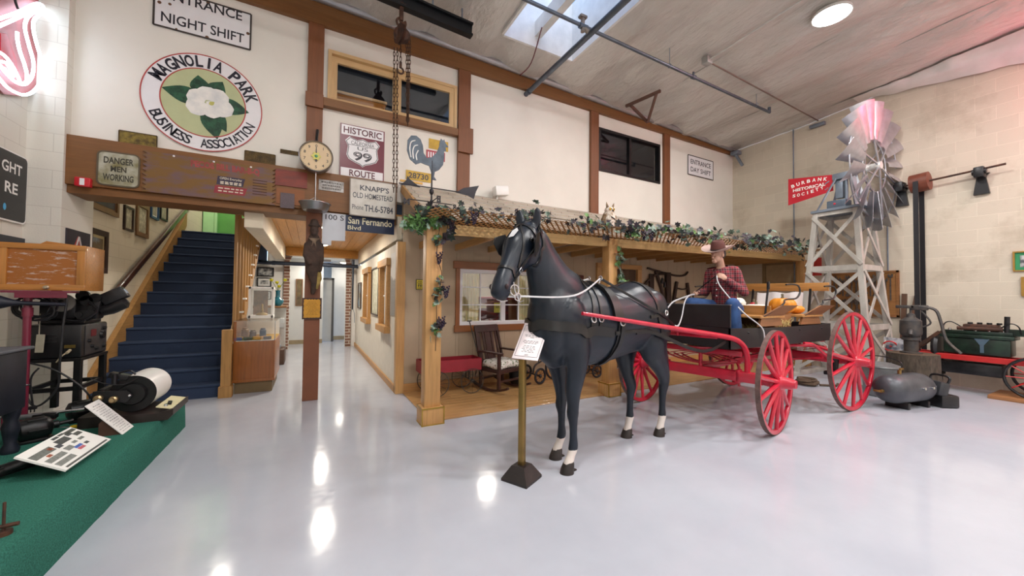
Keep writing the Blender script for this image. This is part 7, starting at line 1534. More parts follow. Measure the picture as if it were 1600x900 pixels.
MB().tube(spline([(sc0.x, SY, pz.z + .12), (sc0.x - pr_ * .5, SY, pz.z + .06), (sc0.x - pr_ * .95, SY, pz.z + .03)], 5), .004, 5).tube(spline([(sc0.x, SY, pz.z + .12), (sc0.x + pr_ * .5, SY, pz.z + .06), (sc0.x + pr_ * .95, SY, pz.z + .03)], 5), .004, 5).build('pan_wire', m_steel, t)
# ---------------------------------------------------------------- carved figure and plaque on the post
cv = pY(489, 395, 6.0); m_carv = mat('carved_wood', '4a352a', .75, vs=10, c2='32251e', bump=.8, bs=25); m_carl = mat('weathered_wood_pale', '8a745f', .8, vs=14, c2='5d4a3c', bump=.8, bs=25)
zt_, zb_ = pY(489, 336, 5.98).z, pY(489, 460, 5.98).z; Hc = zt_ - zb_
t = thing('carved_figure', 'dark carved driftwood figure of a hatted man fixed to the brown post', 'carving', V((.03, 5.97, zb_)))
P_ = lambda x, y, z: V((.03 + x, 5.98 + y, zb_ + z * Hc))
b1_ = MB(); cap_tube(b1_, [P_(.0, .0, .02), P_(.02, -.01, .14), P_(-.01, -.02, .3), P_(-.02, -.03, .48), P_(.0, -.03, .62), P_(.0, -.02, .72)], [(.03, .03), (.05, .035), (.085, .045), (.105, .05), (.10, .05), (.07, .045)], 18, (0, 1, 0))
b2_ = MB(); b2_.ell(P_(.0, -.03, .80), (.055, .05, .085), 16); b3_ = MB(); b3_.lathe([(.05, .0), (.062, .01), (.055, .05), (.045, .09), (0, .11)], P_(0, -.025, .855), Z_, 16); b3_.ell(P_(0, -.035, .862), (.085, .055, .02), 16)
b4_ = MB(); cap_tube(b4_, [P_(-.09, -.03, .62), P_(-.11, -.05, .48), P_(-.05, -.075, .38)], [.035, .03, .024], 10); b5_ = MB(); cap_tube(b5_, [P_(.09, -.03, .62), P_(.1, -.05, .46), P_(.085, -.055, .3)], [.035, .032, .024], 10)
b6_ = MB(); b6_.ell(P_(0, -.075, .80), (.014, .016, .022), 10).ell(P_(0, -.06, .755), (.04, .03, .035), 12)
blob('body', [b1_, b2_, b3_, b4_, b5_, b6_], .011, m_carv, t, 2)
MB().prism([(-.07, .0), (.07, .0), (.02, -.05), (.03, -.13), (.0, -.06), (-.03, -.12), (-.02, -.05)], P_(0, -.075, .70), X_, Z_, .02).build('neckerchief', m_carl, t, 0)
b = MB(); cap_tube(b, [P_(.05, -.02, .08), P_(.075, -.025, .2), P_(.07, -.03, .34)], [(.015, .02), (.035, .03), (.02, .02)], 12, (0, 1, 0)); b.build('pale_bark', mat('pale_bark', '9a8348', .8, var=.3, vs=14, bump=.8, bs=25), t)
c, u, v, w_, h_, n_ = quad([(472, 464), (503, 467), (502, 499), (472, 498)], 1, 6.045, -1)
t = thing('post_plaque', 'dark wooden plaque with a ragged yellow parchment on the brown post', 'plaque', c - v * (h_ / 2))
MB().prism([(-w_ / 2, -h_ / 2), (w_ / 2, -h_ / 2), (w_ / 2, h_ / 2), (-w_ / 2, h_ / 2)], c - Y_ * .012, u, v, .024).build('board', mat('plaque_brown', '3f2420', .45, var=.1), t, 0)
pts = []
for k in range(40):
    a = 2 * pi * k / 40; m__ = max(abs(cos(a)), abs(sin(a))); pts.append((w_ * .42 * cos(a) / m__ * (1 + .04 * sin(k * 2.3)), h_ * .43 * sin(a) / m__ * (1 + .04 * cos(k * 3.1))))
pr = MB().prism(pts, c - Y_ * .026, u, v, .004).build('parchment', mat('parchment_yellow', 'c9922e', .6, var=.08, vs=12), t, 0)
b = MB()
for i in range(9): b.greek(c - Y_ * .028 + v * (h_ * (.31 - .075 * i)), u, v, w_ * (.5 + .1 * (i % 3 - 1)), h_ * .02, 4)
b.build('print', mat('brown_ink', '9a6a20', .6), pr, 0)
# ---------------------------------------------------------------- chain hoist on its rail
ra, rb = pZ(560, -18, 5.48), pZ(737, 57, 5.42)
rail = thing('hoist_rail', 'black steel rail under the foil ceiling near the upper wall', 'rail', (ra + rb) / 2)
MB().beam(ra - (rb - ra).normalized() * 1.0, rb, .10, .03).beam(ra - (rb - ra).normalized() * 1.0 + Z_ * .08, rb + Z_ * .08, .025, .14).beam(ra - (rb - ra).normalized() * 1.0 + Z_ * .16, rb + Z_ * .16, .12, .03).build('beam', mat('rail_black', '1a1c20', .4, .4), rail, 0)
for k in (.2, .62, .9): 
    p = ra.lerp(rb, k); MB().cyl(p + Z_ * .16, V((p.x, p.y, cz(p.x, p.y) - .0)), .012).build('hanger_rod', m_gsteel, rail)
hk = ra.lerp(rb, .345); hk = V((hk.x, hk.y, hk.z)); HYp = hk.y
m_chain = mat('rusty_chain', '5a3f2f', .6, .5, vs=30, c2='3c2c24')
ho_ = thing('chain_hoist', 'old rusty chain hoist hanging from the black rail on long chains', 'hoist', hk - Z_ * .6)
top = pY(627, 32, HYp); 
MB().torus(V((top.x, HYp, top.z - .03)), Y_, .06, .016, 20, 8, -.6, 4.4).build('top_hook', m_rust, ho_)
body = pY(628, 55, HYp); MB().obox(V((top.x, HYp, (top.z + hk.z) / 2 + .02)), (.05, .06, max(.06, hk.z - top.z + .06)), None, .008).cyl(V((top.x - .06, HYp, hk.z + .02)), V((top.x + .06, HYp, hk.z + .02)), .03).build('trolley', m_rust, ho_)
MB().lathe([(0, -.05), (.09, -.05), (.11, -.02), (.11, .02), (.09, .05), (0, .05)], body, Y_, 24).obox(body + Z_ * .06, (.08, .12, .2), None, .02).build('block', m_rust, ho_)
MB().lathe([(0, -.02), (.13, -.02), (.10, 0), (.13, .02), (0, .02)], body + V((-.04, -.07, -.04)), (1, .3, 0), 24).build('hand_wheel', m_rust, ho_)
def chain(name, pts, r=.011, L=.055):
    P = [V(q) for q in pts]; b = MB(); k = 0
    for a, c in zip(P, P[1:]):
        d = c - a; n = max(1, int(d.length / L)); dn = d.normalized()
        for i in range(n):
            p = a + dn * (d.length * (i + .5) / n); sd = X_ if k % 2 == 0 else Y_; k += 1
            b.torus(p, sd, L * .68, r * .42, 10, 4, ref=dn, ry=r * 1.1)
    b.build(name, m_chain, ho_)
for px in (615, 620):
    chain('hand_chain', [tuple(pY(px + 1, 75, HYp)), tuple(pY(px, 300, HYp))])
chain('load_chain', [tuple(pY(626, 70, HYp)), tuple(pY(626, 95, HYp))])
for i, px in enumerate((635, 638, 641)): chain('loop_chain', [tuple(pY(px, 62, HYp - .03 * i)), tuple(pY(637 + i - 1, 196 - 6 * abs(i - 1), HYp - .03 * i))])
h0 = pY(626, 97, HYp); MB().tube([h0, h0 - Z_ * .08], .018, 8).torus(h0 - Z_ * .12, Y_, .04, .013, 18, 8, -1.2, 3.2, ref=X_).build('load_hook', m_rust, ho_)
# wooden cabinet seen in the upper window
t = thing('crate', 'tan wooden crate standing behind the upper window', 'crate', (.55, 6.8, 3.4)); MB().box(.2, 1.05, 6.5, 7.0, 3.41, 4.72, .01).build('body', m_cabw, t); MB().box(.18, 1.07, 6.47, 7.02, 4.72, 4.76, .005).build('lid', m_tan, t)
# ---------------------------------------------------------------- lights of the hallway and landing, plus an added mezzanine light
dome(.25, 7.6, 2.78, 'round ceiling light in the hallway nearest the big beam', HALL_W); dome(.25, 10.2, 2.78, 'round ceiling light in the hallway before the arch', HALL_W)
dome(.1, 12.75, 2.62, 'round ceiling light behind the brick arch', 14); dome(.95, 13.4, 2.62, 'round ceiling light before the grey corridor door', 8)
dome(-1.75, 11.6, 5.6, 'round ceiling light over the green stair landing', 40); dome(-1.75, 8.4, 5.6, 'round ceiling light over the staircase', 22); dome(1.0, 6.55, 5.6, 'added hidden light brightening the crate behind the upper window', 9, c=(.6, .75, 1))  # mezzanine light is added out of sight to brighten the crate
# ---------------------------------------------------------------- display case by the stairs
m_casew = wood('case_veneer', '8f5526', 2, .72, .35, coat=.2); m_casek = mat('case_plinth', '6d5a3c', .6); m_felt = mat('mustard_felt', 'b98f2e', .8)
dcx0, dcx1, dcy0, dcy1 = -1.0, -.47, 6.9, 7.95
dc_ = thing('display_case', 'glass topped wooden display case beside the stairs', 'display case', ((dcx0 + dcx1) / 2, 7.42, 0))
MB().box(dcx0 + .02, dcx1 - .03, dcy0 + .03, dcy1 - .03, 0, .17, .004).build('plinth', m_casek, dc_, 0)
MB().box(dcx0, dcx1, dcy0, dcy1, .17, .79, .006).box(dcx0 - .006, dcx1 + .006, dcy0 - .006, dcy1 + .006, .17, .21, .004).build('cabinet_body', m_casew, dc_)
MB().box(dcx0 + .01, dcx1 - .01, dcy0 + .01, dcy1 - .01, .79, .80).build('felt', m_felt, dc_, 0)
MB().box(dcx0, dcx0 + .035, dcy0, dcy1, .79, 1.09, .004).build('side_board', m_casew, dc_, 0)
m_gl2 = glass('case_glass', 'e6f0ee', .10, .02)
MB().box(dcx0 + .035, dcx1, dcy0, dcy0 + .006, .80, 1.09).build('glass_front', m_gl2, dc_, 0); MB().box(dcx1 - .006, dcx1, dcy0, dcy1, .80, 1.09).build('glass_side', m_gl2, dc_, 0)
MB().box(dcx0, dcx1 + .01, dcy0 - .01, dcy1, 1.09, 1.10).build('glass_top', glass('case_top_glass', 'dfe7e6', .25, .05), dc_, 0)
MB().box(dcx1 - .012, dcx1, dcy0, dcy0 + .012, .79, 1.09).box(dcx0 + .03, dcx1, dcy0, dcy0 + .01, .79, .80).build('metal_edge', m_chr, dc_, 0)
MB().box(dcx0 + .02, dcx1 - .01, dcy1 - .03, dcy1 - .01, .80, 1.08).build('back_board', m_white, dc_, 0)
items = [('tin', 'b0862a', (-.93, 7.0), .05, .05, 'round yellow tin in the display case'), ('jar', '5a3a28', (-.78, 7.08), .045, .14, 'brown jar in the display case'), ('cup', '3b4a6a', (-.66, 7.2), .045, .16, 'blue lidded cup in the display case'), ('bowl', 'c8902a', (-.72, 6.99), .06, .05, 'small yellow bowl at the front of the display case'), ('jar', '8a6a50', (-.9, 7.25), .05, .17, 'tan jar at the back of the display case')]
for nm, c_, (x, y), r, h, lab in items: one(MB().lathe([(0, 0), (r * .8, 0), (r, h * .15), (r, h * .8), (r * .7, h * .9), (r * .75, h), (0, h)], (x, y, .80), seg=18), nm, mat('item_' + nm + c_, c_, .4), lab, nm)
for x, y, c_, lab in ((-.95, 6.94, '51407a', 'purple booklet leaning in the display case'), (-.83, 6.95, '4a3524', 'dark brown booklet lying in the display case'), (-.58, 6.98, '3a2a22', 'dark box lying at the right of the display case'), (-.62, 7.02, 'd19a3a', 'orange box behind the dark one in the display case')): one(MB().obox((x, y, .825), (.10, .06, .045), M.Rotation(.3, 3, 'Z'), .005), 'small_box', mat('bx' + c_, c_, .5), lab, 'box')
# white glazed box on the case
wb = thing('model_case', 'white framed glass model case standing on the display case', 'model case', (-.72, 7.62, 1.10)); X0, X1, Y0, Y1, Z0, Z1 = -.9, -.55, 7.5, 7.8, 1.10, 1.63
b = MB()
for x in (X0, X1 - .03):
    for y in (Y0, Y1 - .03): b.box(x, x + .03, y, y + .03, Z0, Z1)
b.box(X0, X1, Y0, Y1, Z1 - .04, Z1, .004).box(X0, X1, Y0, Y1, Z0, Z0 + .05, .004); b.build('frame', m_white, wb, 0)
MB().box(X0 + .02, X1 - .02, Y0 + .005, Y0 + .01, Z0 + .05, Z1 - .04).build('pane', m_gl2, wb, 0)
MB().box(X0 + .04, X1 - .1, Y1 - .02, Y1 - .015, Z0 + .05, Z1 - .06).build('backing', mat('model_backing', '8a6a52', .6, vs=14, c2='5d463a'), wb, 0)
one(MB().lathe([(0, 0), (.08, 0), (.09, .015), (.05, .04), (.02, .05), (.025, .09), (.012, .13), (.018, .17), (0, .2)], (-.72, 7.63, 1.15), seg=16), 'figurine', mat('figurine_brass', '8d7440', .4, .6), 'small brass figurine on a dark base in the white model case', 'figurine')
# back display case with the vase
m_shelf = wood('shelf_brown', '8a6238', 0, .75, .5)
bc = thing('tall_case', 'glass display cabinet with a wooden top before the arch', 'display case', (-.68, 9.7, 0))
MB().box(-1.15, -.47, 9.4, 10.0, 0, .32, .006).build('base', wood('base_dark', '4f3526', 0, .7, .5), bc); MB().box(-1.18, -.45, 9.38, 10.02, 1.22, 1.26, .005).build('top', m_shelf, bc)
MB().box(-1.13, -.48, 9.42, 9.43, .32, 1.22).box(-.485, -.48, 9.42, 9.98, .32, 1.22).build('glass', m_gl2, bc, 0); MB().box(-1.13, -.48, 9.98, 10.0, .32, 1.22).build('back', m_white, bc, 0)
for k, (x, z, c_) in enumerate(((-.6, .33, 'a9b7c6'), (-.8, .33, 'c7b48a'), (-.6, .78, 'd3d8dc'))): one(MB().lathe([(0, 0), (.05, 0), (.06, .05), (.03, .1), (.04, .16), (0, .17)], (x, 9.7, z), seg=14) if k < 2 else MB().box(x - .12, x + .1, 9.6, 9.8, z, z + .2, .01), 'vessel' if k < 2 else 'paper_box', mat('vsl' + c_, c_, .4), ('grey blue vessel inside the glass cabinet', 'tan vessel inside the glass cabinet', 'pale box on the shelf inside the glass cabinet')[k], 'vessel' if k < 2 else 'box')
MB().box(-1.12, -.49, 9.44, 9.97, .765, .778).build('glass_shelf', m_gl2, bc, 0)
vs_ = thing('vase', 'teal glazed vase with yellow flowers on the glass cabinet', 'vase', (-.62, 9.52, 1.26)); vo = V((-.62, 9.52, 1.26))
MB().lathe([(0, 0), (.06, 0), (.085, .03), (.115, .09), (.11, .13), (.06, .17), (.042, .2), (.042, .31), (.06, .335), (.05, .335), (.035, .3), (0, .3)], vo, seg=28).build('body', mat('teal_glaze', '1f7186', .15, var=.1, coat=.5), vs_)
m_fl = mat('yellow_flower', 'd8d42e', .6, var=.15, vs=30); m_gs = mat('flower_stem', '5d7a3a', .7)
for dx, dz in ((-.12, .55), (.02, .42), (.13, .56), (-.02, .5)):
    h_ = vo + V((dx, -.02, dz)); st_ = MB().tube(spline([tuple(vo + V((0, 0, .3))), tuple(vo + V((dx * .4, -.01, .42))), tuple(h_)], 4), .005, 5).build('stem', m_gs, vs_)
    b = MB()
    for k in range(14): a = 2 * pi * k / 14; d_ = V((cos(a), sin(a) * .6 - .3, .35 + .3 * (k % 2))).normalized(); leaf(b, h_, .05, d_, V((0, -1, .4)))
    b.ell(h_ + V((0, -.01, .01)), .022, 8, None, 6); b.build('flower', m_fl, vs_, 30)
# ---------------------------------------------------------------- hallway walls and pipe
frame_on(1, YS, -1, [(402, 418), (428, 418), (428, 432), (402, 432)], 'wide black framed photograph, upper one on the hallway end wall', m_black, m_photo, m_photo, .025, .02)
frame_on(1, YS, -1, [(402, 434), (424, 434), (424, 448), (402, 448)], 'black framed photograph below the wide one on the hallway end wall', m_black, m_white, m_photo, .02, .05)
frame_on(1, YS, -1, [(402, 455), (424, 455), (424, 468), (402, 468)], 'dark framed photograph, lowest on the hallway end wall', m_black, m_white, m_photo, .02, .03)
frame_on(1, 13.2, -1, [(462, 436), (473, 436), (473, 478), (462, 478)], 'tall brown painting on the corridor wall behind the arch', m_fbr, m_pnt, mat('brown_painting', '7d6a45', .5, vs=6, c2='4a3f30'), .03, .005, 'painting', 'painting')
m_pipe = mat('dark_pipe', '3a4250', .4, .6)
one(MB().cyl((-1.5, 11.5, 2.33), (1.18, 11.5, 2.33), .05).cyl((-.9, 11.5, 2.33), (-.82, 11.5, 2.33), .058).cyl((.4, 11.5, 2.33), (.48, 11.5, 2.33), .058), 'water_pipe', m_pipe, 'dark pipe crossing the hallway under its ceiling before the arch', 'pipe')
one(MB().cyl((1.06, 11.5, 2.30), (1.06, 11.5, 1.1), .022).obox((1.06, 11.5, 2.42), (.06, .06, .2), None, .01), 'drop_pipe', m_pipe, 'dark vertical pipe dropping beside the right brick column', 'pipe')
for dx in (-.05, .05): one(MB().tube([(1.06 + dx * .4, 11.5, 1.1), (1.06 + dx, 11.5, 1.0), (1.06 + dx * 1.3, 11.55, .72)], .008, 6), 'pull_cord', m_gsteel, 'thin grey cord hanging below the vertical pipe, %s side' % ('hall' if dx < 0 else 'cabin'), 'cord')
one(MB().box(.3, .5, YS - .01, YS, 2.47, 2.53), 'arch_label', mat('label_grey', '9a9a9a', .5), 'small grey label on the wall above the arch', 'label', None, 0)
m_paperp = mat('map_print', 'd3d2c0', .6, vs=12, c2='b9b79f', lo=.45, hi=.6)
frame_on(0, 1.19, -1, None, 'framed cream document between the two hallway windows', m_fdk, m_paperp, m_paperp, .025, .02, rect=(V((1.19, 8.15, 1.59)), -Y_, Z_.copy(), .95, .98, -X_))
frame_on(0, 1.19, -1, None, 'narrow framed picture at the far end of the panelled wall', m_fdk, m_paperp, m_pnt, .025, .02, rect=(V((1.19, 10.9, 1.5)), -Y_, Z_.copy(), .7, .7, -X_))
m_, n_, b_ = _new('mountain_photo'); _v = _obj(n_); _sp = n_.nodes.new('ShaderNodeSeparateXYZ'); n_.links.new(_v, _sp.inputs[0])
_ad = n_.nodes.new('ShaderNodeMath'); _ad.operation = 'MULTIPLY_ADD'; _ad.inputs[1].default_value = .5; n_.links.new(_noise(n_, _v, 3, 6, .6), _ad.inputs[0]); n_.links.new(_sp.outputs[2], _ad.inputs[2])
n_.links.new(_mix(n_, _mix(n_, lin('6d6a66'), lin('b5b2ad'), _noise(n_, _v, 34, 5, .75)), lin('dcdad5'), _ramp(n_, _ad.outputs[0], ((.80, (0, 0, 0)), (.86, (1, 1, 1))))), b_.inputs['Base Color']); b_.inputs['Roughness'].default_value = .6
one(MB().box(1.178, 1.19, 6.02, 6.48, 1.18, 2.2), 'photograph', m_, 'large unframed grey photograph of a rocky hill near the corner post', 'photo', None, 0)
# ---------------------------------------------------------------- things on the porch
m_rw = mat('toy_red', '8e1f2c', .4, var=.12, vs=6); m_wire = mat('thin_iron', '4a4744', .5, .5)
tw = thing('toy_wagon', 'red wooden toy wagon with thin wire wheels on the porch', 'toy wagon', (1.93, 5.55, .016))
bx = [(1.45, 2.38), (5.40, 5.74), (.36, .54)]
b = MB(); (a0, a1), (c0, c1), (e0, e1) = bx; b.box(a0, a1, c0, c1, e0, e0 + .015); b.build('tray_floor', m_rw, tw, 0)
for (p, q) in (((a0, c0), (a1, c0)), ((a0, c1), (a1, c1)), ((a0, c0), (a0, c1)), ((a1, c0), (a1, c1))): MB().beam((p[0], p[1], (e0 + e1) / 2), (q[0], q[1], (e0 + e1) / 2), .015, e1 - e0).build('tray_side', m_rw, tw, 0)
for x in (1.66, 2.22):
    for y, o in ((5.36, -1), (5.78, 1)):
        r = .19; w_ = MB().torus((x, y, r + .016), Y_, r - .006, .006, 36, 6).build('wheel', m_wire, tw); b = MB()
        for k in range(12): a = 2 * pi * k / 12; b.cyl((x, y, r + .016), (x + (r - .006) * cos(a), y, r + .016 + (r - .006) * sin(a)), .0025, None, 4)
        b.build('spokes', m_wire, w_)
    MB().cyl((x, 5.34, .206), (x, 5.80, .206), .009).beam((x, 5.5, .206), (x, 5.5, .36), .03, .012, (1, 0, 0)).beam((x, 5.64, .206), (x, 5.64, .36), .03, .012, (1, 0, 0)).build('axle', m_wire, tw)
MB().tube([(2.34, 5.55, .22), (2.42, 5.57, .5), (2.30, 5.72, 1.10)], .009, 6).cyl((2.26, 5.70, 1.10), (2.34, 5.74, 1.10), .01).build('pull_handle', m_wire, tw)
# rocking chair
m_dkw = wood('dark_mahogany', '3a2320', 2, .7, .35, coat=.15); m_cush, n_, b_ = _new('floral_cushion'); _v = _obj(n_)
_c = _mix(n_, lin('ded9d2'), lin('6d7a55'), _ramp(n_, _noise(n_, _v, 26, 3), ((.56, (0, 0, 0)), (.6, (1, 1, 1))))); _c = _mix(n_, _c, lin('97706a'), _ramp(n_, _noise(n_, _obj(n_, (1.3, 1.3, 1.3), (1, 2, 3)), 30, 3), ((.62, (0, 0, 0)), (.66, (1, 1, 1))))); n_.links.new(_c, b_.inputs['Base Color']); b_.inputs['Roughness'].default_value = .85
rcO = V((2.73, 5.42, .016)); rca = radians(18)
rc = thing('rocking_chair', 'dark mahogany slat back rocking chair with a floral cushion below the window', 'rocking chair', rcO, rca)
L = lambda: MB(True)
# local: +x right, -y front
for sx in (-1, 1):
    x = sx * .25; P = [(x, -.42 + .05 * i * 1.0, .03 + .9 * ((-.42 + .05 * i) / 1.0) ** 2 * .55) for i in range(18)]
    b = L()
    for p, q in zip(P, P[1:]): b.beam(p, q, .035, .035)
    b.build('rocker', m_dkw, rc, 0)
    L().beam((x, -.22, .05), (x, -.22, .60), .045, .045, (0, 1, 0), .004).build('front_leg', m_dkw, rc, 0)
    L().beam((x, .20, .05), (x, .20, .42), .042, .042, (0, 1, 0), .004).beam((x, .20, .40), (x * .97, .36, 1.0), .042, .035, (0, 1, 0), .004).build('back_post', m_dkw, rc, 0)
    L().box(x - .04, x + .04, -.28, .24, .60, .625, .006).build('armrest', m_dkw, rc, 0)
b = L(); b.box(-.25, .25, -.24, .22, .30, .36, .006).box(-.23, .23, -.22, -.19, .16, .19).box(-.23, .23, .18, .21, .16, .19); b.build('seat_frame', m_dkw, rc, 0)
L().beam((-.25, .35, .955), (.25, .35, .955), .03, .12, (0, .25, 1), .006).build('top_rail', m_dkw, rc, 0); L().beam((-.25, .225, .44), (.25, .225, .44), .028, .06, (0, .25, 1), .004).build('lower_rail', m_dkw, rc, 0)
for i, wd in ((-2, .04), (-1, .04), (0, .12), (1, .04), (2, .04)): L().beam((i * .095, .23, .45), (i * .095, .345, .91), wd, .015, (0, 1, 0)).build('back_slat', m_dkw, rc, 0)
b = L(); rings = []
for z, k in ((.36, .86), (.375, .98), (.42, 1.02), (.46, .96), (.475, .8)):
    rings.append([V((.245 * k * max(-1, min(1, 1.25 * cos(a))), -.01 + .215 * k * max(-1, min(1, 1.25 * sin(a))), z + .012 * sin(3 * a))) for a in [2 * pi * q / 40 for q in range(40)]])
b.loft(rings).build('cushion', m_cush, rc, 60)
# tricycle
m_tyr = mat('old_tyre', '232126', .7); m_trk = mat('trike_iron', '3a3536', .5, .4)
tk = thing('tricycle', 'old dark iron tricycle with solid tyres standing behind the horse legs', 'tricycle', (3.72, 5.5, .016))
for (x, y, r) in ((3.48, 5.40, .14), (3.44, 5.80, .14), (3.92, 5.62, .24)):
    w_ = MB().torus((x, y, r + .016), (.25, -1, 0), r - .02, .02, 32, 8).build('wheel', m_tyr, tk); b = MB()
    for k in range(10):
        a = 2 * pi * k / 10; ux = V((1, .25, 0)).normalized(); b.cyl((x, y, r + .016), V((x, y, r + .016)) + ux * ((r - .02) * cos(a)) + Z_ * ((r - .02) * sin(a)), .004, None, 5)
    b.ell((x, y, r + .016), (.03, .04, .03), 12).build('spokes', m_trk, w_)
MB().cyl((3.48, 5.38, .156), (3.44, 5.82, .156), .012).tube(spline([(3.46, 5.6, .17), (3.5, 5.6, .3), (3.66, 5.6, .38), (3.82, 5.6, .48)], 6), .016, 8).build('frame', m_trk, tk)
MB().tube([(3.92, 5.58, .256), (3.86, 5.58, .45), (3.82, 5.6, .62)], .013, 8).tube([(3.92, 5.66, .256), (3.86, 5.66, .45), (3.82, 5.62, .62)], .013, 8).build('fork', m_trk, tk)
MB().tube(spline([(3.70, 5.4, .60), (3.8, 5.46, .66), (3.82, 5.61, .64), (3.8, 5.76, .66), (3.70, 5.82, .60)], 6), .011, 8).build('handlebar', m_trk, tk)
MB().ell((3.58, 5.6, .44), (.12, .08, .03), 16).cyl((3.58, 5.6, .33), (3.56, 5.6, .43), .012).build('saddle', m_tyr, tk)
mt = thing('iron_crock', 'dark iron pot behind the rocking chair on the porch', 'pot', (3.18, 5.68, .016)); MB().lathe([(0, 0), (.1, 0), (.13, .05), (.14, .18), (.12, .28), (.13, .3), (0, .3)], (3.18, 5.68, .016), seg=22).build('body', m_pj, mt)
MB().lathe([(.125, .30), (.06, .335), (.02, .35), (.02, .37), (0, .375)], (3.18, 5.68, .016), seg=22).build('lid', m_pj, mt)
# reel mower and wooden keg seen between the horse legs
lm = thing('reel_mower', 'old iron reel mower with two wheels on the porch behind the horse', 'mower', (4.72, 5.55, .016))
for y in (5.38, 5.72):
    w_ = MB().torus((4.72, y, .136), Y_, .105, .018, 28, 8).build('wheel', m_tyr, lm); b = MB()
    for k in range(5): a = 2 * pi * k / 5; b.cyl((4.72, y, .136), (4.72 + .1 * cos(a), y, .136 + .1 * sin(a)), .009, None, 6)
    b.ell((4.72, y, .136), .025, 10, None, 6).build('spokes', m_trk, w_)
MB().cyl((4.72, 5.38, .136), (4.72, 5.72, .136), .012).build('axle', m_trk, lm); b = MB()
for k in range(5): b.tube([(4.72 + .075 * cos(2 * pi * k / 5 + .5 * j / 8 * 2), 5.42 + .26 * j / 8, .136 + .075 * sin(2 * pi * k / 5 + .5 * j / 8 * 2)) for j in range(9)], .006, 5)
b.build('reel_blades', m_trk, lm); MB().tube([(4.66, 5.55, .13), (4.5, 5.6, .4), (4.42, 5.8, .9)], .014, 8).build('handle', m_old, lm)
kg = thing('wooden_keg', 'small wooden keg with iron hoops on the porch beside the second post', 'keg', (5.06, 5.62, .016))
MB().lathe([(0, 0), (.12, 0), (.135, .08), (.14, .15), (.135, .22), (.12, .3), (.11, .3), (.11, .28), (0, .28)], (5.06, 5.62, .016), seg=24).build('staves', wood('keg_wood', 'a5713f', 2, .7, .5), kg)
for z in (.05, .25): MB().torus((5.06, 5.62, .016 + z), Z_, .133, .007, 30, 5).build('hoop', m_trk, kg)
# old farm tools hung on the cabin wall to the right of the door
YT = 5.9; m_tw = wood('old_tool_wood', '3f2d25', 2, .6, .7); 
def on(px, py, dy=.03): p = pY(px, py, YT); return V((p.x, YT - dy, p.z))
sc1 = thing('scythe_snath', 'long curved dark wooden pole with a hooked end hung high on the cabin wall', 'scythe', on(1040, 425)); MB().tube(spline([tuple(on(1010, 419)), tuple(on(1035, 426)), tuple(on(1055, 431)), tuple(on(1068, 430)), tuple(on(1073, 425))], 6), .022, 8).build('pole', m_tw, sc1)
one(MB().tube(spline([tuple(on(1000, 458)), tuple(on(1008, 442)), tuple(on(1022, 430)), tuple(on(1038, 428))], 6), [.02 + .012 * sin(pi * i / 18) for i in range(19)], 8), 'curved_timber', m_tw, 'curved dark wooden plough beam arching on the cabin wall', 'timber')
one(MB().tube([tuple(on(1023, 424)), tuple(on(1032, 452)), tuple(on(1042, 492))], [.04, .035, .03], 8), 'wooden_bar', m_tw, 'slanting dark wooden bar on the cabin wall under the curved beam', 'bar')
one(MB().beam(on(1016, 428, .04), on(1015, 490, .04), .14, .04, (0, 1, 0), .01), 'wood_plank', m_tw, 'dark upright plank on the cabin wall near the horse rump', 'plank')
one(MB().beam(on(1041, 426, .05), on(1042, 500, .05), .15, .06, (0, 1, 0), .012), 'wood_plank', m_tw, 'wide dark upright plank on the cabin wall left of the driver', 'plank')
for (px, py, lab) in ((1030, 437, 'small iron weight hanging from the hooked pole'), (1034, 443, 'larger iron weight hanging from the hooked pole')):
    p = on(px, py, .08); one(MB().cyl(p + Z_ * .04, on(px, 425, .08), .004, None, 5).lathe([(0, -.1), (.035, -.09), (.03, 0), (.012, .04), (0, .05)], p, seg=12), 'hanging_weight', m_trk, lab, 'weight')
yk = thing('wooden_yoke', 'dark wooden yoke frame with cross bars beside the driver on the cabin wall', 'frame', on(1063, 470))
for (a, c) in (((1056, 440), (1048, 490)), ((1072, 442), (1078, 490))): MB().beam(on(*a), on(*c), .07, .05, (0, 1, 0), .01).build('post', m_tw, yk, 0)
for y_ in (450, 466, 482): MB().tube(spline([tuple(on(1055, y_)), tuple(on(1065, y_ + 2)), tuple(on(1075, y_))], 4), .018, 6).build('cross_bar', m_tw, yk)
one(MB().beam(on(906, 430, .04), on(905, 455, .04), .12, .05, (0, 1, 0), .02), 'red_board', mat('red_brown_wood', '5a2a22', .6), 'short red brown board on the cabin wall above the horse back', 'board')
# ---------------------------------------------------------------- ceiling pipes, conduits and fittings
m_pipes = mat('bluish_pipe', '5d6570', .35, .7, var=.15)
one(MB().cyl((-1.0, 4.2, 5.48), (8.45, 4.28, 5.45), .026).cyl((3.36, 4.24, 5.46), (3.5, 4.24, 5.46), .04).cyl((5.9, 4.26, 5.46), (5.98, 4.26, 5.46), .038).cyl((5.94, 4.26, 5.46), (5.94, 4.26, 5.55), .018).cyl((8.43, 4.28, 5.45), (8.43, 4.28, 5.55), .03), 'sprinkler_pipe', m_pipes, 'thin steel sprinkler pipe running along under the foil ceiling', 'pipe')
one(MB().cyl((3.55, 2.0, 5.40), (3.55, 6.24, 5.38), .045).cyl((3.55, 5.95, 5.38), (3.55, 6.0, 5.38), .055).cyl((3.55, 6.2, 5.38), (3.55, 6.26, 5.38), .055), 'main_pipe', m_pipes, 'thick steel pipe running from the upper wall out under the skylight', 'pipe')
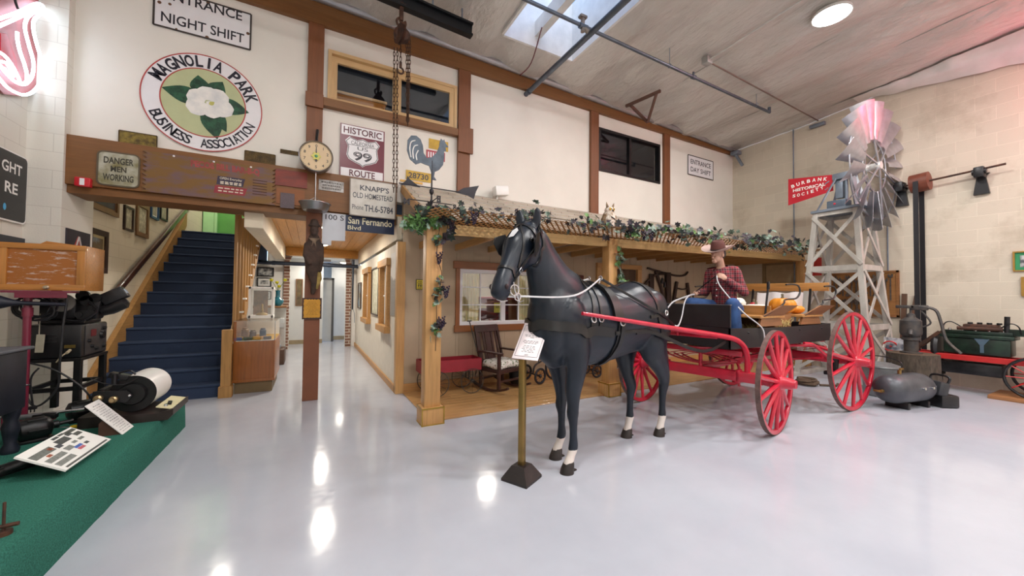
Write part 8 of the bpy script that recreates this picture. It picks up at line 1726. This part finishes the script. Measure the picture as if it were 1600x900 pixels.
one(MB().cyl((3.42, 4.24, 5.46), (3.55, 4.24, 5.40), .035).cyl((3.42, 4.24, 5.38), (3.42, 4.24, 5.6), .03).box(3.36, 3.48, 4.2, 4.28, 5.58, 5.62, .01), 'pipe_coupling', mat('cast_fitting', '8a8078', .5, .5, var=.2), 'pale cast fitting joining the two ceiling pipes', 'fitting')
for x in (5.3, 7.9): one(MB().cyl((x, 4.25, 5.46), (x, 4.25, cz(x, 4.25) - .03), .006, None, 6).torus((x, 4.25, 5.46), X_, .032, .005, 16, 5), 'pipe_hanger', m_gsteel, 'thin wire hanger holding the sprinkler pipe, %s' % ('nearer the skylight' if x < 6 else 'nearer the right wall'), 'hanger')
jb = thing('junction_box', 'grey electrical junction box with conduits on the ceiling', 'junction box', (6.03, 4.06, cz(6.03, 4.06) - .2)); zj = cz(6.03, 4.06) - .15
MB().obox((6.03, 4.06, zj), (.14, .12, .12), None, .01).build('box', mat('box_grey', 'a9a8a6', .4, .4), jb); MB().cyl((6.03, 4.0, zj), (6.12, -1.0, zj + .33), .014).build('conduit', mat('pale_conduit', 'c9c9c6', .4, .4), jb); MB().cyl((6.1, 4.06, zj), (XR - .02, 4.12, zj - .06), .013).build('conduit', mat('brown_conduit', '7d6f66', .5, .4), jb)
bk = thing('roof_bracket', 'rusty triangular steel bracket hanging from the ceiling above the dark window', 'bracket', (5.9, 5.5, 5.0)); A, B_, C2 = pl(978, 166, 2, 5.5), pl(1032, 142, 2, 5.52), pl(1012, 191, 1, 5.55)
MB().beam(A, B_, .05, .05).beam(A.lerp(B_, .12), C2, .045, .045).beam(A.lerp(B_, .9), C2, .045, .045).build('frame', mat('rust_brown_steel', '6d5148', .6, .4), bk, 0)
one(MB().tube(spline([tuple(pl(812, 118, 2, 5.5)), tuple(pl(830, 98, 2, 5.55)), (3.2, 5.0, cz(3.2, 5.0) + .03)], 5), .01, 6), 'red_conduit', mat('red_brown_conduit', '6a3038', .5), 'thin red brown conduit by the skylight edge', 'conduit')
one(MB().obox((9.98, 5.9, 5.42), (.2, .2, .1), None, .02).beam((9.95, 5.9, 5.4), (10.02, 5.75, 5.05), .06, .05, (1, 0, 0)), 'beam_seat', m_gsteel, 'dull steel beam seat in the corner below the ceiling', 'bracket')
one(MB().obox((XR - .05, 4.12, cz(XR, 4.12) - .22), (.1, .3, .08), None, .02), 'conduit_box', m_gsteel, 'small grey conduit fitting where the pipe meets the block wall', 'fitting')
# loose white foil flap hanging from the ceiling on the right wall
m_flap = mat('white_foil', 'dcdad6', .4, .15, var=.06, vs=3, bump=.5, bs=6)
b = MB(); n = 48; top = []; bot = []
for i in range(n + 1):
    f = i / n; y = 3.4 - f * 4.4; zt_ = cz(XR, y) - .02; zb_ = zt_ - .03 - .72 * min(1, f * 1.35) ** 1.05; ww = .06 * NZ.noise(V((y * 2.2, 0, 5))) + .04 * NZ.noise(V((y * 6, 1, 5)))
    top.append((XR - .30 - ww, y, zt_ - .03)); bot.append((XR - .04 - abs(ww) * .4, y, zb_ + .04 * NZ.noise(V((y * 3, 2, 5)))))
vs = []; 
for i in range(n + 1):
    for k in range(7):
        g = k / 6; p = V(top[i]).lerp(V(bot[i]), g); p.x -= .08 * sin(pi * g) + .05 * NZ.noise(V((p.y * 3, g * 3, 8))); p.x = min(p.x, XR - .02); vs.append(p)
fs = []
for i in range(n):
    for k in range(6): a = i * 7 + k; fs += [(a, a + 1, a + 8, a + 7)]
b.add(vs, fs); one(b, 'foil_flap', m_flap, 'loose white foil sheet sagging from the ceiling over the block wall', 'foil', None, 80)
# red neon ring further along the right wall, whose glow reddens the wall and the blades
rn = thing('red_neon_ring', 'red neon ring sign high on the right wall past the engine cart', 'neon sign', (XR - .1, -.2, 4.9))
MB().lathe([(.62, 0), (.62, .03), (0, .03)], (XR, -.2, 5.0), (-1, 0, 0), 40).build('back_disc', m_white, rn); MB().torus((XR - .12, -.2, 5.0), X_, .5, .018, 48, 8).torus((XR - .12, -.2, 5.0), X_, .38, .018, 48, 8).build('neon_tube', glow('neon_red', 'ff1030', 9), rn)
l = bpy.data.lights.new('neon_light', 'POINT'); l.energy = 75; l.color = (1, .05, .16); l.shadow_soft_size = .3; o = bpy.data.objects.new('neon_light', l); col.objects.link(o); o.parent = rn; o.location = ROOTM[rn.name].inverted() @ V((XR - .38, .1, 4.8))
frame_on(0, XR, -1, [(1192, 407), (1258, 410), (1258, 447), (1192, 447)], 'tan framed wooden panel on the block wall under the pergola end', mat('panel_frame', '8f7a58', .6), mat('panel_tan', 'b09a78', .7), mat('panel_tan', 'b09a78', .7), .08, .01, 'board', 'framed_board')
# ---------------------------------------------------------------- lamps
m_lampglass = glow('lamp_lens', 'ffffff', 14)
m_lampcan = mat('lamp_housing', 'dcdcd8', .4, .3)
def bay(x, y, label, watts=LAMP_W):
    z = cz(x, y) - .14
    t = thing('high_bay_lamp', label, 'ceiling lamp', (x, y, z))
    MB().lathe([(.05, .16), (.08, .15), (.12, .1), (.235, .03), (.245, -.01), (.23, -.012), (.22, .02)], (x, y, z), seg=32).build('housing', m_lampcan, t)
    MB().lathe([(0, -.03), (.12, -.026), (.2, -.012), (.225, .0), (.1, .01), (0, .012)], (x, y, z), seg=32).build('lens', m_lampglass, t)
    l = bpy.data.lights.new('lamp_light', 'AREA'); l.shape = 'DISK'; l.size = .46; l.energy = watts; l.color = (1, .985, .965)
    o = bpy.data.objects.new('lamp_light', l); col.objects.link(o); o.location = (0, 0, -.06); o.parent = t
bay(6.75, 2.56, 'round white high bay lamp glowing on the foil ceiling')
for x, y, lab in ((.4, 1.2, 'above the green platform end'), (3.6, .9, 'above the visitor'), (.4, -2.6, 'behind the visitor on the platform side'), (3.6, -2.6, 'behind the visitor in the middle'), (6.8, -.6, 'beyond the visitor towards the red neon ring'), (6.8, -3.0, 'in the rear corner by the right wall'), (9.0, -1.6, 'nearest the red neon ring')):
    bay(x, y, 'round white high bay lamp on the ceiling ' + lab)
bpy.context.view_layer.update()
